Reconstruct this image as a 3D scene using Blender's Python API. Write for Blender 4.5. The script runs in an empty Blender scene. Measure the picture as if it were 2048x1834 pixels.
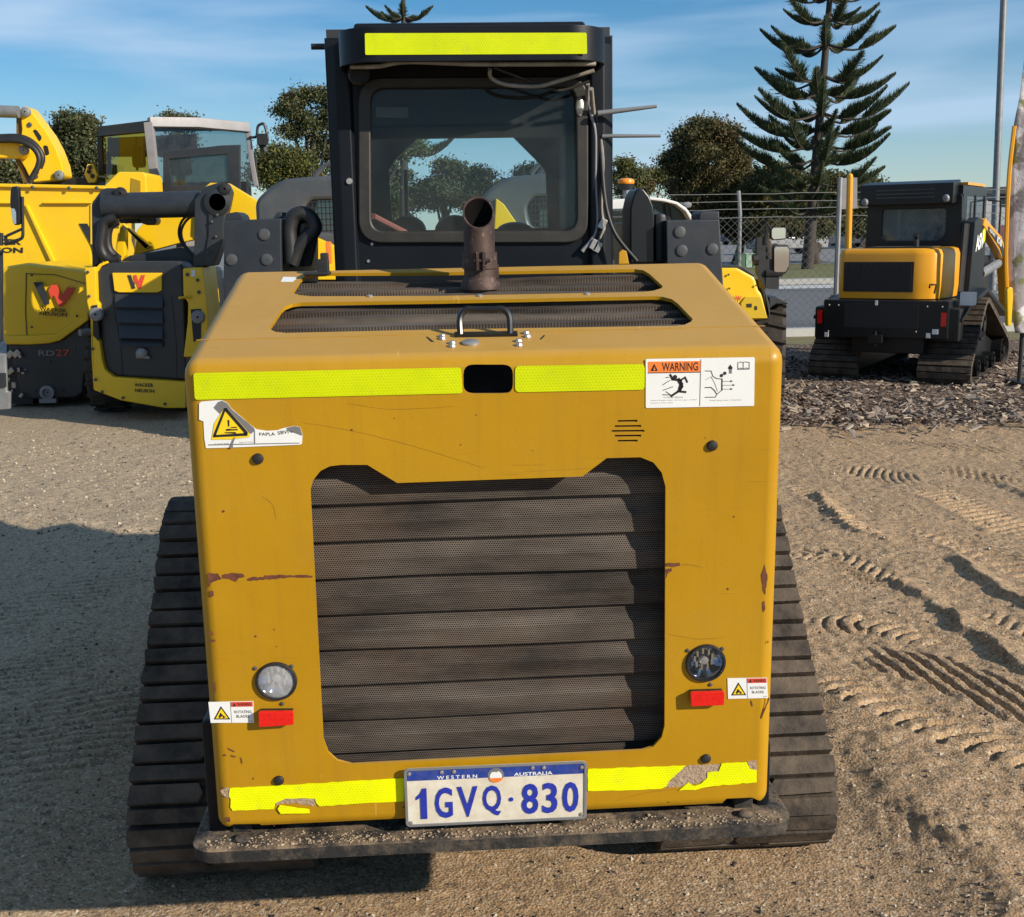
import bpy, bmesh, math, random
import numpy as np
from mathutils import Vector, Matrix

random.seed(7)
SC = bpy.context.scene
COL = SC.collection
R = math.radians

# ------------------------------------------------------------------ camera model
KD = 2048.0 / 2032.0
FPX, PITCH, YAW, ROLL = 2326.4, .1945, .0586, -.0189
CAM = Vector((-.085, -2.1373, 1.6373))
_cp, _sp, _cy, _sy = math.cos(PITCH), math.sin(PITCH), math.cos(YAW), math.sin(YAW)
_fw = Vector((_sy * _cp, _cy * _cp, -_sp))
_rt = Vector((_cy, -_sy, 0))
_up = _rt.cross(_fw)
_R = _rt * math.cos(ROLL) + _up * math.sin(ROLL)
_U = -_rt * math.sin(ROLL) + _up * math.cos(ROLL)

def ray(x, y):
    return _fw + _R * ((x * KD - 1024) / FPX) - _U * ((y * KD - 917) / FPX)
def hit(x, y, o, n):
    d = ray(x, y)
    return CAM + d * ((Vector(o) - CAM).dot(n) / d.dot(n))
def PY(x, y, Y):
    return hit(x, y, Vector((0, Y, 0)), Vector((0, 1, 0)))
def PX(x, y, X):
    return hit(x, y, Vector((X, 0, 0)), Vector((1, 0, 0)))
def PG(x, y, z=0.0):
    return hit(x, y, Vector((0, 0, z)), Vector((0, 0, 1)))
def Z(ox, oy, f):
    return lambda x, y: ((ox + x / f) / KD, (oy + y / f) / KD)

cam_d = bpy.data.cameras.new('camera')
cam = bpy.data.objects.new('camera', cam_d)
COL.objects.link(cam)
cam.matrix_world = Matrix(((_R.x, _U.x, -_fw.x, CAM.x), (_R.y, _U.y, -_fw.y, CAM.y), (_R.z, _U.z, -_fw.z, CAM.z), (0, 0, 0, 1)))
cam_d.sensor_fit = 'HORIZONTAL'; cam_d.sensor_width = 36
cam_d.lens = FPX / 2048 * 36
cam_d.clip_start = .05; cam_d.clip_end = 3000
SC.camera = cam

# ------------------------------------------------------------------ object helpers
def tag(o, label=None, cat=None, group=None, kind=None):
    if label: o['label'] = label
    if cat: o['category'] = cat
    if group: o['group'] = group
    if kind: o['kind'] = kind
    return o
def thing(name, label, cat, loc, group=None):
    o = bpy.data.objects.new(name, None); COL.objects.link(o)
    o.location = loc; o.empty_display_size = .2
    return tag(o, label, cat, group)
def _unused(o):
    p = Vector((0, 0, 0))
    while o is not None:
        if o.parent is None or True:
            p = p + (Vector(o.location) if o.parent is None else Vector((0, 0, 0)))
        o = o.parent
    return p
def adopt(o, parent):
    if parent is not None:
        o.parent = parent
        if parent.parent is None and parent.type == 'EMPTY':
            o.matrix_parent_inverse = Matrix.Translation(-Vector(parent.location))
        elif parent.parent is None:
            o.matrix_parent_inverse = Matrix.Translation(-Vector(parent.location))
def copy_tree(o, parent=None):
    c = o.copy(); COL.objects.link(c)
    if parent is not None:
        mpi = o.matrix_parent_inverse.copy(); c.parent = parent; c.matrix_parent_inverse = mpi
    for ch in o.children: copy_tree(ch, c)
    return c

class Frame:
    def __init__(s, o, x, v):
        s.o = Vector(o); s.x = Vector(x).normalized(); v = Vector(v)
        s.v = (v - s.x * v.dot(s.x)).normalized(); s.n = s.x.cross(s.v)
    def p(s, u, v, w=0): return s.o + s.x * u + s.v * v + s.n * w
    def uv(s, px, py):
        d = hit(px, py, s.o, s.n) - s.o
        return (d.dot(s.x), d.dot(s.v))
    def poly(s, pts): return [s.uv(*p) for p in pts]

class MB:
    def __init__(s): s.v = []; s.f = []; s.m = []
    def add(s, vs, fs, m=0):
        b = len(s.v); s.v += [tuple(v) for v in vs]
        for f in fs: s.f.append(tuple(i + b for i in f)); s.m.append(m)
        return s
    def box(s, c, d, m=0, rot=None):
        c = Vector(c); x, y, z = d[0] / 2, d[1] / 2, d[2] / 2
        vs = [Vector(q) for q in ((-x, -y, -z), (x, -y, -z), (x, y, -z), (-x, y, -z), (-x, -y, z), (x, -y, z), (x, y, z), (-x, y, z))]
        if rot is not None: vs = [rot @ v for v in vs]
        return s.add([c + v for v in vs], [(0, 3, 2, 1), (4, 5, 6, 7), (0, 1, 5, 4), (1, 2, 6, 5), (2, 3, 7, 6), (3, 0, 4, 7)], m)
    def bb(s, a, b, m=0):
        a = Vector(a); b = Vector(b)
        return s.box((a + b) / 2, [abs(b[i] - a[i]) for i in range(3)], m)
    def prism(s, pts, ext, m=0):
        pts = [Vector(p) for p in pts]; n = len(pts); ext = Vector(ext)
        return s.add(pts + [p + ext for p in pts],
                     [tuple(range(n)), tuple(range(2 * n - 1, n - 1, -1))] + [((i + 1) % n, i, n + i, n + (i + 1) % n) for i in range(n)], m)
    def plate(s, F, uv, w0, w1, m=0):
        return s.prism([F.p(u, v, w0) for u, v in uv], F.n * (w1 - w0), m)
    def loft(s, rings, m=0, caps=True, closed=True):
        n = len(rings[0]); vs = [p for r in rings for p in r]; fs = []
        for k in range(len(rings) - 1):
            for i in range(n if closed else n - 1):
                j = (i + 1) % n
                fs.append((k * n + i, k * n + j, (k + 1) * n + j, (k + 1) * n + i))
        if caps == 'end':
            b = (len(rings) - 1) * n; fs.append(tuple(range(b, b + n)))
        elif caps:
            fs.append(tuple(range(n - 1, -1, -1))); b = (len(rings) - 1) * n; fs.append(tuple(range(b, b + n)))
        return s.add(vs, fs, m)
    def tube(s, path, r, n=8, m=0, caps=True):
        path = [Vector(p) for p in path]; k = len(path)
        rs = r if isinstance(r, (list, tuple)) else [r] * k
        rings = []; a = None
        for i, p in enumerate(path):
            t = (path[min(i + 1, k - 1)] - path[max(i - 1, 0)]).normalized()
            if a is None: a = t.orthogonal().normalized()
            a = (a - t * a.dot(t))
            a = a.normalized() if a.length > 1e-6 else t.orthogonal().normalized()
            b = t.cross(a)
            rings.append([p + (a * math.cos(2 * math.pi * j / n) + b * math.sin(2 * math.pi * j / n)) * rs[i] for j in range(n)])
        return s.loft(rings, m, caps)
    def cyl(s, p0, p1, r0, r1=None, n=16, m=0):
        return s.tube([p0, p1], [r0, r0 if r1 is None else r1], n, m)
    def lathe(s, prof, o, ax, n=24, m=0, caps=False):
        o = Vector(o); ax = Vector(ax).normalized(); a = ax.orthogonal().normalized(); b = ax.cross(a)
        rings = [[o + ax * h + (a * math.cos(2 * math.pi * j / n) + b * math.sin(2 * math.pi * j / n)) * r for j in range(n)] for r, h in prof]
        return s.loft(rings, m, caps)
    def sphere(s, c, r, nu=14, nv=9, m=0):
        c = Vector(c); r = (r, r, r) if not isinstance(r, (tuple, list)) else r
        rings = []
        for j in range(nv + 1):
            t = -math.pi / 2 + math.pi * j / nv; k = max(math.cos(t), .02)
            rings.append([c + Vector((r[0] * k * math.cos(2 * math.pi * i / nu), r[1] * k * math.sin(2 * math.pi * i / nu), r[2] * math.sin(t))) for i in range(nu)])
        return s.loft(rings, m, True)
    def build_split(s, name, mats, parent, bevel, seg, ang, label, fix):
        par = list(range(len(s.v)))
        def find(i):
            while par[i] != i: par[i] = par[par[i]]; i = par[i]
            return i
        for f in s.f:
            a = find(f[0])
            for j in f[1:]: par[find(j)] = a
        groups = {}
        for f, m in zip(s.f, s.m): groups.setdefault(find(f[0]), []).append((f, m))
        out = []
        for g in groups.values():
            b = MB(); ids = {}
            for f, m in g:
                for i in f:
                    if i not in ids: ids[i] = len(b.v); b.v.append(s.v[i])
                b.f.append(tuple(ids[i] for i in f)); b.m.append(m)
            out.append(b.build(name, mats, parent, bevel, seg, ang, label=label, fix=fix))
        return out[0]
    def build(s, name, mats, parent=None, bevel=0, seg=2, ang=35, wn=False, label=None, cat=None, group=None, kind=None, fix=True, split=False):
        if split: return s.build_split(name, mats, parent, bevel, seg, ang, label, fix)
        if not isinstance(mats, (list, tuple)): mats = [mats]
        vs = s.v; loc = Vector((0, 0, 0))
        if parent is None:
            xs = [v[0] for v in vs]; ys = [v[1] for v in vs]; zs = [v[2] for v in vs]
            loc = Vector(((min(xs) + max(xs)) / 2, (min(ys) + max(ys)) / 2, min(zs)))
            vs = [(v[0] - loc.x, v[1] - loc.y, v[2] - loc.z) for v in vs]
        me = bpy.data.meshes.new(name); me.from_pydata(vs, [], s.f)
        for mt in mats: me.materials.append(mt)
        me.polygons.foreach_set('material_index', s.m)
        if fix or bevel:
            bm = bmesh.new(); bm.from_mesh(me)
            if fix: bmesh.ops.recalc_face_normals(bm, faces=bm.faces)
            if bevel:
                es = [e for e in bm.edges if len(e.link_faces) == 2 and e.calc_face_angle(0) > R(28)]
                bmesh.ops.bevel(bm, geom=es, offset=bevel, offset_type='OFFSET', segments=seg, profile=.5, affect='EDGES', clamp_overlap=True)
            bm.to_mesh(me); bm.free()
        finish(me, ang)
        o = bpy.data.objects.new(name, me); COL.objects.link(o)
        o.location = loc
        adopt(o, parent)
        if wn or bevel:
            w = o.modifiers.new('wn', 'WEIGHTED_NORMAL'); w.keep_sharp = True
        return tag(o, label, cat, group, kind)

def finish(me, ang=35):
    if ang:
        me.polygons.foreach_set('use_smooth', [True] * len(me.polygons))
        me.set_sharp_from_angle(angle=R(ang))
    me.update()

def boolean(a, b):
    m = a.modifiers.new('b', 'BOOLEAN'); m.operation = 'DIFFERENCE'; m.solver = 'EXACT'; m.object = b
    dg = bpy.context.evaluated_depsgraph_get(); dg.update()
    me = bpy.data.meshes.new_from_object(a.evaluated_get(dg))
    a.modifiers.remove(m); a.data = me
    bpy.data.objects.remove(b)
    return a

def plate_hole(F, outer, holes, w0, w1, bevel=0):
    """flat plate with holes in a frame: returns (verts, faces)"""
    cu = bpy.data.curves.new('tmp', 'CURVE'); cu.dimensions = '2D'; cu.fill_mode = 'BOTH'
    cu.extrude = abs(w1 - w0) / 2 - bevel; cu.bevel_depth = bevel; cu.bevel_resolution = 1
    for loop in [outer] + holes:
        sp = cu.splines.new('POLY'); sp.points.add(len(loop) - 1)
        for i, (u, v) in enumerate(loop): sp.points[i].co = (u, v, 0, 1)
        sp.use_cyclic_u = True
    o = bpy.data.objects.new('tmp', cu); COL.objects.link(o)
    dg = bpy.context.evaluated_depsgraph_get(); dg.update()
    me = bpy.data.meshes.new_from_object(o.evaluated_get(dg))
    w = (w0 + w1) / 2
    vs = [F.p(v.co.x, v.co.y, v.co.z + w) for v in me.vertices]; fs = [tuple(p.vertices) for p in me.polygons]
    bpy.data.objects.remove(o); bpy.data.curves.remove(cu); bpy.data.meshes.remove(me)
    return vs, fs

def text_geo(txt, bold=.0, shear=0.):
    cu = bpy.data.curves.new('tmp', 'FONT'); cu.body = txt; cu.size = 1; cu.offset = bold; cu.shear = shear
    cu.resolution_u = 3; cu.fill_mode = 'BOTH'
    o = bpy.data.objects.new('tmp', cu); COL.objects.link(o)
    dg = bpy.context.evaluated_depsgraph_get(); dg.update()
    me = bpy.data.meshes.new_from_object(o.evaluated_get(dg))
    vs = [(v.co.x, v.co.y) for v in me.vertices]; fs = [tuple(p.vertices) for p in me.polygons]
    bpy.data.objects.remove(o); bpy.data.curves.remove(cu); bpy.data.meshes.remove(me)
    return vs, fs
def put_text(mb, F, txt, quad, w, m=0, bold=0., shear=0.):
    """fit text into a (u,v) quad TL,TR,BR,BL on frame F at offset w"""
    vs, fs = text_geo(txt, bold, shear)
    x0 = min(v[0] for v in vs); x1 = max(v[0] for v in vs); y0 = min(v[1] for v in vs); y1 = max(v[1] for v in vs)
    tl, tr, br, bl = quad; out = []
    for x, y in vs:
        s = (x - x0) / (x1 - x0); t = (y - y0) / (y1 - y0)
        a = [bl[i] * (1 - s) + br[i] * s for i in (0, 1)]; b = [tl[i] * (1 - s) + tr[i] * s for i in (0, 1)]
        out.append(F.p(a[0] * (1 - t) + b[0] * t, a[1] * (1 - t) + b[1] * t, w))
    mb.add(out, fs, m)

def rrect(x0, y0, x1, y1, r, n=5):
    pts = []
    for cx, cy, a0 in ((x1 - r, y0 + r, -90), (x1 - r, y1 - r, 0), (x0 + r, y1 - r, 90), (x0 + r, y0 + r, 180)):
        for i in range(n + 1):
            a = R(a0 + 90 * i / n); pts.append((cx + r * math.cos(a), cy + r * math.sin(a)))
    return pts
def circ(cx, cy, r, n=24): return [(cx + r * math.cos(2 * math.pi * i / n), cy + r * math.sin(2 * math.pi * i / n)) for i in range(n)]
def roundpoly(pts, r, n=4):
    out = []; k = len(pts)
    for i in range(k):
        p = Vector(pts[i]); a = (Vector(pts[i - 1]) - p); b = (Vector(pts[(i + 1) % k]) - p)
        q = min(r, a.length * .45, b.length * .45)
        A = p + a.normalized() * q; B = p + b.normalized() * q
        for j in range(n + 1):
            t = j / n; c = A * (1 - t) ** 2 + p * 2 * t * (1 - t) + B * t * t; out.append(tuple(c))
    return out
def lerp(a, b, t): return a + (b - a) * t
def rough_edge(pts, step, amp, seed=1):
    rnd = random.Random(seed); out = []
    for i in range(len(pts)):
        a = Vector(pts[i]); b = Vector(pts[(i + 1) % len(pts)]); n = max(1, int((b - a).length / step))
        for j in range(n):
            p = a.lerp(b, j / n)
            if j: p = p + Vector((rnd.uniform(-amp, amp), rnd.uniform(-amp, amp)))
            out.append(tuple(p))
    return out
def spline(pts, n=6):
    pts = [Vector(p) for p in pts]; out = []
    for i in range(len(pts) - 1):
        p0 = pts[max(i - 1, 0)]; p1 = pts[i]; p2 = pts[i + 1]; p3 = pts[min(i + 2, len(pts) - 1)]
        for j in range(n):
            t = j / n
            out.append(.5 * ((2 * p1) + (p2 - p0) * t + (2 * p0 - 5 * p1 + 4 * p2 - p3) * t * t + (3 * p1 - p0 - 3 * p2 + p3) * t ** 3))
    out.append(pts[-1]); return out
# ------------------------------------------------------------------ materials
def srgb(r, g, b):
    f = lambda c: (c / 255 / 12.92 if c / 255 <= .04045 else ((c / 255 + .055) / 1.055) ** 2.4)
    return (f(r), f(g), f(b))
class NT:
    def __init__(s, name):
        s.mat = bpy.data.materials.new(name); s.mat.use_nodes = True
        s.t = s.mat.node_tree; s.t.nodes.clear()
        s.out = s.n('ShaderNodeOutputMaterial')
        s.co = s.n('ShaderNodeTexCoord').outputs['Object']
    def n(s, typ, **kw):
        nd = s.t.nodes.new(typ)
        for k, v in kw.items(): setattr(nd, k, v)
        return nd
    def l(s, a, b): s.t.links.new(a, b)
    def set(s, sock, v):
        if isinstance(v, bpy.types.NodeSocket): s.l(v, sock)
        elif isinstance(v, (tuple, list)) and len(v) == 3 and sock.type == 'RGBA': sock.default_value = (*v, 1)
        else: sock.default_value = v
    def math(s, op, a, b=0., c=0., clamp=False):
        nd = s.n('ShaderNodeMath', operation=op, use_clamp=clamp)
        for i, v in enumerate((a, b, c)): s.set(nd.inputs[i], v)
        return nd.outputs[0]
    def mix(s, f, a, b, blend='MIX'):
        nd = s.n('ShaderNodeMix', data_type='RGBA', blend_type=blend)
        s.set(nd.inputs[0], f); s.set(nd.inputs[6], a); s.set(nd.inputs[7], b)
        return nd.outputs[2]
    def noise(s, scale, detail=5, rough=.55, co=None, dist=0., out='Fac'):
        nd = s.n('ShaderNodeTexNoise'); s.l(co or s.co, nd.inputs['Vector'])
        nd.inputs['Scale'].default_value = scale; nd.inputs['Detail'].default_value = detail
        nd.inputs['Roughness'].default_value = rough; nd.inputs['Distortion'].default_value = dist
        return nd.outputs[out]
    def voro(s, scale, feat='F1', co=None, out='Distance'):
        nd = s.n('ShaderNodeTexVoronoi', feature=feat); s.l(co or s.co, nd.inputs['Vector'])
        nd.inputs['Scale'].default_value = scale
        return nd.outputs[out]
    def ramp(s, f, a, b, clamp=True):
        nd = s.n('ShaderNodeMapRange'); nd.clamp = clamp
        s.set(nd.inputs[0], f); nd.inputs[1].default_value = a; nd.inputs[2].default_value = b
        return nd.outputs[0]
    def mapping(s, scale=(1, 1, 1), rot=(0, 0, 0), loc=(0, 0, 0)):
        nd = s.n('ShaderNodeMapping'); s.l(s.co, nd.inputs['Vector'])
        nd.inputs['Scale'].default_value = scale; nd.inputs['Rotation'].default_value = rot; nd.inputs['Location'].default_value = loc
        return nd.outputs[0]
    def xyz(s, co=None):
        nd = s.n('ShaderNodeSeparateXYZ'); s.l(co or s.co, nd.inputs[0]); return nd.outputs
    def bump(s, h, strength=.3, dist=.01, normal=None):
        nd = s.n('ShaderNodeBump'); s.l(h, nd.inputs['Height'])
        nd.inputs['Strength'].default_value = strength; nd.inputs['Distance'].default_value = dist
        if normal is not None: s.l(normal, nd.inputs['Normal'])
        return nd.outputs[0]
    def bsdf(s, color, rough=.5, metal=0., normal=None, spec=.5, coat=0., **kw):
        b = s.n('ShaderNodeBsdfPrincipled')
        s.set(b.inputs['Base Color'], color); s.set(b.inputs['Roughness'], rough); s.set(b.inputs['Metallic'], metal)
        b.inputs['Specular IOR Level'].default_value = spec; b.inputs['Coat Weight'].default_value = coat
        b.inputs['Coat Roughness'].default_value = .15
        if normal is not None: s.l(normal, b.inputs['Normal'])
        for k, v in kw.items(): s.set(b.inputs[k.replace('_', ' ')], v)
        return b.outputs[0]
    def done(s, sh):
        s.l(sh, s.out.inputs['Surface']); return s.mat
    def dots(s, u, v, pitch, rad):
        a = s.math('DIVIDE', u, pitch); b = s.math('DIVIDE', v, pitch * .866)
        row = s.math('FLOOR', b); odd = s.math('MULTIPLY', s.math('FLOORED_MODULO', row, 2.), .5)
        fx = s.math('SUBTRACT', s.math('FRACT', s.math('ADD', a, odd)), .5); fy = s.math('SUBTRACT', s.math('FRACT', b), .5)
        d = s.math('SQRT', s.math('ADD', s.math('MULTIPLY', fx, fx), s.math('MULTIPLY', fy, fy)))
        return s.math('SUBTRACT', 1., s.ramp(d, rad - .08, rad + .08))

def pm(name, c1, c2=None, scale=4., rough=.5, rvar=.12, metal=0., bump=0., bscale=60., spec=.5, coat=0., dust=0., dcol=(.32, .24, .16), var=.12):
    """procedural paint / plastic / metal: two tones by noise, uneven gloss, fine bump, dust patches"""
    t = NT(name)
    if c2 is None: c2 = tuple(c * (1 - var) for c in c1)
    f = t.ramp(t.noise(scale, 6, .6), .3, .7)
    col = t.mix(f, c1, c2)
    rr = t.math('ADD', rough - rvar / 2, t.math('MULTIPLY', t.noise(scale * 3, 5), rvar))
    if dust:
        g = t.math('MULTIPLY', t.ramp(t.noise(scale * 2.3, 8, .7), .42, .75), dust)
        col = t.mix(g, col, dcol)
        rr = t.math('ADD', rr, t.math('MULTIPLY', g, .3), clamp=True)
    nm = None
    if bump: nm = t.bump(t.noise(bscale, 6, .6), bump, .01)
    return t.done(t.bsdf(col, rr, metal, nm, spec, coat))

def m_hood():
    t = NT('ochre machine paint')
    big = t.ramp(t.noise(2.2, 6, .6), .3, .72)
    col = t.mix(big, (.43, .232, .006), (.37, .192, .004))
    # sun-faded, dusty film with vertical wash streaks
    st = t.noise(1., 7, .62, co=t.mapping((34, 8, 1.6)))
    col = t.mix(t.math('MULTIPLY', t.ramp(st, .5, .8), .42), col, (.30, .155, .012))
    dst = t.math('MULTIPLY', t.ramp(t.noise(3.1, 9, .72), .48, .80), .22); col = t.mix(dst, col, (.36, .22, .05))
    up = t.n('ShaderNodeNewGeometry').outputs['Normal']
    nz = t.ramp(t.xyz(up)[2], .5, .95)
    film = t.math('MULTIPLY', nz, t.ramp(t.noise(5.5, 7, .65), -.15, .75))
    col = t.mix(t.math('MULTIPLY', film, .85), col, (.45, .262, .075))
    sc = t.ramp(t.noise(1., 3, .5, co=t.mapping((3, 3, 60), (0, .5, 0)), dist=2.), .70, .76)
    col = t.mix(t.math('MULTIPLY', sc, .45), col, (.24, .12, .02))
    s2 = t.ramp(t.noise(1., 2, .5, co=t.mapping((70, 4, 4), (0, .9, .2)), dist=1.), .735, .76); col = t.mix(t.math('MULTIPLY', s2, .35), col, (.62, .42, .12))
    sp = t.ramp(t.noise(260, 2, .5), .73, .78)
    col = t.mix(t.math('MULTIPLY', sp, t.ramp(t.noise(9, 4), .45, .7)), col, (.06, .03, .015))
    rr = t.math('ADD', .34, t.math('MULTIPLY', t.noise(14, 6), .16))
    rr = t.math('ADD', rr, t.math('MULTIPLY', film, .18))
    nm = t.bump(t.math('ADD', t.noise(420, 2), t.math('ADD', t.math('MULTIPLY', t.noise(4, 3), 7.), t.math('MULTIPLY', t.noise(17, 2), 2.))), .09, .005)
    return t.done(t.bsdf(col, rr, 0, nm, .32, .06))
def m_grille(name, vax, pitch=.0046, amt=1.):
    t = NT(name); x = t.xyz()
    d = t.math('MULTIPLY', t.dots(x[0], x[vax], pitch, .33), amt)
    st = t.noise(1., 8, .66, co=t.mapping((2.2, 9, 11)))
    col = t.mix(t.ramp(st, .36, .66), (.038, .030, .025), (.165, .135, .108))
    col = t.mix(t.math('MULTIPLY', t.ramp(t.noise(4.2, 6), .50, .72), .65), col, (.13, .076, .045))
    b = t.bsdf(col, .72, .15, t.bump(t.math('ADD', d, t.math('MULTIPLY', t.noise(7, 3), 6.)), .3, .003), .3)
    tr = t.bsdf((.006, .005, .005), .9, spec=.1)
    mx = t.n('ShaderNodeMixShader'); t.l(d, mx.inputs[0]); t.l(b, mx.inputs[1]); t.l(tr, mx.inputs[2])
    return t.done(mx.outputs[0])
def m_tape(name, c, vax=2):
    t = NT(name); x = t.xyz()
    d = t.dots(x[0], x[vax], .0062, .34)
    nz = t.ramp(t.noise(9, 6, .65), .35, .75)
    c2 = (c[0] * .80, c[1] * .83, c[2])
    col = t.mix(nz, c, c2)
    col = t.mix(t.math('MULTIPLY', d, .30), col, (.42, .52, .0))
    gm = t.math('MULTIPLY', t.ramp(t.noise(26, 8, .75), .56, .75), .35); col = t.mix(gm, col, (.32, .27, .06))
    return t.done(t.bsdf(col, .45, 0, t.bump(d, .25, .001), .25))
def m_glass(name, dust=.06, tint=(.78, .84, .84), fres=1.25, streak=True, dcol=(.42, .43, .44)):
    t = NT(name)
    tr = t.n('ShaderNodeBsdfTransparent'); t.set(tr.inputs[0], tint)
    gl = t.n('ShaderNodeBsdfGlossy'); gl.inputs['Roughness'].default_value = .04; t.set(gl.inputs[0], (.9, .95, 1.))
    df = t.n('ShaderNodeBsdfDiffuse'); t.set(df.inputs[0], dcol)
    lw = t.n('ShaderNodeLayerWeight'); lw.inputs[0].default_value = .5; fz = t.math('ADD', ((fres - 1) / (fres + 1)) ** 2, t.math('MULTIPLY', t.math('POWER', lw.outputs['Facing'], 5.), .9))
    m1 = t.n('ShaderNodeMixShader'); t.l(fz, m1.inputs[0]); t.l(tr.outputs[0], m1.inputs[1]); t.l(gl.outputs[0], m1.inputs[2])
    f = t.math('MULTIPLY', t.ramp(t.noise(7, 7, .7), .2, .85), dust * 2) if streak else dust
    m2 = t.n('ShaderNodeMixShader'); t.set(m2.inputs[0], f); t.l(m1.outputs[0], m2.inputs[1]); t.l(df.outputs[0], m2.inputs[2])
    return t.done(m2.outputs[0])
def m_rust(name='rusty steel'):
    t = NT(name)
    a = t.ramp(t.noise(22, 8, .7), .35, .7)
    col = t.mix(a, (.085, .052, .042), (.034, .022, .020))
    col = t.mix(t.ramp(t.noise(60, 5), .58, .72), col, (.20, .13, .095))
    return t.done(t.bsdf(col, .62, .35, t.bump(t.noise(120, 6), .35, .002), .4))
def m_bumper():
    t = NT('dirty steel plate'); up = t.xyz(t.n('ShaderNodeNewGeometry').outputs['Normal'])[2]
    sand = t.math('MULTIPLY', t.ramp(up, .3, .8), t.ramp(t.noise(13, 9, .75), .42, .58))
    col = t.mix(t.ramp(t.noise(17, 8, .75), .46, .70), (.022, .022, .023), (.14, .11, .08))
    col = t.mix(sand, col, t.mix(t.noise(160, 4), (.31, .225, .145), (.18, .125, .08)))
    h = t.math('ADD', t.noise(38, 8, .7), t.math('MULTIPLY', sand, .8))
    return t.done(t.bsdf(col, .75, .1, t.bump(h, .7, .006), .35))
def m_rubber(name='track rubber', dusty=.75):
    t = NT(name)
    g = t.math('MULTIPLY', t.ramp(t.noise(9, 8, .7), .3, .72), dusty)
    col = t.mix(g, (.020, .018, .017), (.185, .14, .10))
    return t.done(t.bsdf(col, .78, 0, t.bump(t.math('ADD', t.noise(70, 8, .7), t.math('MULTIPLY', t.noise(14, 3), 2.)), .55, .006), .25))
def flat(name, c, rough=.55, **k): return pm(name, c, None, 12., rough, .1, var=.07, **k)

MT = dict(
    hood=m_hood(),
    grille=m_grille('perforated steel sheet', 2), grilletop=m_grille('perforated top sheet', 1, .0064, .6),
    tape=m_tape('fluorescent reflective tape', (.58, .66, .0)), tapelow=m_tape('bright reflective tape', (.84, .88, .0)),
    cab=pm('slate black cab paint', (.0042, .0056, .0085), (.0075, .0092, .0125), 3, .40, .16, bump=.05, bscale=300, dust=.06, dcol=(.03, .028, .027), spec=.22),
    slate=pm('slate grey arm paint', (.013, .0175, .025), (.020, .025, .033), 5, .45, .14, bump=.06, bscale=220, dust=.16, dcol=(.09, .075, .06)),
    black=pm('black plastic', (.012, .012, .013), None, 6, .5, .2, dust=.12, dcol=(.10, .085, .07)),
    blackgl=pm('gloss black paint', (.010, .010, .012), None, 6, .3, .12),
    rubber=m_rubber(), rubberd=m_rubber('tyre rubber', .25),
    seal=pm('window rubber', (.020, .018, .015), None, 8, .5, .1, dust=.22, dcol=(.085, .072, .058)),
    glass=m_glass('cab glass', .024, (.84, .90, .91)), glassd=m_glass('dark cab glass', .04, (.30, .36, .37), 1.3),
    lens=m_glass('lamp lens', .02, (.95, .97, 1), 1.4, False),
    lens_glare=m_glass('lamp lens with painted glare', .26, (.95, .97, 1), 1.4, True, (.85, .87, .9)),  # pale diffuse film paints the left lamp's silver reflection into its lens
    chrome=pm('lamp reflector', (.75, .76, .78), None, 30, .12, .1, metal=1),
    steel=pm('worn steel', (.42, .40, .38), (.25, .23, .21), 30, .38, .2, metal=.9, dust=.2),
    zinc=pm('zinc fitting', (.55, .53, .5), (.35, .33, .3), 40, .4, .2, metal=.7, dust=.3),
    cable=pm('pale cable', (.36, .33, .28), (.2, .18, .15), 20, .55, .1, dust=.3),
    soot=pm('exhaust soot', (.006, .005, .005), None, 20, .95, .05, spec=.05),
    rust=m_rust(), bumper=m_bumper(),
    chip=pm('rusty bare metal', (.075, .022, .012), (.16, .05, .02), 60, .7, .1),
    scr=pm('scratched paint', (.30, .15, .006), (.25, .12, .006), 40, .6, .1),
    white=flat('white vinyl', (.74, .75, .74)), ink=flat('black ink', (.012, .012, .013)), orange=flat('orange print', (.80, .20, .03)),
    redp=flat('red print', (.62, .06, .03)), yelp=flat('yellow print', (.83, .58, .01)), greyv=flat('grey vinyl', (.16, .16, .17)),
    cream=pm('number plate white', (.70, .66, .56), (.60, .55, .45), 18, .4, .1, dust=.45, dcol=(.38, .29, .18)),
    blue=pm('number plate blue', (.012, .048, .30), (.012, .036, .22), 40, .4, .1, dust=.15), navy=pm('embossed blue paint', (.010, .025, .30), (.02, .04, .36), 60, .38, .1),
    resid=pm('tape residue', (.45, .34, .25), (.30, .2, .12), 90, .85, .1, bump=.6, bscale=160),
    wyel=pm('bright yellow paint', (.80, .50, .002), (.74, .45, .002), 2, .38, .14, coat=.15, bump=.03, bscale=200, dust=.14, dcol=(.45, .33, .10)),
    wgrey=pm('dark grey paint', (.016, .019, .023), (.024, .027, .031), 3, .42, .14, dust=.10, dcol=(.10, .09, .07)),
    lgrey=pm('light grey paint', (.26, .25, .26), (.20, .19, .20), 6, .45, .14, dust=.15),
    roofgrey=pm('grey moulded canopy', (.058, .066, .074), (.047, .054, .061), 3, .40, .12, dust=.1),
    ayel=pm('deep yellow paint', (.74, .33, .004), (.66, .285, .003), 2, .34, .12, coat=.2),
    wood=pm('bark', (.055, .042, .032), (.03, .024, .019), 7, .85, .1, bump=.6, bscale=30),
    bolt=pm('painted bolt', (.05, .055, .062), None, 9, .45, .1, dust=.4, dcol=(.16, .14, .12)),
    galv=pm('galvanised steel', (.24, .245, .25), (.17, .175, .18), 8, .55, .15, metal=.3), wire=pm('weathered fence wire', (.20, .20, .20), (.13, .13, .13), 8, .7, .1), bodyblack=pm('satin black machine paint', (.006, .0065, .0075), (.010, .0105, .0115), 3, .36, .14, spec=.4),
    skin=flat('interior trim', (.02, .021, .023), .6),
)
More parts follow.
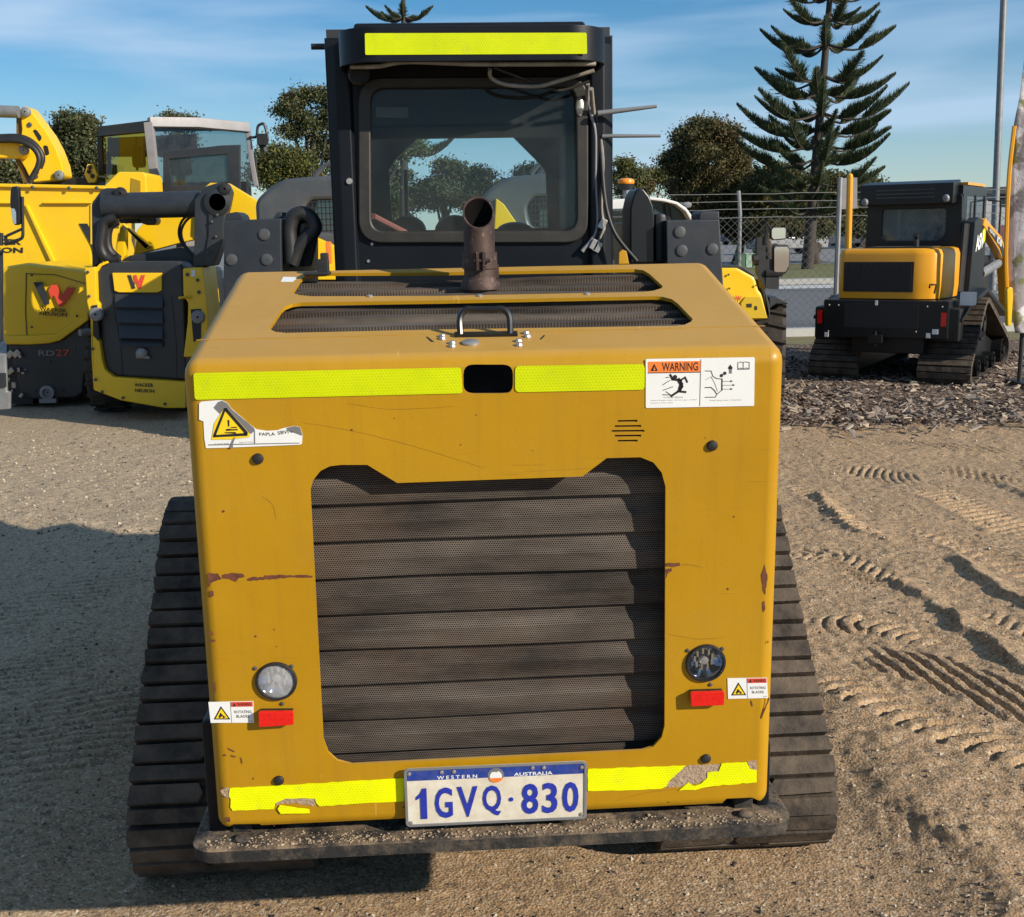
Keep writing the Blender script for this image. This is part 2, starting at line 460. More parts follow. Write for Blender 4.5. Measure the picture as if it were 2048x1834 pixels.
def red_lens():
    t = NT('red reflector'); x = t.xyz()
    d = t.voro(160)
    return t.done(t.bsdf(t.mix(t.ramp(d, .1, .9), (.72, .012, .008), (.58, .007, .006)), .25, 0, t.bump(d, .08, .001), .5, .3))
MT['red'] = red_lens()
MT['amber'] = flat('amber lens', (.85, .26, .01), .25)
# ------------------------------------------------------------------ the ochre track loader in front
TL = thing('track_loader', 'big ochre yellow tracked loader seen square from behind with its engine hood closed', 'track loader', (0, 1.6, 0))
WT, WBm, ZT, ZB, YB, LF, ZF = .5586, .5746, 1.4108, .4343, .0861, .66, 1.5562
FF = Frame((0, 0, ZT), (1, 0, 0), (0, -YB, ZT - ZB))       # rear face of the hood
FT = Frame((0, 0, ZT), (1, 0, 0), (0, LF, ZF - ZT))        # top of the hood
def hex_hull(i):
    e = .3 if i else 0; sl = YB / (ZT - ZB); tp = (WBm - WT) / (ZT - ZB)
    g = .2 if i else 0; rise = (ZF - ZT) / LF
    wb, wt = WBm + tp * e - i, WT - i
    b = [(-wb, YB + sl * e + i, ZB - e), (wb, YB + sl * e + i, ZB - e), (wb, LF + g, ZB - e), (-wb, LF + g, ZB - e)]
    t = [(-wt, i, ZT - i), (wt, i, ZT - i), (wt, LF + g, ZF - i + rise * g), (-wt, LF + g, ZF - i + rise * g)]
    return MB().add(b + t, [(0, 3, 2, 1), (4, 5, 6, 7), (0, 1, 5, 4), (1, 2, 6, 5), (2, 3, 7, 6), (3, 0, 4, 7)])
hood = hex_hull(0).build('hood', MT['hood'], TL, bevel=.030, seg=5)
hood.modifiers.clear()
inner = hex_hull(.007).build('cut', MT['hood'], bevel=.024, seg=5); inner.modifiers.clear()
boolean(hood, inner)

zg = Z(600, 880, 2.674)
open_px = [(55, 270), (70, 215), (110, 165), (160, 140), (220, 133), (360, 133), (520, 230), (1510, 195), (1640, 97), (1820, 92), (1890, 120), (1935, 175), (1955, 250), (1950, 1530), (1935, 1590), (1890, 1640), (1830, 1660), (280, 1735), (200, 1715), (150, 1670), (125, 1600)]
OPEN = FF.poly([zg(*p) for p in open_px])
zt2 = Z(880, 500, 2.903); ztl = Z(340, 500, 3.277); zh = Z(840, 620, 7.257)
G1 = FT.poly([ztl(650, 510), ztl(662, 522), ztl(690, 536), ztl(760, 543), zt2(0, 461), zt2(1360, 440), zt2(1420, 434), zt2(1460, 415), zt2(1467, 400), zt2(1380, 310), zt2(1345, 285), zt2(1290, 271), zt2(1240, 268), zt2(0, 292), ztl(870, 343), ztl(800, 352), ztl(755, 370), ztl(730, 392)])
G2 = FT.poly([ztl(805, 275), ztl(812, 284), ztl(850, 296), ztl(930, 303), zt2(0, 266), zt2(1180, 243), zt2(1240, 236), zt2(1285, 222), zt2(1294, 210), zt2(1215, 138), zt2(1180, 117), zt2(1130, 111), zt2(0, 130), ztl(1060, 150), ztl(940, 157), ztl(880, 175), ztl(855, 195)])
SLOT = roundpoly(FF.poly([zh(630, 1218), zh(1350, 1215), zh(1350, 795), zh(630, 795)]), .018)
slits = [(1033, 1147, 993), (1015, 1168, 1023), (997, 1187, 1051), (1015, 1168, 1079), (1033, 1147, 1108)]
SL = []
for a, b, y in slits:
    SL.append(FF.poly([zt2(a, y + 6 + 1), zt2(b, y + 6 - 1), zt2(b, y - 6 - 1), zt2(a, y - 6 + 1)]))
zl = Z(230, 1300, 3.225); zr = Z(1150, 1200, 3.5)
NOT = [FF.poly([zl(735, 1300), zl(735, 1165), zl(745, 1140), zl(765, 1128), zl(930, 1128), zl(952, 1150), zl(952, 1300)]),
       FF.poly([zr(1030, 1600), zr(1040, 1420), zr(1060, 1392), zr(1240, 1384), zr(1262, 1395), zr(1300, 1420), zr(1300, 1600)])]
LAMPC = [FF.uv(548.5, 1351), FF.uv(1400, 1315)]
cut = MB()
for poly, F in [(OPEN, FF), (SLOT, FF), (G1, FT), (G2, FT)] + [(s, FF) for s in SL] + [(n, FF) for n in NOT] + [(circ(c[0], c[1], .0375, 28), FF) for c in LAMPC]:
    cut.plate(F, poly, -.05, .04)
cutter = cut.build('cut', MT['hood'])
boolean(hood, cutter)
finish(hood.data, 30)
hood.modifiers.new('wn', 'WEIGHTED_NORMAL').keep_sharp = True

# perforated sheets behind the openings
def louvre(F, v0, v1, u0, u1, bands, wdeep, wout, name, mat, phase=0., step=.1):
    prof = []
    p = (v1 - v0) / bands
    for k in range(bands):
        b = v0 + k * p                                      # bottom lip sticks out, sheet leans back upwards, then steps out
        prof += [(b, wdeep), (b + p * .035, wout), (b + p * .50, wout - (wout - wdeep) * .12), (b + p * .60, wout - (wout - wdeep) * .48), (b + p * .97, wdeep - (wout - wdeep) * .05)]
    prof.append((v1, wdeep))
    mb = MB(); n = 60; rings = []
    for v, w in prof:
        row = []
        for i in range(n + 1):
            u = lerp(u0, u1, i / n)
            row.append(F.p(u, v, w + .0035 * math.sin(u * 7.3 + v * 9) * math.sin(v * 21 + 1.3) - .0025 * math.exp(-((u + .14) ** 2 + (v + .42) ** 2) / .02)))
        rings.append(row)
    mb.loft(rings, caps=False, closed=False)
    return mb.build(name, mat, TL, ang=20, fix=False)
us = [p[0] for p in OPEN]; vs_ = [p[1] for p in OPEN]
vline = [FF.uv(*zg(1000, y))[1] for y in (355, 575, 770, 965, 1150, 1335, 1515)]
per = (vline[0] - vline[6]) / 6
louvre(FF, vline[6] - 2 * per, vline[0] + 2 * per, min(us) - .035, max(us) + .035, 10, -.049, -.037, 'radiator_grille', MT['grille'])
for g, nm, k in ((G1, 'top_grille', 5), (G2, 'top_grille', 4)):
    gu = [p[0] for p in g]; gv = [p[1] for p in g]
    louvre(FT, min(gv) - .02, max(gv) + .02, min(gu) - .03, max(gu) + .03, k, -.034, -.015, nm, MT['grilletop'])
# dark tank behind, so nothing shows through the slots
MB().bb((-.52, .13, .47), (.52, .60, 1.33)).build('engine_block', MT['black'], TL)

# tapes
def decal(F, pts, w, mat, name, parent=TL, t=.0012, **k):
    return MB().plate(F, pts, w, w + t).build(name, mat, parent, **k)
t1 = FF.poly([(387, 793), (918, 780), (915, 729), (384, 740)])
t2 = FF.poly([(1022, 778), (1279, 773), (1279, 722), (1022, 726)])
decal(FF, roundpoly(t1, .006), .0006, MT['tape'], 'reflective_tape'); decal(FF, roundpoly(t2, .009), .0006, MT['tape'], 'reflective_tape')
lowL = FF.poly([zl(*p) for p in [(760, 1033), (745, 1010), (748, 960), (735, 935), (742, 888), (1865, 825), (1865, 972), (1600, 985), (1320, 1005), (1300, 985), (1290, 956), (1210, 951), (1100, 955), (1035, 985), (1030, 1010), (1025, 1022)]])
decal(FF, rough_edge(lowL, .012, .0008, 2), .0010, MT['tapelow'], 'reflective_tape', label='torn lower reflective tape')
flap = FF.poly([zl(*p) for p in [(1050, 1020), (1065, 995), (1255, 1022), (1258, 1046), (1070, 1050)]])
decal(FF, rough_edge(flap, .012, .001, 3), .0026, MT['tapelow'], 'reflective_tape')
lowR = FF.poly([zr(*p) for p in [(90, 1333), (90, 1180), (772, 1156), (745, 1185), (720, 1205), (690, 1235), (655, 1265), (640, 1300), (600, 1318), (470, 1325)]])
decal(FF, rough_edge(lowR, .012, .001, 4), .0010, MT['tapelow'], 'reflective_tape')
lowR2 = FF.poly([zr(*p) for p in [(725, 1330), (790, 1275), (830, 1300), (880, 1282), (925, 1240), (925, 1205), (1005, 1198), (1025, 1142), (1200, 1130), (1225, 1182), (1270, 1188), (1270, 1273), (970, 1297), (840, 1326)]])
decal(FF, rough_edge(lowR2, .010, .0012, 5), .0011, MT['tapelow'], 'reflective_tape')
res = MB()
for q in ([zr(*p) for p in [(620, 1312), (700, 1225), (765, 1160), (1015, 1146), (1010, 1200), (930, 1210), (925, 1245), (850, 1290), (780, 1285), (720, 1310)]],
          [zl(*p) for p in [(1040, 1000), (1040, 980), (1100, 955), (1215, 951), (1292, 958), (1302, 985), (1282, 1008), (1160, 985), (1080, 990)]],
          [zl(*p) for p in [(680, 905), (715, 886), (745, 890), (740, 935), (748, 960), (720, 950), (690, 930)]],
          [zr(*p) for p in [(1205, 1128), (1272, 1124), (1272, 1190), (1228, 1182)]]):
    res.plate(FF, rough_edge(FF.poly(q), .006, .0012, 9), .0002, .0008)
res.build('tape_residue', MT['resid'], TL, split=True)

# paint chips and rust on the rear face
zc = Z(230, 960, 4.137)
ch = MB()
def chip(fn, pts, s): ch.plate(FF, rough_edge(FF.poly([fn(*p) for p in pts]), .005, .0011, s), .0002, .0007)
chip(zc, [(765, 772), (850, 772), (885, 820), (830, 835), (795, 850), (780, 900), (772, 850)], 1)
chip(zc, [(885, 785), (960, 768), (1060, 775), (1075, 800), (1025, 808), (1000, 842), (960, 825), (890, 812)], 2)
chip(zc, [(1090, 820), (1140, 800), (1230, 805), (1235, 788), (1400, 785), (1635, 790), (1635, 804), (1420, 808), (1230, 825), (1100, 832)], 3)
chip(zc, [(785, 915), (815, 918), (818, 955), (795, 970)], 4)
chip(zc, [(765, 1262), (800, 1258), (820, 1275), (790, 1283)], 5); chip(zc, [(770, 1325), (830, 1322), (830, 1333), (775, 1335)], 6)
chip(zc, [(810, 1690), (828, 1680), (832, 1730), (824, 1780), (816, 1735)], 7)
chip(zg, [(1955, 660), (2030, 655), (2032, 672), (1990, 678), (1956, 676)], 8)
chip(zg, [(1956, 690), (1985, 685), (1990, 700), (1965, 715), (1957, 740)], 9)
zs = Z(0, 0, KD)
chip(lambda x, y: (x, y), [(1510, 1140), (1517, 1120), (1523, 1145), (1518, 1180), (1513, 1165)], 10)
chip(lambda x, y: (x, y), [(1512, 1195), (1517, 1192), (1518, 1210), (1514, 1215)], 11)
chip(zl, [(725, 630), (770, 650), (772, 658), (730, 640)], 12); chip(zl, [(745, 678), (778, 684), (776, 692), (748, 686)], 13); chip(zl, [(700, 672), (716, 672), (716, 682), (702, 684)], 14)
chip(zl, [(806, 690), (818, 700), (820, 735), (812, 725)], 15); chip(zl, [(705, 1080), (740, 1078), (745, 1105), (720, 1110)], 16); chip(zl, [(672, 890), (690, 886), (695, 910), (680, 925)], 17)
chip(zr, [(1228, 700), (1240, 712), (1244, 742), (1236, 745)], 18); chip(zr, [(1355, 680), (1362, 690), (1335, 760), (1305, 832), (1300, 825), (1330, 745)], 19)
chip(zr, [(1345, 285), (1355, 288), (1352, 302), (1344, 300)], 20)
ch.build('rust_chip', MT['chip'], TL, split=True); ch = MB()
for s in range(26):
    rr_ = random.Random(s + 50); u = rr_.uniform(-.5, .5); v = rr_.choice([rr_.uniform(-.22, -.05), rr_.uniform(-.97, -.85), rr_.uniform(-.9, -.1)])
    if abs(u) < .4 and -.86 < v < -.22: u = math.copysign(rr_.uniform(.42, .52), u)
    k = rr_.uniform(.0012, .003)
    ch.plate(FF, [(u + k * math.cos(a) * rr_.uniform(.5, 1.3), v + k * math.sin(a) * rr_.uniform(.4, 1.2)) for a in (0, 1.2, 2.4, 3.6, 5)], .0002, .0006)
ch.build('paint_specks', MT['chip'], TL, kind='stuff')

def scratch(pts, w, sd):
    P = [Vector((*FF.uv(*p), 0)) for p in pts]; P = spline(P, 6); rr_ = random.Random(sd); up_, dn = [], []
    for i, p in enumerate(P):
        k = w * (.3 + rr_.random()) * math.sin(math.pi * (i + .5) / len(P)); j = rr_.uniform(-.0006, .0006); up_.append((p.x, p.y + j + k)); dn.append((p.x, p.y + j - k))
    MB().plate(FF, dn + up_[::-1], .0001, .0005).build('scratch', MT['scr'], TL)
scratch([(600, 838), (700, 855), (820, 885), (960, 928)], .00035, 1); scratch([(1325, 1258), (1390, 1268), (1450, 1262)], .0006, 2); scratch([(1330, 1128), (1360, 1120), (1395, 1126)], .0007, 3)
scratch([(520, 985), (540, 1000), (548, 1030)], .0005, 4); scratch([(700, 1600), (720, 1585), (748, 1570)], .0006, 5); scratch([(1220, 1590), (1300, 1570), (1420, 1562)], .0006, 6); scratch([(690, 800), (780, 812), (900, 806)], .0004, 7)
# big warning decal
def dmap(tl, tr, br, bl):
    a, b, c, d = [Vector(FF.uv(*p)) for p in (tl, tr, br, bl)]
    return lambda s, t: tuple((a.lerp(b, s)).lerp(d.lerp(c, s), t))
def dpoly(mb, dm, pts, w, m): mb.plate(FF, [dm(*p) for p in pts][::-1], w, w + .0004, m)
def dline(mb, dm, pts, wd, w, m):
    P = [Vector(dm(*p)) for p in pts]
    for a, b in zip(P, P[1:]):
        n = (b - a).normalized(); n = Vector((-n.y, n.x)) * wd / 2; e = (b - a).normalized() * wd * .4
        mb.plate(FF, [tuple(q) for q in (a - e - n, b + e - n, b + e + n, a - e + n)], w, w + .0004, m)
def dtext(mb, dm, txt, x0, y0, x1, y1, w, m, bold=.0): put_text(mb, FF, txt, [dm(x0, y0), dm(x1, y0), dm(x1, y1), dm(x0, y1)], w, m, bold)
zw = Z(1280, 700, 8.467)
dm = dmap(zw(95, 150), zw(1940, 120), zw(1930, 945), zw(95, 980))
DEC = [MT['white'], MT['ink'], MT['orange'], MT['yelp'], MT['greyv'], MT['redp'], MT['resid']]
wd = MB()
wd.plate(FF, roundpoly([dm(0, 1), dm(1, 1), dm(1, 0), dm(0, 0)], .003), .0006, .0014, 0)
lab = wd.build('warning_label', DEC, TL)
wd = MB(); W0 = .0015
dpoly(wd, dm, [(.022, .055), (.5, .055), (.5, .275), (.022, .275)], W0, 2)
dpoly(wd, dm, [(.045, .24), (.11, .24), (.077, .10)], W0 + .0005, 1); dpoly(wd, dm, [(.067, .225), (.088, .225), (.078, .155)], W0 + .001, 2)
dtext(wd, dm, 'WARNING', .145, .08, .478, .25, W0 + .0005, 1, .02)
dline(wd, dm, [(.505, .03), (.497, .97)], .0012, W0, 4); dline(wd, dm, [(.5, .285), (.02, .285)], .001, W0, 1)
for q, l in (([(.225, .33), (.245, .42), (.32, .44), (.335, .57), (.29, .68), (.235, .76)], .0042), ([(.32, .44), (.36, .385), (.38, .48)], .0034), ([(.335, .57), (.31, .67), (.365, .685)], .004), ([(.30, .43), (.325, .52), (.315, .6)], .007)):
    dline(wd, dm, q, l, W0, 1)
c = Vector(dm(.268, .375)); wd.plate(FF, circ(c.x, c.y, .0042, 12), W0, W0 + .0004, 1)
for q in ([(.155, .53), (.22, .44)], [(.16, .64), (.25, .57)], [(.155, .73), (.23, .74), (.185, .67)], [(.185, .38), (.21, .38)]): dline(wd, dm, q, .0012, W0, 1)
dtext(wd, dm, 'TO AVOID SERIOUS', .16, .775, .34, .805, W0, 1); dtext(wd, dm, 'injury keep clear of hot gas under', .045, .835, .47, .862, W0, 1); dtext(wd, dm, 'pressure when open', .045, .888, .25, .915, W0, 1)
dtext(wd, dm, 'Keep hands clear of machine', .59, .855, .88, .885, W0, 1)
dline(wd, dm, [(.545, .26), (.6, .265), (.615, .37), (.65, .42), (.70, .43), (.70, .66), (.655, .74), (.64, .80), (.545, .80)], .0012, W0, 1)
dline(wd, dm, [(.70, .43), (.70, .66)], .0022, W0, 1); dline(wd, dm, [(.545, .6), (.6, .6), (.63, .66), (.65, .73)], .0015, W0, 1); dline(wd, dm, [(.55, .44), (.6, .38), (.63, .5), (.66, .68)], .0007, W0, 4)
for y, x in ((.48, .79), (.56, .81), (.64, .79)):
    dline(wd, dm, [(.71, y), (x - .01, y)], .0008, W0, 4); dpoly(wd, dm, [(x - .012, y + .022), (x + .012, y), (x - .012, y - .022)], W0, 1)
for a, b in ((.695, .36), (.725, .315)):
    c = Vector(dm(a, b)); wd.plate(FF, circ(c.x, c.y, .0033, 10), W0, W0 + .0004, 1)
dpoly(wd, dm, [(.755, .2), (.775, .14), (.797, .2), (.793, .235), (.76, .235)], W0, 1); dpoly(wd, dm, [(.765, .24), (.79, .24), (.79, .32), (.765, .32)], W0, 4)
for q in ([(.895, .10), (.87, .09), (.845, .105), (.845, .225), (.87, .215), (.895, .225), (.92, .215), (.95, .225), (.95, .105), (.92, .09), (.895, .10)], [(.895, .10), (.895, .22)], [(.845, .24), (.95, .24)]): dline(wd, dm, q, .0013, W0, 4)
wd.build('print', DEC, lab)

# torn label, upper left
za = Z(380, 790, 8.128)
tl_px = [(150, 135), (185, 105), (470, 82), (520, 85), (600, 120), (680, 225), (830, 350), (960, 465), (1080, 555), (1250, 580), (1420, 570), (1520, 535), (1700, 500), (1790, 520), (1830, 640), (1820, 790), (1780, 805), (700, 850), (260, 862), (235, 700), (220, 425), (150, 400)]
tlp = FF.poly([za(*p) for p in tl_px])
torn = MB().plate(FF, tlp, .0006, .0014).build('torn_label', DEC, TL, label='torn and curling white warning label')
wd = MB()
A = lambda pts: FF.poly([za(*p) for p in pts])
wd.plate(FF, A([(390, 200), (460, 110), (520, 90), (600, 125), (680, 228), (830, 352), (1040, 530), (1060, 570), (1000, 625), (880, 590), (700, 420), (480, 290)]), W0, W0 + .0006, 4)
wd.plate(FF, A([(355, 720), (400, 450), (560, 205), (600, 205), (985, 640), (980, 675), (700, 715)]), W0 + .0007, W0 + .001, 3)
for q in (A([(380, 680), (385, 640), (560, 205), (610, 205), (620, 260), (580, 250), (430, 640), (425, 680)]), A([(560, 205), (600, 205), (945, 600), (935, 655), (880, 650), (880, 600), (575, 250)]), A([(380, 680), (385, 645), (935, 610), (940, 655)])):
    wd.plate(FF, q, W0 + .0012, W0 + .0016, 1)
for q in (A([(615, 400), (645, 400), (645, 505), (625, 505)]), A([(590, 550), (640, 540), (680, 550), (780, 545), (780, 565), (590, 575)]), A([(670, 515), (760, 510), (770, 525), (675, 530)]), A([(570, 600), (740, 595), (760, 620), (570, 612)])):
    wd.plate(FF, q, W0 + .0012, W0 + .0016, 1)
wd.plate(FF, A([(1045, 580), (1060, 580), (1062, 790), (1045, 790)]), W0, W0 + .0005, 4)
wd.plate(FF, A([(720, 680), (740, 680), (700, 800), (705, 855), (640, 855), (670, 800)]), W0 + .0017, W0 + .002, 4)
put_text(wd, FF, "PAPLA", A([(1120, 610), (1380, 605), (1390, 655), (1130, 660)]), W0, 1, .02)
put_text(wd, FF, "SBVNS", A([(1420, 590), (1690, 540), (1710, 605), (1430, 645)]), W0, 1, .02)
put_text(wd, FF, "in cover while", A([(400, 775), (640, 770), (640, 795), (400, 800)]), W0, 4); put_text(wd, FF, "engine is running", A([(800, 755), (1020, 745), (1020, 775), (800, 785)]), W0, 4)
wd.plate(FF, A([(1570, 530), (1700, 500), (1790, 520), (1830, 650), (1700, 600)]), W0 + .0007, W0 + .0012, 4)
wd.plate(FF, A([(300, 800), (1780, 770), (1780, 782), (300, 815)]), W0, W0 + .0004, 4)
wd.build('print', DEC, torn)

# rotating blades labels
for qd in ([zl(603, 334), zl(893, 328), zl(897, 467), zl(618, 468)], [zr(1066, 546), zr(1343, 542), zr(1350, 684), zr(1070, 690)]):
    dm = dmap(*qd); b = MB()
    b.plate(FF, [dm(0, 1), dm(1, 1), dm(1, 0), dm(0, 0)], .0006, .0014, 0)
    lb = b.build('blade_label', DEC, TL); b = MB()
    dpoly(b, dm, [(.08, .83), (.46, .83), (.27, .2)], W0, 1); dpoly(b, dm, [(.13, .775), (.41, .775), (.27, .31)], W0 + .0005, 3)
    for q in ([(.2, .7), (.25, .5), (.3, .62), (.22, .76)], [(.3, .76), (.29, .6), (.36, .72)]): dpoly(b, dm, q, W0 + .001, 1)
    dpoly(b, dm, [(.50, .02), (.985, .02), (.985, .24), (.50, .24)], W0, 5); dtext(b, dm, 'WARNING', .64, .06, .95, .2, W0 + .0005, 1, .02)
    dpoly(b, dm, [(.54, .2), (.61, .2), (.575, .06)], W0 + .0005, 1)
    dtext(b, dm, 'ROTATING', .56, .42, .95, .55, W0, 1, .02); dtext(b, dm, 'BLADES', .6, .63, .9, .76, W0, 1, .02)
    dline(b, dm, [(.49, .02), (.49, .98)], .0006, W0, 4); dtext(b, dm, 'P/N 0703', .88, .9, .97, .95, W0, 1)
    b.build('print', DEC, lb)

# lamps, reflectors, rubber stops
for k, (u, v) in enumerate(LAMPC):
    ld = MB(); o = FF.p(u, v, 0)
    ld.lathe([(.041, -.012), (.041, .004), (.0395, .0065), (.0365, .0068), (.0355, .003), (.0355, -.012)], o, FF.n, 32)
    lamp = ld.build('work_lamp', MT['black'], TL)
    b = MB(); b.lathe([(.0357, -.002), (.033, -.012), (.026, -.026), (.016, -.036), (.006, -.040)], o, FF.n, 32, caps='end')
    for i in range(9):                                   # flutes of the dish
        a = i * .7 + k; b.box(o + FF.x * .018 * math.cos(a) + FF.v * .018 * math.sin(a) - FF.n * .022, (.004, .014, .012))
    b.build('reflector_dish', MT['chrome'], lamp, ang=25)
    b = MB(); b.lathe([(.0105, -.033), (.0105, -.014), (.008, -.008), (.002, -.007)], o, FF.n, 16, caps=True); b.build('bulb', MT['zinc'], lamp)
    b = MB(); b.lathe([(.0355, .0025), (.030, .0045), (.018, .0062), (.001, .0066)], o, FF.n, 32); b.build('lens', MT['lens_glare'] if k == 0 else MT['lens'], lamp)
for pts in ([zl(933, 372), zl(1157, 370), zl(1160, 455), zl(935, 470)], [zr(795, 620), zr(1033, 613), zr(1030, 708), zr(800, 716)]):
    q = [FF.uv(*p) for p in pts]
    b = MB().plate(FF, roundpoly(q, .003, 2), .0105, .0185, 0)
    r_ = b.build('red_reflector', MT['red'], TL, bevel=.0016)
    b = MB().plate(FF, [(lerp(sum(p[0] for p in q) / 4, x, .93), lerp(sum(p[1] for p in q) / 4, y, .9)) for x, y in q], .0005, .0104)
    b.build('mount', MT['black'], r_)
for p, r in (((512, 910), .0105), ((1413, 884), .0105), ((553.5, 1548), .0105), ((1400.5, 1505), .0105)):
    u, v = FF.uv(*p)
    MB().lathe([(r, .0003), (r, .003), (r * .8, .006), (r * .3, .0075)], FF.p(u, v), FF.n, 20, caps=True).build('rubber_stop', MT['black'], TL)
sc = MB()
for p in (zl(903, 117), zl(1140, 104), zl(1078, 345), zr(788, 352), zr(1030, 340), zr(948, 590)):
    u, v = FF.uv(*p); sc.lathe([(.0042, .0002), (.004, .002), (.002, .0032)], FF.p(u, v), FF.n, 10, caps=True)
sc.build('screw', MT['bolt'], TL, split=True)

# number plate
zp = Z(790, 1490, 4.956)
PW, PH = .372, .134
pc = FF.uv(*zp(1000, 450))
ux = FF.uv(*zp(1880, 400)); ul = FF.uv(*zp(110, 480))
dirx = (Vector(ux) - Vector(ul)); dirx = dirx / dirx.length
FP = Frame(FF.p(pc[0], pc[1], .012), FF.x * dirx.x + FF.v * dirx.y, FF.v * dirx.x - FF.x * dirx.y)
b = MB(); b.plate(FP, rrect(-PW / 2, -PH / 2, PW / 2, PH / 2, .009), -.0008, .0008, 0)
plate = b.build('number_plate', [MT['cream']], TL)
b = MB(); o = rrect(-PW / 2, -PH / 2, PW / 2, PH / 2, .009); i_ = rrect(-PW / 2 + .0045, -PH / 2 + .0045, PW / 2 - .0045, PH / 2 - .0045, .006)
b.add(*plate_hole(FP, o, [i_], .0008, .0028, .0006)); b.build('rim', MT['galv'], plate)
b = MB(); y0 = PH / 2 - .0285
b.plate(FP, [(-PW / 2 + .005, y0), (PW / 2 - .005, y0), (PW / 2 - .005, PH / 2 - .0062), (PW / 2 - .0066, PH / 2 - .005), (-PW / 2 + .0066, PH / 2 - .005), (-PW / 2 + .005, PH / 2 - .0062)], .0009, .0012)
b.build('blue_band', MT['blue'], plate)
b = MB()
gx = lambda z: (z - 1000) / (1880 - 110) * PW
b.plate(FP, [(gx(x), y) for x, y in ((262, -.050), (325, -.050), (325, .021), (285, .021), (262, .010), (220, .001), (220, -.006), (250, -.002), (262, .000))], .0021, .0024, 0)
for chs, x0, x1 in (('G', 402, 575), ('V', 618, 820), ('Q', 868, 1048), ('8', 1248, 1412), ('3', 1450, 1600), ('0', 1648, 1808)):
    put_text(b, FP, chs, [(gx(x0), .021), (gx(x1), .021), (gx(x1), -.050), (gx(x0), -.050)], .0022, 0, .022)
b.plate(FP, circ(gx(1145), -.014, .0048, 12), .001, .0022, 0)
b.build('lettering', MT['navy'], plate, ang=0)
b = MB()
put_text(b, FP, 'W E S T E R N', [(gx(430), .0475), (gx(818), .0475), (gx(818), .0395), (gx(430), .0395)], .0016, 0, .02)
b.build('lettering', MT['white'], plate); b = MB()
put_text(b, FP, 'AUSTRALIA', [(gx(1175), .0475), (gx(1552), .0475), (gx(1552), .0395), (gx(1175), .0395)], .0016, 0, .02)
b.build('lettering', MT['white'], plate)
b = MB(); b.plate(FP, circ(0, .044, .0165, 20), .0013, .0016, 2); b.plate(FP, circ(0, .041, .0125, 20), .0017, .002, 0)
b.plate(FP, [(-.0145, .0375), (.0145, .0375), (.011, .031), (.004, .0275), (-.004, .0275), (-.011, .031)], .0021, .0024, 1)
b.plate(FP, [(-.004, .052), (.003, .051), (.006, .056), (-.005, .057)], .0021, .0024, 2)
b.build('emblem', [MT['white'], MT['orange'], MT['greyv']], plate)
b = MB()
for x, y in ((-.176, .055), (.176, .053), (-.176, -.058), (.176, -.056), (-.11, .056), (.075, .057), (.098, .056), (-.085, .056)):
    b.lathe([(.0042, .0012), (.004, .003), (.0015, .004)], FP.p(x, y), FP.n, 10, caps=True)
b.build('screw', MT['zinc'], plate, split=True)

# handle, lock and screws on the hood top
b = MB(); hb = [FT.uv(*zh(590, 385)), FT.uv(*zh(1310, 375))]
h0 = FT.p(hb[0][0], hb[0][1]); h1 = FT.p(hb[1][0], hb[1][1]); upv = Vector((0, .25, 1)).normalized(); hh = .052
b.tube(spline([h0, h0 + upv * hh * .7, h0 + upv * hh + Vector((.012, 0, 0)), h0 + upv * hh + Vector((.03, 0, 0)), h1 + upv * hh - Vector((.03, 0, 0)), h1 + upv * hh - Vector((.012, 0, 0)), h1 + upv * hh * .7, h1], 5), .0062, 8)
b.plate(FT, [(hb[0][0] - .012, hb[0][1] - .006), (hb[1][0] + .014, hb[1][1] - .006), (hb[1][0] + .014, hb[1][1] + .012), (hb[0][0] - .012, hb[0][1] + .012)], .0005, .006)
b.build('lift_handle', MT['blackgl'], TL, ang=40)
u, v = FT.uv(*zh(735, 488))
MB().lathe([(.0165, .0004), (.0165, .004), (.013, .006), (.002, .0062)], FT.p(u, v), FT.n, 24, caps=True).build('lock_cylinder', MT['zinc'], TL)
b = MB()
for p in (zh(325, 390), zh(325, 425), zh(470, 490), zh(470, 535), zh(1540, 345), zh(1560, 395), zh(1430, 460), zh(1440, 520)):
    u, v = FT.uv(*p); b.lathe([(.0075, .0003), (.0075, .002), (.005, .0055), (.001, .006)], FT.p(u, v), FT.n, 8, caps=True)
for p in (ztl(1310, 305), zt2(230, 268), zt2(855, 257)):
    u, v = FT.uv(*p); b.lathe([(.007, .0003), (.007, .002), (.004, .004)], FT.p(u, v), FT.n, 8, caps=True)
b.build('screw', MT['zinc'], TL, split=True)
b = MB()
for q in ([zh(85, 390), zh(115, 395), zh(205, 465), zh(165, 465)], [zh(1740, 425), zh(1760, 430), zh(1815, 375), zh(1800, 365)]):
    b.plate(FT, FT.poly(q), .0003, .0007)
b.build('slot_mark', MT['ink'], TL, split=True)
# seam of the hood top, a shallow lip
s0 = FT.uv(*ztl(210, 592)); s1 = FT.uv(*zt2(1900, 462))
MB().plate(FT, [(-WT + .004, s0[1]), (WT - .004, s0[1] + .004), (WT - .004, s0[1] + .0062), (-WT + .004, s0[1] + .0022)], .0001, .0009).build('hood_seam', MT['hood'], TL)
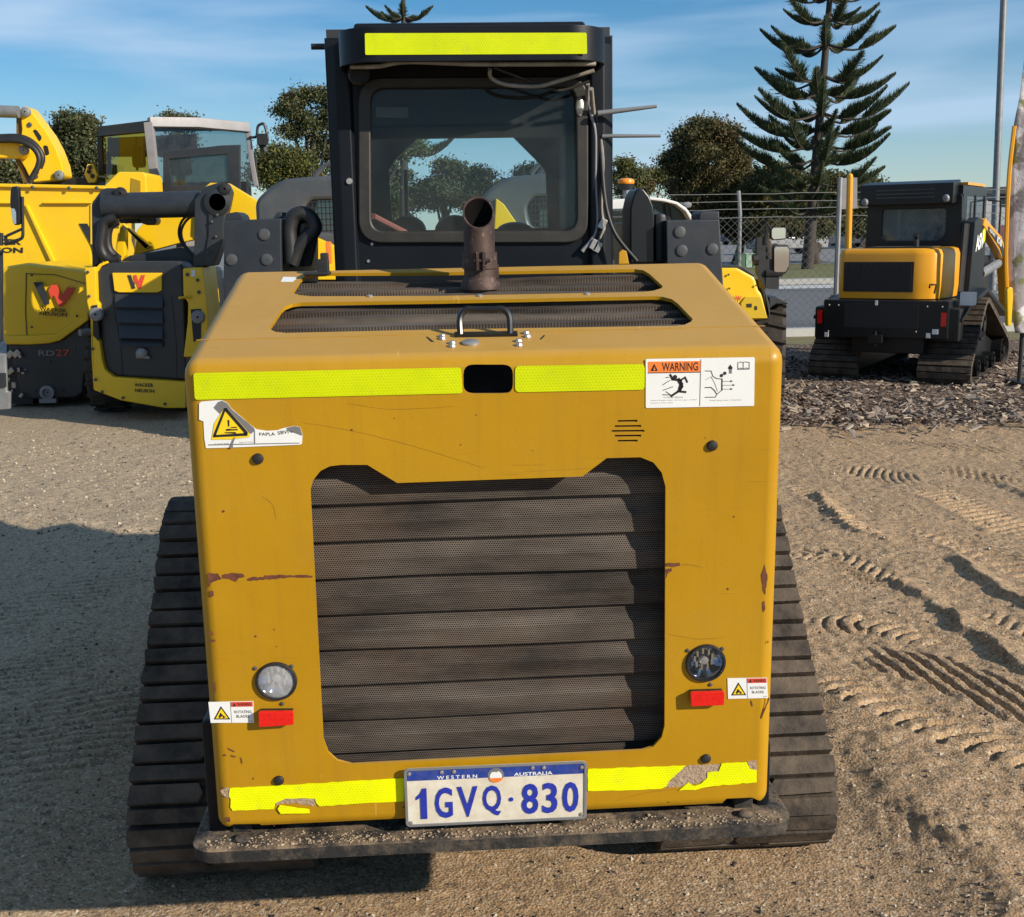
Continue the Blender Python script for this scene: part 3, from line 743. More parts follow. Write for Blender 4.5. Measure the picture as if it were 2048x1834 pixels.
# latches and tabs
zk = Z(560, 380, 6.773)
u, v = FT.uv(*zk(590, 1150)); o = FT.p(u, v)
b = MB(); b.box(o + Vector((0, 0, .018)), (.026, .03, .036)); b.box(o + Vector((-.012, -.02, .004)), (.06, .045, .008)); b.box(o + Vector((.004, 0, .04)), (.018, .02, .02))
b.build('rubber_latch', MT['black'], TL, bevel=.003)
b = MB(); b.box(o + Vector((.012, .03, .05)), (.013, .006, .05)); b.build('latch_tab', MT['orange'], TL, bevel=.002)
u, v = FT.uv(1237, 524); o = FT.p(u, v); b = MB(); b.prism([o + Vector(q) for q in ((-.011, 0, 0), (.014, 0, 0), (.008, .002, .03), (-.002, .002, .034), (-.010, .002, .028))], (0, .006, 0)); b.build('latch_tab', MT['hood'], TL, bevel=.002)
lbq = FT.poly([zk(10, 1245), zk(170, 1245), zk(240, 1185), zk(45, 1180)])
MB().plate(FT, lbq, .0003, .0008).build('small_label', MT['white'], TL)

# exhaust
eb = FT.uv(953, 562); eo = FT.p(eb[0], eb[1], -.02); er = .0345
top = PY(952, 421, eo.y)
b = MB(); n = 28
def cutring(r, z0, s): return [Vector((eo.x + r * math.cos(2 * math.pi * i / n), eo.y + r * math.sin(2 * math.pi * i / n), z0 + s * r * math.sin(2 * math.pi * i / n))) for i in range(n)]
S = 1.05
b.loft([cutring(er * 1.03, eo.z, 0), cutring(er * 1.03, eo.z + .075, 0), cutring(er, eo.z + .085, 0), cutring(er, top.z - .05, .4), cutring(er, top.z, S), cutring(er * .91, top.z, S), cutring(er * .93, top.z - .006, S)], caps=False)
ex = b.build('exhaust_pipe', MT['rust'], TL, ang=30)
b = MB(); b.lathe([(er * 1.0, .0), (er * 1.14, .0), (er * 1.14, .036), (er * 1.0, .036)], (eo.x, eo.y, eo.z + .052), (0, 0, 1), 28)
b.box((eo.x - .006, eo.y - er * 1.25, eo.z + .07), (.006, .016, .04)); b.box((eo.x + .008, eo.y - er * 1.25, eo.z + .07), (.006, .016, .04))
b.cyl((eo.x - .014, eo.y - er * 1.3, eo.z + .07), (eo.x + .022, eo.y - er * 1.3, eo.z + .07), .0045, n=8)
b.box((eo.x + .034, eo.y - .006, eo.z + .045), (.016, .012, .03)); b.lathe([(er * 1.3, .0), (er * 1.3, .01), (er, .03)], (eo.x, eo.y, eo.z + .006), (0, 0, 1), 28)
b.build('pipe_clamp', MT['rust'], ex, ang=30)
b = MB(); b.loft([cutring(er * .92, top.z - .003, S), cutring(er * .92, top.z - .16, S)], caps=False); b.loft([cutring(er * .92, top.z - .16, S), cutring(er * .01, top.z - .16, S)], caps=False)
b.build('soot_lining', MT['soot'], ex, fix=False)

# rear bumper plate
zb = Z(380, 1560, 6.35)
cu_ = []
zt_ = .413
rear = .058
bp = rrect(-.628, rear, .622, .40, .05, 8)
FB = Frame((0, 0, zt_), (1, 0, 0), (0, 1, 0))
b = MB()
n = len(bp); rb = random.Random(3)
rings = []
for dz, ins in ((-.034, .010), (-.030, .002), (-.004, .0), (0, .006)):
    rings.append([FB.p(x * (1 - ins / .6), y + (ins if y < .2 else -ins), dz) for x, y in bp])
b.loft(rings)
b.build('bumper', MT['bumper'], TL, ang=40)
b = MB()
for sx in (-1, 1):
    x = sx * .53
    b.prism([(x - .02, YB + .04, zt_), (x + .02, YB + .04, zt_), (x + .02, YB + .12, zt_), (x - .02, YB + .12, zt_)], (0, 0, .05))
    b.lathe([(.017, 0), (.017, .006), (.009, .010), (.003, .011)], (sx * .525, .094, zt_), (0, 0, 1), 12, caps=True)
b.build('bumper_mount', MT['bumper'], TL, bevel=.003, split=True)
# small stones and dirt lying on the bumper edge
b = MB()
for i in range(700):
    x = rb.uniform(-.60, .60); y = rb.triangular(.060, .11, .066) if rb.random() < .75 else rb.uniform(.06, .12); r = rb.uniform(.0008, .0028) * (1.6 if rb.random() < .08 else 1)
    b.sphere((x, y, zt_ + r * .3), (r * 1.2, r, r * .7), 6, 4)
b.build('dirt', pm('sandy dirt', (.42, .32, .21), (.25, .18, .12), 50, .9, .05), TL, kind='stuff')

# chassis
b = MB(); b.bb((-.555, .62, .45), (.555, 2.6, 1.30)); b.bb((-.45, .9, .24), (.45, 2.5, .449)); b.bb((-.53, .15, .42), (.53, .619, .47))
b.bb((-.602, .135, .385), (-.560, .62, .66)); b.bb((.560, .135, .385), (.59, .62, .56))
b.build('chassis', MT['cab'], TL, bevel=.01)
b = MB(); b.bb((-.5586, LF + .005, 1.05), (.5586, 1.24, 1.44)); b.build('engine_deck', MT['cab'], TL)

# ------------------------------------------------------------------ rubber tracks
def track_path():
    circs = [((.81, .125), .172), ((1.37, .625), .228), ((2.60, .15), .20)]        # rear idler, drive sprocket, front idler (y, z)
    pts = []
    k = len(circs)
    for i in range(k):
        (c0, r0), (c1, r1) = circs[i], circs[(i + 1) % k]
        (cm, rm) = circs[i - 1]
        def tang(ca, ra, cb, rb_):
            d = Vector((cb[0] - ca[0], cb[1] - ca[1])); L = d.length; a = math.atan2(d.y, d.x)
            return a + math.acos((ra - rb_) / L)
        a_in = tang(cm, rm, c0, r0); a_out = tang(c0, r0, c1, r1)
        while a_out > a_in: a_out -= 2 * math.pi
        m = max(3, int((a_in - a_out) / .12))
        for j in range(m + 1):
            a = a_in + (a_out - a_in) * j / m; pts.append(Vector((c0[0] + r0 * math.cos(a), c0[1] + r0 * math.sin(a))))
    return pts
TP = track_path()
def walk(P, step):
    seg = [(P[i], P[(i + 1) % len(P)]) for i in range(len(P))]; L = [(b - a).length for a, b in seg]; T = sum(L); n = round(T / step); st = T / n
    out = []; i = 0; acc = 0.
    for k in range(n):
        s = k * st
        while acc + L[i] < s: acc += L[i]; i += 1
        a, b = seg[i]; t = (s - acc) / L[i]; d = (b - a).normalized(); out.append((a.lerp(b, t), d))
    return out, st
def make_track(parent, x0, x1, TPp, name='rubber_track', mat=MT['rubber'], whole=False, th=.03, lug=.028, pitch=.072, M=None, wheels=None):
    M = M or Matrix.Identity(4)
    b = MB(); n = len(TPp)
    cen = sum(TPp, Vector((0, 0))) / n
    outer, st = walk(TPp, .045)
    def nrm(d): return Vector((-d.y, d.x))
    sgn = 1 if nrm(outer[0][1]).dot(outer[0][0] - cen) > 0 else -1
    rings = []
    for p, d in outer:
        q = nrm(d) * sgn
        a = p - q * lug; c = p - q * (lug + th)
        rings.append([M @ Vector((x0, a.x, a.y)), M @ Vector((x1, a.x, a.y)), M @ Vector((x1, c.x, c.y)), M @ Vector((x0, c.x, c.y))])
    rings.append(rings[0]); b.loft(rings, caps=False)
    lugs, st = walk(TPp, pitch); rj = random.Random(8)
    for k, (p, d) in enumerate(lugs):
        q = nrm(d) * sgn; w = st * (.425 if k % 2 else .345)
        xm = lerp(x0, x1, .42 if k % 2 else .60); g = .007
        for xa, xb, ca, cb in (((x0, x1, 0, 0),) if whole else ((x0, xm - g / 2, 0, .012), (xm + g / 2, x1, .012, 0))):
            vs = []
            for h, ww in ((-.03, w * 1.10), (0, w)):
                base = p + q * h * (lug / .03)
                for xx, sy_ in ((xa + ca, -1), (xb - cb, -1), (xb, 0), (xb - cb, 1), (xa + ca, 1), (xa, 0)):
                    o = base + d * (ww * sy_ + rj.uniform(-.0022, .0022)) + q * (rj.uniform(-.0025, .0012) if h == 0 else 0); vs.append(M @ Vector((xx + rj.uniform(-.003, .003), o.x, o.y)))
            b.add(vs, [(0, 1, 2, 3, 4, 5), (11, 10, 9, 8, 7, 6)] + [((i + 1) % 6, i, 6 + i, 6 + (i + 1) % 6) for i in range(6)])
    tr = b.build(name, mat, parent, ang=25)
    return tr
for s in (-1, 1):
    tr = make_track(TL, min(s * .46, s * .922), max(s * .46, s * .922), TP, pitch=.055)
    w = MB()
    for (y, z, r) in ((.81, .13, .11), (1.36, .598, .165), (2.60, .15, .14), (1.25, .10, .09), (1.65, .10, .09), (2.05, .10, .09)):
        w.cyl((s * .54, y, z), (s * .87, y, z), r, n=20)
    w.build('track_wheel', MT['black'], tr, split=True)
    w = MB(); w.prism([(s * .57, .85, .12), (s * .57, 2.6, .12), (s * .57, 2.6, .28), (s * .57, 1.5, .5), (s * .57, .95, .25)], (s * .2, 0, 0)); w.build('track_frame', MT['slate'], tr)

# ------------------------------------------------------------------ cab
CY = 1.25
FC = Frame((.017, CY, 1.3), (1, 0, 0), (0, 0, 1))
zcab = Z(630, 30, 3.331)
cl = FC.uv(656, 300)[0]; cr_ = FC.uv(1214, 300)[0]
ctop = FC.uv(940, 52)[1] - .03
b = MB()
hole = roundpoly(FC.poly([zcab(330, 1480), zcab(1775, 1475), zcab(1775, 430), zcab(330, 440)]), .055, 6)
b.add(*plate_hole(FC, [(cl, 0), (cr_, 0), (cr_, ctop), (cl, ctop)], [hole], -.03, 0, .003))
cab = b.build('cab', MT['cab'], TL, ang=40)
# side walls, roof and front frame of the cab
FY = 2.40
FR = Frame((.017, FY, 1.3), (1, 0, 0), (0, 0, 1))
fpx = [zcab(*p) for p in [(525, 1475), (500, 1250), (488, 1030), (545, 945), (700, 800), (760, 775), (1190, 775), (1320, 805), (1500, 985), (1542, 1040), (1560, 1475)]]
fo = FR.poly(fpx)
b = MB(); b.add(*plate_hole(FR, [(cl + .004, -.2), (cr_ - .004, -.2), (cr_ - .004, ctop), (cl + .004, ctop)], [fo], -.03, 0, .002))
for x in (cl + .02, cr_ - .02):
    b.bb((.017 + x - .018, CY + .031, 1.1), (.017 + x + .018, FY, 1.3 + ctop))
b.bb((.017 + cl, CY + .031, 1.3 + ctop - .002), (.017 + cr_, FY + .05, 1.3 + ctop + .03))
b.bb((.017 + cl + .04, CY + .031, 1.05), (.017 + cr_ - .04, FY - .03, 1.10))
b.build('cab_shell', MT['skin'], cab, bevel=.004)
# headliner, radio, seat humps, console inside
hz_ = lambda y: PY(940, 250, y).z
b = MB(); b.bb((cl + .06, CY + .25, hz_(CY + .25)), (cr_ - .03, CY + .75, 1.3 + ctop - .01)); b.bb((cl + .05, FY - .25, hz_(FY - .25) - .01), (cr_ - .02, FY - .03, 1.3 + ctop - .01))
b.build('headliner', MT['skin'], cab, bevel=.02)
q = [PY(*zcab(*p), CY + .24) for p in ((405, 680), (620, 685), (620, 615), (405, 615))]
MB().prism(q, (0, .01, 0)).build('radio_panel', MT['lgrey'], cab)
b = MB()
for xx, w_, h_, yy in ((620, 240, 100, 2.0), (930, 260, 105, 2.0), (1330, 240, 60, 2.1)):
    c0 = PY(*zcab(xx, 1440), yy); k = 1 / 3.331 / 2326 * (yy + 2.137)
    b.sphere((c0.x, yy, c0.z - .0), (w_ * k * .5, .06, h_ * k), 18, 10)
b.bb((cl + .07, 1.9, 1.1), (cr_ - .05, FY - .04, PY(*zcab(900, 1430), 1.9).z))
b.build('console', MT['wgrey'], cab, ang=50)
b = MB(); p0 = PY(*zcab(610, 1340), 2.2); p1 = PY(*zcab(604, 1030), 2.2); b.tube([p0, p1], .007); b.build('grab_bar', MT['ink'], cab)
b = MB(); b.tube([PY(*zcab(385, 1340), CY + .12), PY(*zcab(600, 1450), CY + .3)], .010); b.build('belt', flat('faded red belt', (.40, .12, .10)), cab)
# rear window: seal and pane
b = MB()
ring = roundpoly(FC.poly([zcab(300, 1510), zcab(1808, 1508), zcab(1808, 420), zcab(300, 430)]), .065, 8)
ring2 = roundpoly(FC.poly([zcab(365, 1452), zcab(1752, 1447), zcab(1745, 470), zcab(360, 480)]), .045, 8)
b.add(*plate_hole(FC, ring, [ring2], -.004, .014, .005))
b.build('window_seal', MT['seal'], cab, ang=50)
MB().plate(FC, ring2, -.012, -.008).build('rear_window', MT['glass'], cab)
MB().plate(FR, fo, -.020, -.016).build('front_window', m_glass('front glass', .006, (.90, .96, .97), 1.15, True), cab)
# visor round the roof
VYr = 1.03
FV = Frame((.017, VYr, 1.3), (1, 0, 0), (0, 0, 1))
vl = FV.uv(666, 90)[0]; vr = FV.uv(1211, 90)[0]; vt = FV.uv(940, 50)[1]; vb = FV.uv(940, 121)[1]
xl, xr = .017 + vl, .017 + vr
def uplan(i):
    r = .11
    pts = [(xl + i, 1.75)]
    for cx, a0 in ((xl + r, 180), (xr - r, 270)):
        for j in range(9):
            a = R(a0 + 90 * j / 8); pts.append((cx + (r - i) * math.cos(a), VYr + r + (r - i) * math.sin(a)))
    pts.append((xr - i, 1.75)); return pts
b = MB(); po, pi_ = uplan(0), uplan(.012)
loop = po + pi_[::-1]
b.prism([(x, y, 1.3 + vb) for x, y in loop], (0, 0, vt - vb))
b.prism([(x, y, 1.3 + vt - .006) for x, y in uplan(.0125)], (0, 0, .005))
vis = b.build('visor', MT['cab'], cab, bevel=.003, ang=40)
MB().plate(FV, roundpoly(FV.poly([(725, 109), (1165, 107), (1164, 65), (724, 66)]), .004), .0006, .0016).build('reflective_tape', MT['tape'], TL, label='reflective tape along the cab roof')
b = MB(); b.bb((xl + .03, 1.3, 1.3 + ctop + .03), (xr - .03, 2.45, 1.3 + ctop + .05)); b.build('roof', MT['cab'], cab, bevel=.01)
# side pillars flanking the rear frame
b = MB()
for xx, px in ((cl, 1), (cr_, -1)):
    b.prism([(.017 + xx, CY - .001, 1.2), (.017 + xx + px * .025, CY - .02, 1.2), (.017 + xx + px * .06, CY - .02, 1.2), (.017 + xx + px * .07, CY - .001, 1.2)], (0, 0, ctop + .08))
b.build('pillar_trim', MT['cab'], cab, bevel=.004, split=True)
# speaker-like lamp under the visor, bolts, hook, hoses and cables
b = MB(); c0 = PY(*zcab(290, 380), 1.15); b.lathe([(.028, 0), (.030, .02), (.02, .05)], c0, (0, 1, -.2), 16, caps=True); b.build('roof_lamp', MT['bumper'], cab)
b = MB()
for p in (zcab(232, 1110), zcab(380, 1525), zcab(355, 1640)):
    u, v = FC.uv(*p); b.lathe([(.010 if p[1] < 365 else .005, .018 if p[1] < 365 else .001), (.008 if p[1] < 365 else .004, .026 if p[1] < 365 else .004)], FC.p(u, v), FC.n, 12, caps=True)
b.build('bolt', MT['zinc'], cab, split=True)
b = MB(); o = PY(*zcab(80, 210), 1.4); b.cyl(o, o + Vector((-.045, 0, 0)), .009, n=10); b.cyl(o + Vector((.0, 0, -.012)), o + Vector((.03, 0, -.012)), .018, n=10); b.build('hinge_pin', MT['black'], cab)
def cable(parent, pts, r, mat, Y=None, name='cable'):
    b = MB(); b.tube(spline([PY(*p[0:2], p[2] if len(p) > 2 else Y) for p in pts], 6), r, 7); return b.build(name, mat, parent, ang=60)
zq = zcab
cable(cab, [(*zq(240, 345), 1.12), (*zq(420, 342), 1.08), (*zq(620, 312), 1.06), (*zq(1100, 328), 1.06), (*zq(1870, 325), 1.07)], .0065, MT['cable'], name='cable')
cable(cab, [(*zq(1165, 360), 1.1), (*zq(1175, 420), 1.12), (*zq(1280, 465), 1.12), (*zq(1480, 475), 1.12), (*zq(1620, 440), 1.12), (*zq(1860, 370), 1.1)], .0055, MT['cable'])
cable(cab, [(*zq(1190, 350), 1.1), (*zq(1400, 430), 1.13), (*zq(1560, 490), 1.14), (*zq(1660, 500), 1.14), (*zq(1830, 440), 1.13)], .0045, MT['seal'])
zv = Z(1120, 140, 4.55)
Yc = CY - .015
cable(cab, [(*zv(250, 120), 1.15), (*zv(250, 250), Yc), (*zv(290, 420), Yc), (*zv(325, 600), Yc), (*zv(325, 1000), Yc), (*zv(330, 1450), Yc), (*zv(200, 1650), Yc)], .0062, MT['lgrey'])
cable(cab, [(*zv(285, 170), 1.15), (*zv(310, 400), Yc), (*zv(375, 640), Yc), (*zv(390, 900), Yc), (*zv(380, 1250), Yc), (*zv(395, 1450), Yc), (*zv(320, 1600), Yc)], .006, MT['cable'])
cable(cab, [(*zv(330, 420), Yc), (*zv(370, 700), Yc), (*zv(400, 1100), Yc - .02), (*zv(440, 1330), Yc - .03), (*zv(520, 1520), Yc - .04), (*zv(700, 1740), Yc - .05)], .006, MT['seal'])
b = MB()
for p in (zv(385, 1400), zv(310, 1590), zv(340, 1610)):
    o = PY(*p, Yc - .006); b.box(o, (.02, .014, .03), rot=Matrix.Rotation(.5, 3, 'Y'))
o = PY(*zv(180, 330), Yc); b.sphere(o, (.012, .008, .028), 10, 8)
b.build('connector', MT['zinc'], cab, bevel=.002, split=True)
b = MB(); b.tube([PY(*zv(345, 395), 1.21), PY(*zv(480, 378), 1.205), PY(*zv(880, 330), 1.19)], [.008, .007, .0045], 8); b.tube([PY(*zv(385, 605), 1.23), PY(*zv(480, 600), 1.225), PY(*zv(915, 600), 1.21)], [.006, .0055, .004], 8)
b.build('wiper_rod', MT['galv'], cab, ang=50, split=True)
cable(cab, [(*zv(405, 90), 1.27), (*zv(408, 500), 1.27), (*zv(410, 900), 1.27)], .003, MT['lgrey'], name='pillar_edge')

# ------------------------------------------------------------------ lift arm towers
for s, quad, bolts in ((-1, [(443, 640), (560, 640), (558, 433), (444, 438)], ((525, 465), (460, 515), (530, 515))),
                       (1, [(1325, 640), (1440, 640), (1428, 435), (1322, 437)], ((1349, 460), (1353, 497), (1414, 494)))):
    q = [PY(*p, 1.3) for p in quad]
    b = MB(); b.prism(q, (0, 1.05, 0))
    tw = b.build('arm_tower', MT['slate'], TL, bevel=.005)
    b = MB()
    for p in bolts: b.lathe([(.0165, .0), (.0165, .004), (.011, .0055), (.002, .0055)], PY(*p, 1.2995), (0, -1, 0), 16, caps=True)
    b.build('bolt_head', MT['bolt'], tw, split=True)
    for k, cp in enumerate(([[(444, 439), (486, 441), (480, 426), (470, 420), (448, 424)], [(540, 436), (559, 434), (560, 420), (550, 421)]] if s < 0 else [[(1388, 437), (1428, 436), (1427, 419), (1394, 419), (1388, 424)]])):
        b = MB(); b.prism([PY(*p, 1.34 + .02 * k) for p in cp], (0, .12, 0)); b.build('tower_cap', MT['slate'], tw, bevel=.004)
    x = s * .63
    b = MB(); b.prism([(x - .06, 1.86, 1.0), (x - .06, 3.2, .75), (x - .06, 3.3, .95), (x - .06, 1.86, 1.45)], (.12, 0, 0)); b.build('lift_arm', MT['slate'], TL, bevel=.01)
# inner brackets, hoses and rams beside the cab
b = MB()
q = [PY(*p, 1.36) for p in ((560, 530), (566, 530), (566, 440), (560, 432))]; b.prism(q, (0, .45, 0)); b.build('tower_edge', MT['cable'], TL)
zz = Z(150, 200, 3.695)
b = MB()
cpts = [zz(1600, 1200), zz(1590, 1050), zz(1585, 950), zz(1620, 860), zz(1690, 840), zz(1750, 880), zz(1770, 950), zz(1720, 1010), zz(1650, 1100), zz(1600, 1210)]
b.tube(spline([PY(*p, 1.33) for p in cpts], 5), .022, 10)
b.tube(spline([PY(*p, 1.37) for p in (zz(1640, 1230), zz(1615, 1050), zz(1625, 900), zz(1690, 860))], 5), .02, 10)
b.build('hydraulic_hose', MT['black'], TL, ang=60)
q = [PY(*p, 1.42) for p in (zz(1600, 1230), zz(1740, 1230), zz(1790, 1010), zz(1760, 960), zz(1700, 1000))]
MB().prism(q, (0, .04, 0)).build('ram_bracket', MT['seal'], TL, bevel=.004)
b = MB(); q = [PY(*p, 1.45) for p in (zz(1590, 1150), zz(1590, 950), zz(1640, 870), zz(1700, 890), zz(1700, 1000), zz(1640, 1100))]; b.prism(q, (0, .03, 0)); b.build('arm_plate', MT['cable'], TL, bevel=.004)
b = MB()
q = [PY(*p, 1.34) for p in (zv(640, 1760), zv(640, 1270), zv(665, 1160), zv(700, 1085), zv(730, 1068), zv(765, 1085), zv(815, 1150), zv(850, 1240), zv(860, 1330), zv(860, 1760))]
b.prism(q, (0, .16, 0)); b.build('ram_boot', MT['blackgl'], TL, bevel=.018, seg=3)
b = MB(); q = [PY(*p, 1.36) for p in (zv(865, 1760), zv(862, 1300), zv(975, 1300), zv(975, 1760))]; b.prism(q, (0, .2, 0)); b.build('ram', MT['black'], TL, bevel=.014)
b = MB(); q = [PY(*p, 1.62) for p in (zz(1600, 1225), zv(0, 1770), zv(0, 1700), zz(1600, 1215))]
# front attachment plate hidden ahead of the cab
b = MB(); b.bb((-.85, 3.05, .08), (.85, 3.3, .75)); b.build('quick_coupler', MT['slate'], TL, bevel=.02)
# ------------------------------------------------------------------ ground
rng = np.random.default_rng(5)
def vnoise(x, y, s, seed):
    g = np.random.default_rng(seed).random((256, 256)); x = x / s; y = y / s
    xi = np.floor(x).astype(int); yi = np.floor(y).astype(int); fx = x - xi; fy = y - yi
    fx = fx * fx * (3 - 2 * fx); fy = fy * fy * (3 - 2 * fy)
    a = g[xi % 256, yi % 256]; b = g[(xi + 1) % 256, yi % 256]; c = g[xi % 256, (yi + 1) % 256]; d = g[(xi + 1) % 256, (yi + 1) % 256]
    return (a * (1 - fx) + b * fx) * (1 - fy) + (c * (1 - fx) + d * fx) * fy - .5
def axis(lo, hi, st, far0, far1, g=1.13):
    a = list(np.arange(lo, hi + 1e-6, st)); s = st; p = a[-1]
    while p < far1: s *= g; p += s; a.append(p)
    s = st; p = a[0]; pre = []
    while p > far0: s *= g; p -= s; pre.append(p)
    return np.array(pre[::-1] + a)
ax = axis(-4.2, 5.6, .0175, -420, 420); ay = axis(.2, 7.6, .0175, -60, 900)
refine = lambda a, lo, hi, st: np.concatenate([a[a < lo], np.arange(lo, hi, st), a[a > hi]])
ax = refine(ax, .92, 3.0, .0085); ay = refine(ay, .25, 4.2, .0085)
GX, GY = np.meshgrid(ax, ay, indexing='ij')
def sstep(a, b, x):
    t = np.clip((x - a) / (b - a), 0, 1); return t * t * (3 - 2 * t)
def gp(x, y): p = PG(x, y); return np.array((p.x, p.y))
near = sstep(9.5, 7.0, GY) * sstep(-6, -4, GX) * sstep(8, 5.4, GX)
H = vnoise(GX, GY, 1.7, 1) * .030 + vnoise(GX + 3, GY, .55, 2) * .016 + vnoise(GX, GY, .19, 3) * .008 + vnoise(GX, GY, .075, 4) * .006 + vnoise(GX, GY, .036, 8) * .009 * (.5 + np.clip(vnoise(GX, GY, .7, 15) + .4, 0, 1))
coarse = vnoise(GX, GY, .9, 14)
H += np.clip(vnoise(GX, GY, .022, 6), .18, .5) * .020 * (0.4 + np.clip(coarse + .35, 0, 1))
def polyq(pts, wmax):
    """arc length, signed offset and length for a pixel polyline, on the sub-grid it touches"""
    P = [gp(*p) for p in pts]
    P = [np.array((v.x, v.y)) for v in spline([Vector((p[0], p[1], 0)) for p in P], 4)]
    xs = [p[0] for p in P]; ys = [p[1] for p in P]
    i0, i1 = np.searchsorted(ax, min(xs) - wmax), np.searchsorted(ax, max(xs) + wmax); j0, j1 = np.searchsorted(ay, min(ys) - wmax), np.searchsorted(ay, max(ys) + wmax)
    sl = (slice(i0, i1), slice(j0, j1)); X, Y = GX[sl], GY[sl]
    best = np.full(X.shape, 9.); q = np.zeros(X.shape); S = np.zeros(X.shape); acc = 0.
    for p, r in zip(P, P[1:]):
        d = r - p; L = np.hypot(*d)
        if L < 1e-6: continue
        d = d / L; t = np.clip((X - p[0]) * d[0] + (Y - p[1]) * d[1], 0, L); qx = X - p[0] - d[0] * t; qy = Y - p[1] - d[1] * t; rr = np.hypot(qx, qy); m = rr < best
        best = np.where(m, rr, best); q = np.where(m, np.where(-d[1] * qx + d[0] * qy > 0, rr, -rr), q); S = np.where(m, acc + t, S); acc += L
    return sl, X, Y, S, q, acc
def tread(pts, wid, pitch, kind, depth, edge=0., fade=.35):
    """tyre or track print pressed into the sand along a pixel polyline"""
    sl, X, Y, s, q, L = polyq(pts, wid + .2)
    q = q + vnoise(X, Y, .5, 33) * .03
    m = sstep(-.02, fade * .4, s) * sstep(L, L - fade, s) * sstep(wid / 2 + .03, wid / 2 - .03, abs(q))
    m = m * np.clip(.85 + .9 * vnoise(X, Y, .30, 21), 0, 1.15)
    if kind == 'chev': ph = s / pitch + np.abs(q) * 1.0 / pitch
    elif kind == 'bar': ph = s / pitch + q * .25 / pitch
    elif kind == 'xb': ph = X / pitch + Y * .12 / pitch
    elif kind == 'diag': ph = s / pitch + q * 1.1 / pitch
    else: ph = s / pitch - (q / wid * 2 + .6) ** 2 * .45
    ph = ph + vnoise(X, Y, .22, 22) * .12
    f = ph - np.floor(ph); lug = 1 - (sstep(.0, .13, f) * sstep(.50, .30, f) if kind != 'hook' else sstep(.0, .30, f) * sstep(.46, .36, f))
    H[sl] += m * depth * (lug - .75) * 1.3
    if edge: H[sl] += np.exp(-((abs(q) - wid / 2 - .03) / .035) ** 2) * sstep(0, .3, s) * sstep(L, L - .3, s) * edge * np.clip(.7 + vnoise(X, Y, .14, 23) * 1.4, 0, 2)
def ledge(pts, hgt_, w0, w1):
    """one-sided crumbling step along a pixel polyline: sharp on the near side, gentle behind"""
    sl, X, Y, s, q, L = polyq(pts, w1 * 2.2)
    q = q + vnoise(X, Y, .16, 51) * .045 + vnoise(X, Y, .05, 57) * .035; w = .55 + .45 * s / L
    H[sl] += hgt_ * np.where(q > 0, np.exp(-(q / (w1 * w)) ** 2), np.exp(-(q / w0) ** 2)) * sstep(0, .15, s) * sstep(L + .01, L - .15, s) * np.clip(1 + 1.3 * vnoise(X, Y, .2, 52), .2, 2)
tread([(1690, 1290), (1800, 1308), (1900, 1340), (2040, 1400), (2160, 1450)], .25, .060, 'xb', .030, .004)
tread([(1650, 1330), (1720, 1365), (1800, 1400), (1900, 1445), (2030, 1490), (2160, 1540)], .20, .082, 'hook', .036, .004)
tread([(1620, 1240), (1700, 1232), (1760, 1240), (1830, 1258), (1900, 1285)], .17, .075, 'hook', .026)
tread([(1562, 1098), (1640, 1098), (1700, 1122), (1760, 1150), (1800, 1172)], .20, .075, 'chev', .018, .005)
tread([(1850, 1050), (1900, 1070), (1960, 1098), (2050, 1140), (2140, 1180)], .20, .085, 'hook', .030, .005)
tread([(1840, 968), (1900, 995), (1960, 1025), (2060, 1070)], .24, .070, 'bar', .018, .006)
tread([(1860, 925), (1930, 940), (2050, 968)], .26, .075, 'diag', .016)
tread([(1690, 925), (1760, 945), (1850, 962)], .28, .075, 'diag', .014)
tread([(1570, 960), (1640, 1000), (1700, 1045), (1770, 1075)], .12, .075, 'bar', .014, .006)
tread([(1700, 1560), (1780, 1600), (1900, 1665), (2040, 1740)], .16, .09, 'diag', .004, .003)
tread([(1600, 890), (1750, 880), (1900, 890), (2060, 905)], .22, .09, 'diag', .010)
tread([(1930, 1210), (2040, 1270), (2160, 1330)], .20, .08, 'chev', .010, .004)
tread([(-60, 1240), (120, 1180), (330, 1110)], .4, .10, 'diag', .014); tread([(-90, 1530), (100, 1450), (330, 1330)], .6, .085, 'diag', .020)
tread([(-60, 1370), (100, 1310), (260, 1250)], .3, .075, 'diag', .016); tread([(-60, 1640), (100, 1600), (280, 1560)], .3, .085, 'diag', .014)
tread([(250, 1815), (450, 1806), (700, 1795), (900, 1800)], .24, .16, 'chev', .012)
ledge([(1740, 1138), (1800, 1165), (1860, 1205), (1940, 1262), (2060, 1345), (2160, 1400)], .028, .020, .11)
ledge([(1858, 1103), (1900, 1112), (1950, 1150), (2050, 1205), (2160, 1255)], .022, .020, .11)
ledge([(1612, 972), (1650, 1015), (1695, 1050), (1778, 1078)], .024, .02, .09)
ledge([(1700, 1490), (1760, 1560), (1880, 1640), (1990, 1750)], .010, .02, .08)
ledge([(1945, 955), (1990, 965), (2040, 985), (2080, 1010)], .020, .02, .09)
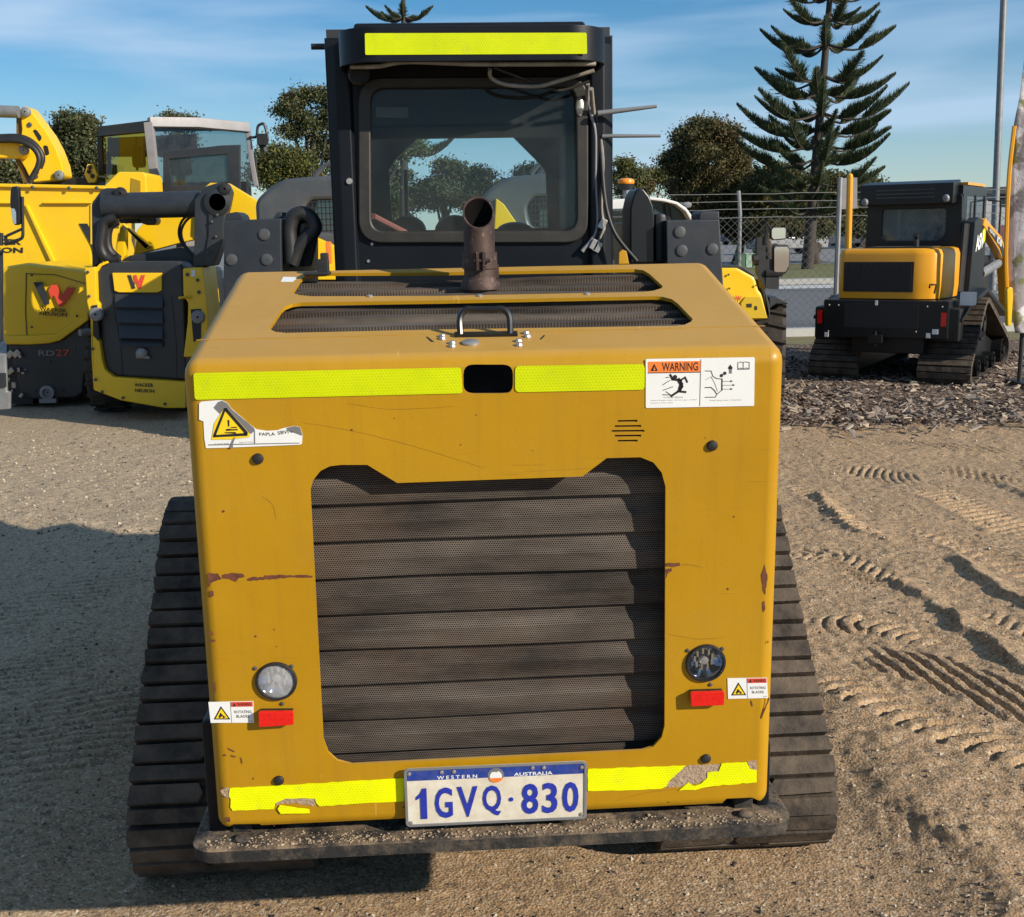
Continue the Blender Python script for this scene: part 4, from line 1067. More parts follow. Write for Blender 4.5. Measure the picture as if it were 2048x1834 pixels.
# trackside ripple where the left shade lies, a low ridge along the sunlit strip
A_, B_ = gp(0, 1025), gp(330, 1062); d_ = (B_ - A_) / np.hypot(*(B_ - A_)); q_ = (GX - A_[0]) * -d_[1] + (GY - A_[1]) * d_[0]
H += np.exp(-(q_ / .10) ** 2) * sstep(-1.2, -1.9, GX) * .035 * (1 + vnoise(GX, GY, .25, 41))
m = sstep(1.35, 1.0, abs(GX)) * sstep(.2, .5, GY) * sstep(3.4, 3.0, GY); H = H * (1 - .45 * m) - .046 * m     # the loader has settled into the sand
H = H * near - .004
H[(GX < -4.6) | (GX > 7) | (GY > 9.4)] -= .0
nv = GX.size; nx, ny = GX.shape
me = bpy.data.meshes.new('ground')
me.vertices.add(nv); me.vertices.foreach_set('co', np.stack([GX, GY, H], -1).astype(np.float32).ravel())
idx = np.arange(nv).reshape(nx, ny)
q = np.stack([idx[:-1, :-1], idx[1:, :-1], idx[1:, 1:], idx[:-1, 1:]], -1).reshape(-1, 4)
me.loops.add(q.size); me.loops.foreach_set('vertex_index', q.ravel().astype(np.int32))
me.polygons.add(len(q)); me.polygons.foreach_set('loop_start', (np.arange(len(q)) * 4).astype(np.int32))
me.polygons.foreach_set('use_smooth', np.ones(len(q), bool)); me.update(calc_edges=True); me.validate()
def m_sand():
    t = NT('packed sandy gravel'); x = t.xyz()
    a = t.ramp(t.noise(.9, 7, .6), .3, .72); b = t.ramp(t.noise(7, 8, .7), .3, .7)
    col = t.mix(a, (.455, .298, .165), (.375, .255, .148))
    left = t.ramp(x[0], -.9, -1.9)                       # greyer crushed limestone on that side of the yard
    col = t.mix(left, col, (.43, .335, .225))
    col = t.mix(t.math('MULTIPLY', b, .30), col, (.27, .185, .112))
    g = t.voro(130, out='Color'); gv = t.xyz(g)[0]
    dk = t.math('MULTIPLY', t.ramp(gv, .74, .84), .6)
    col = t.mix(dk, col, (.13, .095, .065))
    lt = t.math('MULTIPLY', t.ramp(t.xyz(g)[1], .82, .9), .55)
    col = t.mix(lt, col, (.60, .50, .37))
    g2 = t.voro(52, out='Color'); col = t.mix(t.math('MULTIPLY', t.ramp(t.xyz(g2)[2], .86, .92), .55), col, (.16, .12, .085))
    n1 = t.bump(t.voro(120), .55, .006); n2 = t.bump(t.noise(210, 6, .75), .35, .005, n1)
    n3 = t.bump(t.noise(40, 7, .72), .5, .016, n2)
    return t.done(t.bsdf(col, .92, 0, n3, .15))
me.materials.append(m_sand())
gr = bpy.data.objects.new('ground', me); COL.objects.link(gr); gr['kind'] = 'structure'
gr['label'] = 'packed sandy yard with tyre and track prints'

def hgt(x, y):
    i = np.clip(np.searchsorted(ax, x), 0, nx - 1); j = np.clip(np.searchsorted(ay, y), 0, ny - 1); return H[i, j]
def scatter(name, n, sampler, mats, label, shape):
    vs = []; fs = []; ms = []
    rr = np.random.default_rng(hash(name) % 1000 if False else len(name) * 7 + n)
    X, Y_, S = sampler(rr, n)
    hh = hgt(X, Y_)
    for i in range(len(X)):
        b = len(vs); s = S[i]; a = rr.uniform(0, 6.28); ca, sa = math.cos(a), math.sin(a)
        if shape == 'stone':
            k = rr.uniform(.6, 1.3, 6); z = hh[i] + s * .15
            for dx, dy, dz in ((k[0], 0, 0), (0, k[1], 0), (-k[2], 0, 0), (0, -k[3], 0), (.2, .1, .8 * k[4]), (0, 0, -.7)):
                vs.append((X[i] + s * (dx * ca - dy * sa), Y_[i] + s * (dx * sa + dy * ca), z + s * dz))
            fs += [(b, b + 1, b + 4), (b + 1, b + 2, b + 4), (b + 2, b + 3, b + 4), (b + 3, b, b + 4), (b + 1, b, b + 5), (b + 2, b + 1, b + 5), (b + 3, b + 2, b + 5), (b, b + 3, b + 5)]; ms += [rr.integers(len(mats))] * 8
        else:
            L, W, T = s, s * rr.uniform(.2, .55), s * .12; tl = rr.uniform(-.7, .7); t2 = rr.uniform(-.5, .5); z = hh[i] + .028 + rr.uniform(0, .035)
            for dx, dy, dz in ((-1, -1, 0), (1, -.7, 0), (1, 1, 0), (-1, .8, 0), (-1, -1, 1), (1, -.7, 1), (1, 1, 1), (-1, .8, 1)):
                px, py, pz = dx * L / 2, dy * W / 2, dz * T
                pz += px * math.tan(tl) * .6 + py * math.tan(t2)
                vs.append((X[i] + px * ca - py * sa, Y_[i] + px * sa + py * ca, z + pz))
            fs += [(b, b + 3, b + 2, b + 1), (b + 4, b + 5, b + 6, b + 7), (b, b + 1, b + 5, b + 4), (b + 1, b + 2, b + 6, b + 5), (b + 2, b + 3, b + 7, b + 6), (b + 3, b, b + 4, b + 7)]; ms += [rr.integers(len(mats))] * 6
    m = bpy.data.meshes.new(name); m.from_pydata(vs, [], fs)
    for q_ in mats: m.materials.append(q_)
    m.polygons.foreach_set('material_index', ms); m.update()
    o = bpy.data.objects.new(name, m); COL.objects.link(o); tag(o, label, None, None, 'stuff'); return o
def s_near(rr, n):
    y = .35 + (7.5 - .35) * rr.random(n) ** 2.1; x = rr.uniform(-1, 1, n) * (1.5 + y * .48) + .06 * y
    keep = ~((abs(x) < 1.0) & (y > .75) & (y < 3.1)); s = .0016 + .0065 * rr.random(n) ** 5
    return x[keep], y[keep], s[keep] * (1 + .12 * y[keep])
ST = [pm('pale stone', (.52, .43, .31), (.40, .33, .24), 40, .85), pm('brown stone', (.26, .19, .13), None, 40, .85), pm('dark stone', (.10, .08, .065), None, 40, .85)]
scatter('gravel', 14000, s_near, ST, 'loose grit and small stones on the sandy yard', 'stone')
def s_left(rr, n):
    x = rr.uniform(-4, -1.3, n); y = rr.uniform(4.2, 8, n); return x, y, .004 + .010 * rr.random(n) ** 4
scatter('gravel', 2600, s_left, ST, 'coarser pale gravel in the sunlit strip', 'stone')

# mulch bed under the far black machine
mb_px = [(1500, 838), (1620, 848), (1740, 852), (1900, 846), (2080, 842)]
edge = [gp(*p) for p in mb_px]
def bed_y(x): return np.interp(x, [e[0] for e in edge], [e[1] for e in edge])
mx_ = np.linspace(1.2, 9.5, 120); my_ = np.linspace(0, 1, 70)
vs = []; fs = []
for i, x in enumerate(mx_):
    y0 = bed_y(x) + .12 * vnoise(np.array([x]), np.array([0.]), .35, 71)[0]
    for j, t in enumerate(my_):
        y = y0 + t * (13.2 - y0); h = .035 * min(1, (y - y0) / .25 + .02) + float(vnoise(np.array([x]), np.array([y]), .4, 72)[0]) * .03 * min(1, (y - y0) / .3)
        vs.append((x, y, h + .002))
for i in range(119):
    for j in range(69): a = i * 70 + j; fs.append((a, a + 70, a + 71, a + 1))
def m_mulch():
    t = NT('bark mulch'); v = t.voro(34, out='Color', co=t.mapping((1, 1.5, 1))); g = t.xyz(v)[0]
    col = t.mix(t.ramp(g, .1, .9), (.055, .035, .026), (.20, .135, .095)); col = t.mix(t.ramp(t.xyz(v)[1], .86, .92), col, (.45, .36, .28))
    return t.done(t.bsdf(col, .9, 0, t.bump(t.voro(34, co=t.mapping((1, 1.5, 1))), .8, .03), .2))
m = MB(); m.add(vs, fs); m.build('mulch_bed', m_mulch(), fix=False, kind='structure', label='dark bark mulch bed along the fence')
CH = [pm('bark chip', (.13, .092, .070), (.08, .056, .043), 30, .85), pm('brown wood chip', (.25, .185, .138), None, 30, .85), pm('grey chip', (.22, .185, .155), None, 30, .85), pm('pale chip', (.50, .40, .30), (.36, .28, .2), 30, .8)]
def s_mul(rr, n):
    x = rr.uniform(1.8, 7.2, n); y = bed_y(x) - .6 + 5.4 * rr.random(n) ** 1.7
    keep = (rr.random(n) < sstep(-.7, .3, y - bed_y(x)) ** 1.6); return x[keep], y[keep], (.014 + .085 * rr.random(n)[keep] ** 2.6)
scatter('mulch', 16000, s_mul, CH + CH[:2], 'bark and wood chips of the mulch bed', 'chip')

# verge, road, far verge and car park beyond the fence
def sheet(name, y0, y1, x0, x1, z, mat, label):
    n = 40; v = []
    for i in range(n + 1):
        x = lerp(x0, x1, i / n); v += [(x, y0 + .15 * math.sin(x * 1.7), z), (x, y1, z)]
    b = MB(); b.add(v, [(2 * i, 2 * i + 2, 2 * i + 3, 2 * i + 1) for i in range(n)]); return b.build(name, mat, fix=False, kind='structure', label=label)
GRS = pm('dry grass', (.12, .115, .035), (.19, .155, .075), 3, .9, .05, bump=.8, bscale=40)
GRS2 = pm('verge grass', (.095, .12, .03), (.17, .15, .06), 1.2, .9, .05, bump=.8, bscale=20)
ASP = pm('asphalt', (.13, .13, .135), (.10, .10, .105), 2.2, .85, .1, bump=.3, bscale=90)
yk = PG(1600, 668).y
sheet('grass_verge', yk - 1.6, yk - .02, 0, 60, .006, GRS, 'strip of dry grass in front of the fence')
y1 = PG(1600, 570).y; y2 = PG(1600, 556).y
sheet('road', yk + .2, y1 + 1.4, -80, 120, .006, ASP, 'grey asphalt road beyond the fence')
b = MB(); b.bb((-80, yk - .02, 0), (120, yk + .2, .12)); b.build('kerb', pm('concrete kerb', (.46, .45, .42), None, 6, .85), kind='structure', label='pale concrete kerb at the foot of the fence')
sheet('road_line', y1 - .6, y1 + .9, -80, 120, .011, pm('worn road paint', (.55, .55, .54), (.35, .35, .34), 5, .8), 'white painted band along the far side of the road')
b = MB(); b.bb((-80, y1 + 1.4, 0), (120, y1 + 2.0, .14)); b.build('kerb', pm('far kerb', (.40, .39, .36), None, 3, .85), kind='structure', label='far kerb of the road')
y3 = PG(1600, 525).y
sheet('far_verge', y1 + 2.0, y3, -80, 120, .02, GRS2, 'grass verge across the road')
sheet('car_park', y3, 190, -120, 200, .02, pm('pale asphalt', (.19, .185, .18), (.15, .15, .15), .5, .85), 'car park beyond the verge')
# ------------------------------------------------------------------ trees
def leafmat(name, c, v=.2):
    t = NT(name); oi = t.n('ShaderNodeNewGeometry').outputs['Random Per Island']
    col = t.mix(oi, tuple(x * (1 - v) for x in c), tuple(min(1, x * (1 + v)) for x in c))
    d = t.bsdf(col, .65, 0, None, .25)
    tl = t.n('ShaderNodeBsdfTranslucent'); t.l(col, tl.inputs[0])
    m = t.n('ShaderNodeMixShader'); m.inputs[0].default_value = .30; t.l(d, m.inputs[1]); t.l(tl.outputs[0], m.inputs[2])
    return t.done(m.outputs[0])
LV = dict(gum=leafmat('gum leaves', (.090, .105, .045)), gum2=leafmat('olive gum leaves', (.135, .135, .062)), dark=leafmat('dark leaves', (.042, .060, .026)),
          olive=leafmat('olive leaves', (.125, .110, .045)), bush=leafmat('yellow green leaves', (.13, .135, .028)), pine=leafmat('pine needles', (.055, .080, .048), .3), pine2=leafmat('light pine needles', (.115, .135, .055), .3), rust=leafmat('brown leaves', (.16, .115, .055)))
def rnd_unit(rr, n):
    v = rr.normal(size=(n, 3)); return v / np.linalg.norm(v, axis=1)[:, None]
def leaves_mesh(name, P, S, mi, mats, parent, rr, up=.3, long_=1.7):
    n = len(P); a = rnd_unit(rr, n); b = rnd_unit(rr, n); b = b - a * (a * b).sum(1)[:, None]; b /= np.linalg.norm(b, axis=1)[:, None]
    a = a * (S * long_ / 2)[:, None]; b = b * (S / 2)[:, None]
    V = np.stack([P - a, P - b * .8 + a * .1, P + a, P + b + a * .1], 1).reshape(-1, 3)
    me = bpy.data.meshes.new(name); me.vertices.add(4 * n); me.vertices.foreach_set('co', V.astype(np.float32).ravel())
    me.loops.add(4 * n); me.loops.foreach_set('vertex_index', np.arange(4 * n, dtype=np.int32))
    me.polygons.add(n); me.polygons.foreach_set('loop_start', (np.arange(n) * 4).astype(np.int32))
    for q in mats: me.materials.append(q)
    me.polygons.foreach_set('material_index', mi.astype(np.int32)); me.update(calc_edges=True)
    o = bpy.data.objects.new(name, me); COL.objects.link(o); adopt(o, parent); return o
LK = 3.2
def tree(name, label, Y, base, blobs, mats, n, leaf, seed, group='trees beyond the yard', fill=.55, trunk_r=.22, limbs=True, clump=.30, dens=1., cat='tree'):
    rr = np.random.default_rng(seed); rd = random.Random(seed)
    k = (Y - CAM.y) / FPX
    bp_ = PY(base[0], base[1], Y); bp_.z = 0
    t = thing(name, label, cat, bp_, group)
    C3 = []
    for (x, y, rx, ry) in blobs:
        c = PY(x, y, Y); C3.append((np.array((c.x, c.y + rd.uniform(-.4, .4) * rx * k, c.z)), np.array((rx * .9 * k * KD, rx * k * KD * .9, ry * .9 * k * KD))))
    sub = []
    for c, r in C3:
        sub.append((c, r * .82))
        for _ in range(4):
            u = rnd_unit(rr, 1)[0]; u[2] = abs(u[2]) * .8 - .15; f = rr.uniform(.32, .55); sub.append((c + u * r * .82, r * f))
    C3o, C3 = C3, sub
    vol = np.array([r[0] * r[2] for c, r in C3]); vol = vol / vol.sum()
    P = []; M_ = []; S = []
    for (c, r), f in zip(C3, vol):
        n_ = n * LK * dens; nc = max(6, int(n_ * f / 60))
        u = rnd_unit(rr, nc); rad = (fill + (1 - fill) * rr.random(nc)) ** .6
        cen = c + u * rad[:, None] * r
        for q in cen:
            m = int(rr.integers(36, 86)); cr = clump * rr.uniform(.6, 1.35)
            d = rr.normal(size=(m, 3)) * cr * np.array((.62, .62, .42)); P.append(q + d); S.append(leaf * .44 * rr.uniform(.6, 1.35, m))
            base_m = rr.integers(len(mats)); M_.append(np.where(rr.random(m) < .75, base_m, rr.integers(len(mats), size=m)))
    P = np.concatenate(P); S = np.concatenate(S); M_ = np.concatenate(M_)
    P[:, 2] = np.maximum(P[:, 2], .08)
    leaves_mesh('crown', P, S, M_, mats, t, rr)
    b = MB(); ctr = sum((c * f for (c, r), f in zip(C3, vol)), np.zeros(3))
    top = Vector(ctr); mid = bp_.lerp(top, .5) + Vector((rd.uniform(-.3, .3), 0, 0))
    b.tube(spline([bp_, mid, top], 4), [lerp(trunk_r, trunk_r * .4, i / 8) for i in range(9)], 8)
    if limbs:
        for (c, r) in C3o:
            s = bp_.lerp(top, rd.uniform(.35, .75)); e = Vector(c) + Vector((0, 0, r[2] * .4)); m_ = s.lerp(e, .5) + Vector((0, 0, -.25))
            b.tube(spline([s, m_, e], 3), [lerp(trunk_r * .45, trunk_r * .08, i / 6) for i in range(7)], 6)
    b.build('trunk', MT['wood'], t, ang=60)
    return t
G_, D_ = [LV['gum'], LV['gum2'], LV['olive'], LV['dark']], [LV['dark'], LV['olive'], LV['olive'], LV['dark']]
tree('gum_tree', 'sparse grey green gum tree behind the yellow skip and excavator boom', 36, (150, 470), [(150, 245, 34, 26), (125, 270, 26, 28), (175, 268, 28, 30), (145, 310, 40, 36), (190, 315, 26, 40), (110, 330, 26, 34), (155, 360, 44, 30)], G_, 9000, .15, 1, fill=.25, dens=.62, clump=.26)
tree('gum_tree', 'gum tree cut off at the left border beneath the excavator boom', 36, (5, 470), [(0, 335, 26, 24), (12, 365, 24, 24)], G_, 2600, .15, 2)
tree('gum_tree', 'tip of a gum tree showing over the pale cab roof', 44, (352, 470), [(345, 240, 16, 10), (372, 245, 14, 8), (355, 290, 30, 30)], G_, 1800, .14, 3)
tree('gum_tree', 'tall open gum tree left of the black cab', 40, (610, 480), [(600, 200, 34, 22), (575, 222, 24, 24), (640, 195, 30, 26), (610, 245, 40, 28), (655, 240, 30, 44), (580, 262, 26, 22), (628, 290, 30, 34), (600, 325, 26, 30), (665, 320, 30, 40)], G_, 10500, .14, 4, fill=.25, dens=.55, clump=.25)
tree('bush', 'dense yellow green bush behind the grey canopy', 33, (545, 470), [(545, 315, 34, 30), (575, 330, 36, 34), (530, 345, 30, 26), (605, 350, 30, 26)], [LV['bush'], LV['olive'], LV['bush'], LV['dark']], 6000, .13, 5, fill=.5, cat='bush', limbs=False)
# the row of trees seen through the cab
for i, (bx, bl) in enumerate(((800, [(790, 365, 40, 36), (770, 400, 50, 44), (815, 395, 40, 40)]), (880, [(885, 340, 34, 28), (905, 375, 50, 40), (860, 385, 44, 40)]), (960, [(945, 350, 30, 24), (985, 385, 46, 38), (940, 395, 50, 36)]), (1060, [(1050, 350, 34, 28), (1075, 385, 44, 40), (1030, 400, 50, 32)]))):
    tree('gum_tree', ['leafy tree seen through the left side of the cab window', 'tree seen through the cab window behind the exhaust, left of it', 'low tree seen through the cab window above the exhaust mouth', 'tree seen through the right side of the cab window'][i], 48, (bx, 475), bl, G_, 4200, .17, 10 + i)
tree('gum_tree', 'branch heavy gum tree high in the left of the cab window', 30, (740, 480), [(800, 292, 50, 12), (750, 305, 34, 30), (725, 345, 36, 36)], G_, 4200, .13, 15)
# right hand side
tree('round_tree', 'large round dark tree right of the black cab', 46, (1400, 500), [(1400, 262, 52, 30), (1365, 275, 38, 30), (1440, 270, 38, 30), (1345, 320, 36, 34), (1400, 320, 60, 50), (1460, 315, 40, 40), (1375, 375, 50, 44), (1440, 375, 60, 44), (1400, 425, 70, 40), (1480, 360, 34, 34)], [LV['olive'], LV['dark'], LV['olive'], LV['rust']], 24000, .16, 20, fill=.5, trunk_r=.3)
tree('gum_tree', 'small thin tree beside the amber beacon', 58, (1235, 480), [(1240, 328, 18, 12), (1230, 352, 20, 18), (1262, 345, 12, 12)], [LV['gum2'], LV['bush'], LV['gum']], 1800, .18, 21)
tree('gum_tree', 'low olive tree between the beacon and the round tree', 60, (1290, 480), [(1290, 350, 30, 18), (1275, 368, 34, 22), (1315, 355, 24, 22), (1250, 380, 34, 18)], [LV['gum2'], LV['bush'], LV['rust']], 4200, .19, 22)
for i, (bx, bl, mm) in enumerate(((1530, [(1540, 352, 50, 30), (1500, 385, 50, 34), (1555, 400, 46, 34), (1520, 440, 60, 30)], D_), (1620, [(1615, 370, 56, 30), (1660, 395, 50, 30), (1590, 410, 46, 30), (1640, 430, 46, 34), (1600, 455, 60, 20)], D_ + [LV['pine2']]), (1720, [(1700, 370, 44, 26), (1735, 400, 44, 34), (1690, 420, 44, 34), (1720, 450, 60, 24), (1770, 420, 40, 34)], D_ + [LV['pine2']]), (1460, [(1450, 430, 40, 34), (1480, 455, 40, 24)], D_))):
    tree('shrub', ['dark evergreen shrub behind the fence, right of the round tree', 'dark evergreen shrub under the tall pine', 'dark green shrub behind the grey sign board', 'dark shrub low beside the round tree'][i], 44 + i, (bx, 492), bl, mm, 11000, .17, 30 + i, fill=.5, cat='shrub', limbs=False)

def norfolk(label, Y, base, top, nodes, seed, parentgroup='pines'):
    rd = random.Random(seed); k = (Y - CAM.y) / FPX * KD
    b0 = PY(base[0], base[1], Y); b0.z = 0; t0 = PY(top[0], top[1], Y)
    t = thing('norfolk_pine', label, 'pine', b0, parentgroup)
    b = MB(); n = 14
    H_ = t0.z
    b.tube([b0.lerp(t0, i / n) for i in range(n + 1)], [lerp(.23, .05, (i / n) ** .9) for i in range(n + 1)], 10)
    lv = []; lf = []; lm = []
    for (py, half) in nodes:
        # trunk point on this pixel row
        lo, hi = 0., 1.
        z = PY(top[0], py, Y).z; c = b0.lerp(t0, max(0, min(1.2, (z - b0.z) / (t0.z - b0.z))))
        L0 = half * k; m = 7; a0 = rd.uniform(0, 6.28)
        for j in range(m):
            a = a0 + j * 2 * math.pi / m + rd.uniform(-.18, .18); L = L0 * (rd.uniform(.88, 1.08) if j % 3 else rd.uniform(.55, .9))
            dv = Vector((math.cos(a), math.sin(a), 0)); side = Vector((-dv.y, dv.x, 0)); lift = rd.uniform(.13, .30)
            pts = [c + dv * (L * s) + Vector((0, 0, L * (-.13 * math.sin(s * 3.1) + lift * s ** 2.6))) for s in [i / 10 for i in range(11)]]
            b.tube(pts, [lerp(.055, .012, i / 10) for i in range(11)], 5)
            P = spline(pts, 7); N = len(P)
            st = rd.uniform(.30, .50) if j % 3 else rd.uniform(.12, .3)
            for i, p in enumerate(P):
                s = i / (N - 1)
                if s < st: continue
                q = (s - st) / (1 - st); fl = min(1.2, .34 * L) * (min(1, q / .22) ** .6) * (1 - q) ** .55 * .70 + .05
                tdir = (P[min(i + 1, N - 1)] - P[max(i - 1, 0)]).normalized()
                for rep in range(13):
                    ang = rd.gauss(0, .6)
                    upd = (Vector((0, 0, 1)) * math.cos(ang) + side * math.sin(ang) + tdir * rd.uniform(.25, .7)).normalized()
                    l = fl * rd.uniform(.7, 1.15); w = .015
                    e = p + upd * l; wv = (tdir + side * rd.uniform(-.9, .9)).normalized() * w
                    o = len(lv); mid = p.lerp(e, .55)
                    lv += [p - wv * .7, p + wv * .7, mid + wv * 1.2, e, mid - wv * 1.2]; lf.append((o, o + 1, o + 2, o + 3, o + 4)); lm.append(1 if rd.random() < .4 else 0)
    b.build('trunk', MT['wood'], t, ang=60)
    me = MB(); me.v = [tuple(v) for v in lv]; me.f = lf; me.m = lm
    me.build('foliage', [LV['pine'], LV['pine2']], t, ang=0, fix=False)
    return t
zpn = lambda y: y / 3.398 / KD
nodes = [(zpn(y), h) for y, h in ((-560, 38), (-430, 52), (-300, 66), (-170, 82), (-30, 100), (125, 112), (295, 140), (515, 162), (625, 150), (760, 172), (865, 160), (965, 158), (1075, 150), (1230, 135), (1330, 120), (1420, 100))]
norfolk('tall layered pine right of the round tree, its top out of frame', 40, (1602, 535), (1668, -260), nodes, 3)
norfolk('pine whose tip shows above the black cab roof', 46, (800, 480), (800, -150), [(-60, 26), (-20, 42), (34, 66), (90, 84), (150, 95), (220, 105), (300, 110)], 5)
# ------------------------------------------------------------------ machines on the left
def px_prism(b, Y, fn, pts, depth, m=0, skew=0.):
    b.prism([PY(*fn(*p), Y) for p in pts], (skew, depth, 0), m); return b
IDP = lambda x, y: (x, y)
a5 = Z(0, 500, 4.55); a15 = Z(150, 200, 3.695); a05 = Z(0, 180, 5.055); a7 = Z(60, 540, 7.0); a8 = Z(0, 340, 8.27)
def surf(parent, name, Y, items, mats, bevel=0., split=False):
    b = MB()
    for fn, pts, d, m in items: px_prism(b, Y, fn, pts, d, m)
    return b.build(name, mats, parent, bevel=bevel, split=split)
def txt(parent, Y, fn, s, quad, mat, bold=.02, name='lettering'):
    F = Frame((0, Y, 0), (1, 0, 0), (0, 0, 1)); b = MB()
    q = [F.uv(*fn(*p)) for p in quad]; put_text(b, F, s, q, 0, 0, bold); return b.build(name, mat, parent, fix=False)
def mk_tyre(parent, c, ax, r, w, mat=MT['rubberd'], rim=MT['wyel'], lug=18, name='wheel'):
    b = MB(); c = Vector(c); ax = Vector(ax).normalized(); h = w / 2
    b.lathe([(r * .55, -h * .8), (r * .62, -h), (r * .88, -h), (r * .96, -h * .8), (r * .97, 0), (r * .96, h * .8), (r * .88, h), (r * .62, h), (r * .55, h * .8)], c, ax, 36)
    a = ax.orthogonal().normalized(); q = ax.cross(a)
    for i in range(lug):
        for s in (-1, 1):
            t = 2 * math.pi * (i + (.5 if s > 0 else 0)) / lug; d = a * math.cos(t) + q * math.sin(t); tg = ax.cross(d)
            b.add([c + d * (r * k) + ax * (s * u) + tg * (w_ + (sh if u > h * .5 else 0)) for k, u, w_, sh in ((.94, .0, -.018, 0), (.94, .0, .018, 0), (.94, h, .022, .07 * r), (.94, h, -.014, .07 * r), (1.02, .0, -.013, 0), (1.02, .0, .013, 0), (1.0, h, .016, .07 * r), (1.0, h, -.010, .07 * r))],
                  [(0, 1, 2, 3), (7, 6, 5, 4), (0, 4, 5, 1), (1, 5, 6, 2), (2, 6, 7, 3), (3, 7, 4, 0)])
    ty = b.build('tyre', mat, parent, ang=30)
    b = MB(); b.lathe([(r * .57, -h * .7), (r * .5, -h * .4), (r * .18, -h * .35), (r * .16, -h * .6), (.01, -h * .6)], c, ax, 28); b.lathe([(r * .57, h * .7), (r * .5, h * .4), (r * .18, h * .35), (r * .16, h * .6), (.01, h * .6)], c, ax, 28)
    b.build('rim', rim, ty); return ty

# --- small yellow loader, seen from the back
Y0 = 8.4
WL = thing('wheel_loader', 'small yellow loader with dark grey engine door and lift posts, left of the ochre loader', 'loader', PG(270, 835))
MM = [MT['wyel'], MT['wgrey']]
surf(WL, 'rear_frame', Y0, [(a5, [(770, 165), (862, 152), (872, 210), (880, 470), (905, 490), (905, 575), (850, 560), (848, 780), (905, 830), (930, 1000), (955, 1090), (1035, 1155), (1690, 1200), (1690, 1440), (1500, 1440), (1100, 1370), (850, 1275), (832, 1010), (820, 600), (790, 480)], .5, 0)], MT['wyel'], .012)
surf(WL, 'rear_frame', Y0 - .01, [(a15, [(795, 1245), (940, 1236), (968, 1440), (985, 1650), (975, 1900), (800, 1900), (832, 1640), (835, 1500), (800, 1440)], .62, 0)], MT['wyel'], .012)
surf(WL, 'engine_door', Y0 + .06, [(a5, [(878, 215), (905, 150), (1010, 112), (1640, 105), (1665, 170), (1700, 1190), (1045, 1152), (960, 1090), (925, 900), (905, 560)], .9, 0)], MT['wgrey'], .03)
b = MB()
for i, (y0, y1) in enumerate(((400, 515), (530, 655), (668, 795), (805, 868))):
    xl0 = 1045 + (y0 - 395) * .13; xl1 = 1045 + (y1 - 395) * .13
    q = [a5(xl0, y0), a5(1478, y0 + 8), a5(1492, y1 + 8), a5(xl1, y1)]
    P = [PY(*p, Y0 + .055) for p in q]
    b.add([P[0] + Vector((0, .0, 0)), P[1], P[2] + Vector((0, -.045, 0)), P[3] + Vector((0, -.045, 0)), P[3] + Vector((0, 0, -.004)), P[2] + Vector((0, 0, -.004))], [(0, 1, 2, 3), (3, 2, 5, 4)])
b.build('louvre', MT['wgrey'], WL, fix=False)
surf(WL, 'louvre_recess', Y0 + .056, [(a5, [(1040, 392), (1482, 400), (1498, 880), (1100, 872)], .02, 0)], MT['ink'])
bp_ = surf(WL, 'badge', Y0 + .03, [(a5, [(1020, 208), (1470, 208), (1472, 368), (1430, 386), (1080, 386), (1040, 370)], .04, 0)], MT['wyel'], .006)
bd = surf(bp_, 'emblem', Y0 + .024, [(a5, [(1160, 228), (1190, 228), (1232, 348), (1200, 355)], .005, 0), (a5, [(1212, 232), (1240, 225), (1262, 290), (1286, 228), (1320, 226), (1282, 352), (1258, 355), (1238, 290), (1228, 315)], .005, 1)], [MT['wgrey'], MT['redp']], split=True)
b = MB(); c = PY(*a5(1290, 940), Y0 + .03); b.sphere(c, (.055, .04, .05), 12, 8); b.tube([c + Vector((-.05, 0, -.03)), c + Vector((.07, -.01, -.04))], .014); b.build('door_latch', MT['lgrey'], WL)
txt(WL, Y0 - .004, a5, 'WACKER', [(1222, 1212), (1395, 1215), (1395, 1248), (1225, 1243)], MT['ink'], .03); txt(WL, Y0 - .004, a5, 'NEUSON', [(1228, 1262), (1405, 1268), (1405, 1300), (1230, 1293)], MT['ink'], .03)
for p, q in (((1800, 610), MT['lens']), ((872, 585), MT['lens'])):
    c = PY(*a5(*p), Y0 - .03); b = MB(); b.lathe([(.06, .05), (.06, 0), (.05, -.01), (.01, -.015)], c, (0, 1, 0), 16); b.build('tail_lamp', MT['galv'], WL)
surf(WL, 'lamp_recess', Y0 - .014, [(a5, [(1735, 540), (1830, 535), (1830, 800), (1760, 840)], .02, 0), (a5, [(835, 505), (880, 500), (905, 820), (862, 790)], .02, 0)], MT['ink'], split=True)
b = MB(); b.tube([PY(*a15(770, 1462), Y0 - .1), PY(*a15(860, 1455), Y0 - .02)], .012); b.build('safety_pin', MT['wyel'], WL)
surf(WL, 'small_label', Y0 - .016, [(a15, [(858, 1255), (888, 1255), (888, 1305), (858, 1305)], .004, 0)], MT['white'])
surf(WL, 'lift_post', Y0 + .25, [(a15, [(125, 1250), (120, 765), (190, 665), (225, 650), (290, 650), (345, 665), (365, 700), (350, 735), (300, 760), (225, 745), (218, 860), (190, 920), (180, 1200)], .14, 0)], MT['slate'], .015)
surf(WL, 'lift_post', Y0 + .1, [(a15, [(880, 1240), (880, 740), (960, 640), (1050, 612), (1110, 612), (1142, 680), (1120, 790), (1095, 880), (1085, 1060), (1030, 1225)], .26, 0)], MT['slate'], .015)
surf(WL, 'lift_post_face', Y0 + .08, [(a15, [(985, 1000), (985, 860), (1000, 700), (1075, 620), (1140, 640), (1140, 740), (1100, 860), (1085, 1060), (1025, 1225), (945, 1225)], .03, 0)], MT['wgrey'], .008)
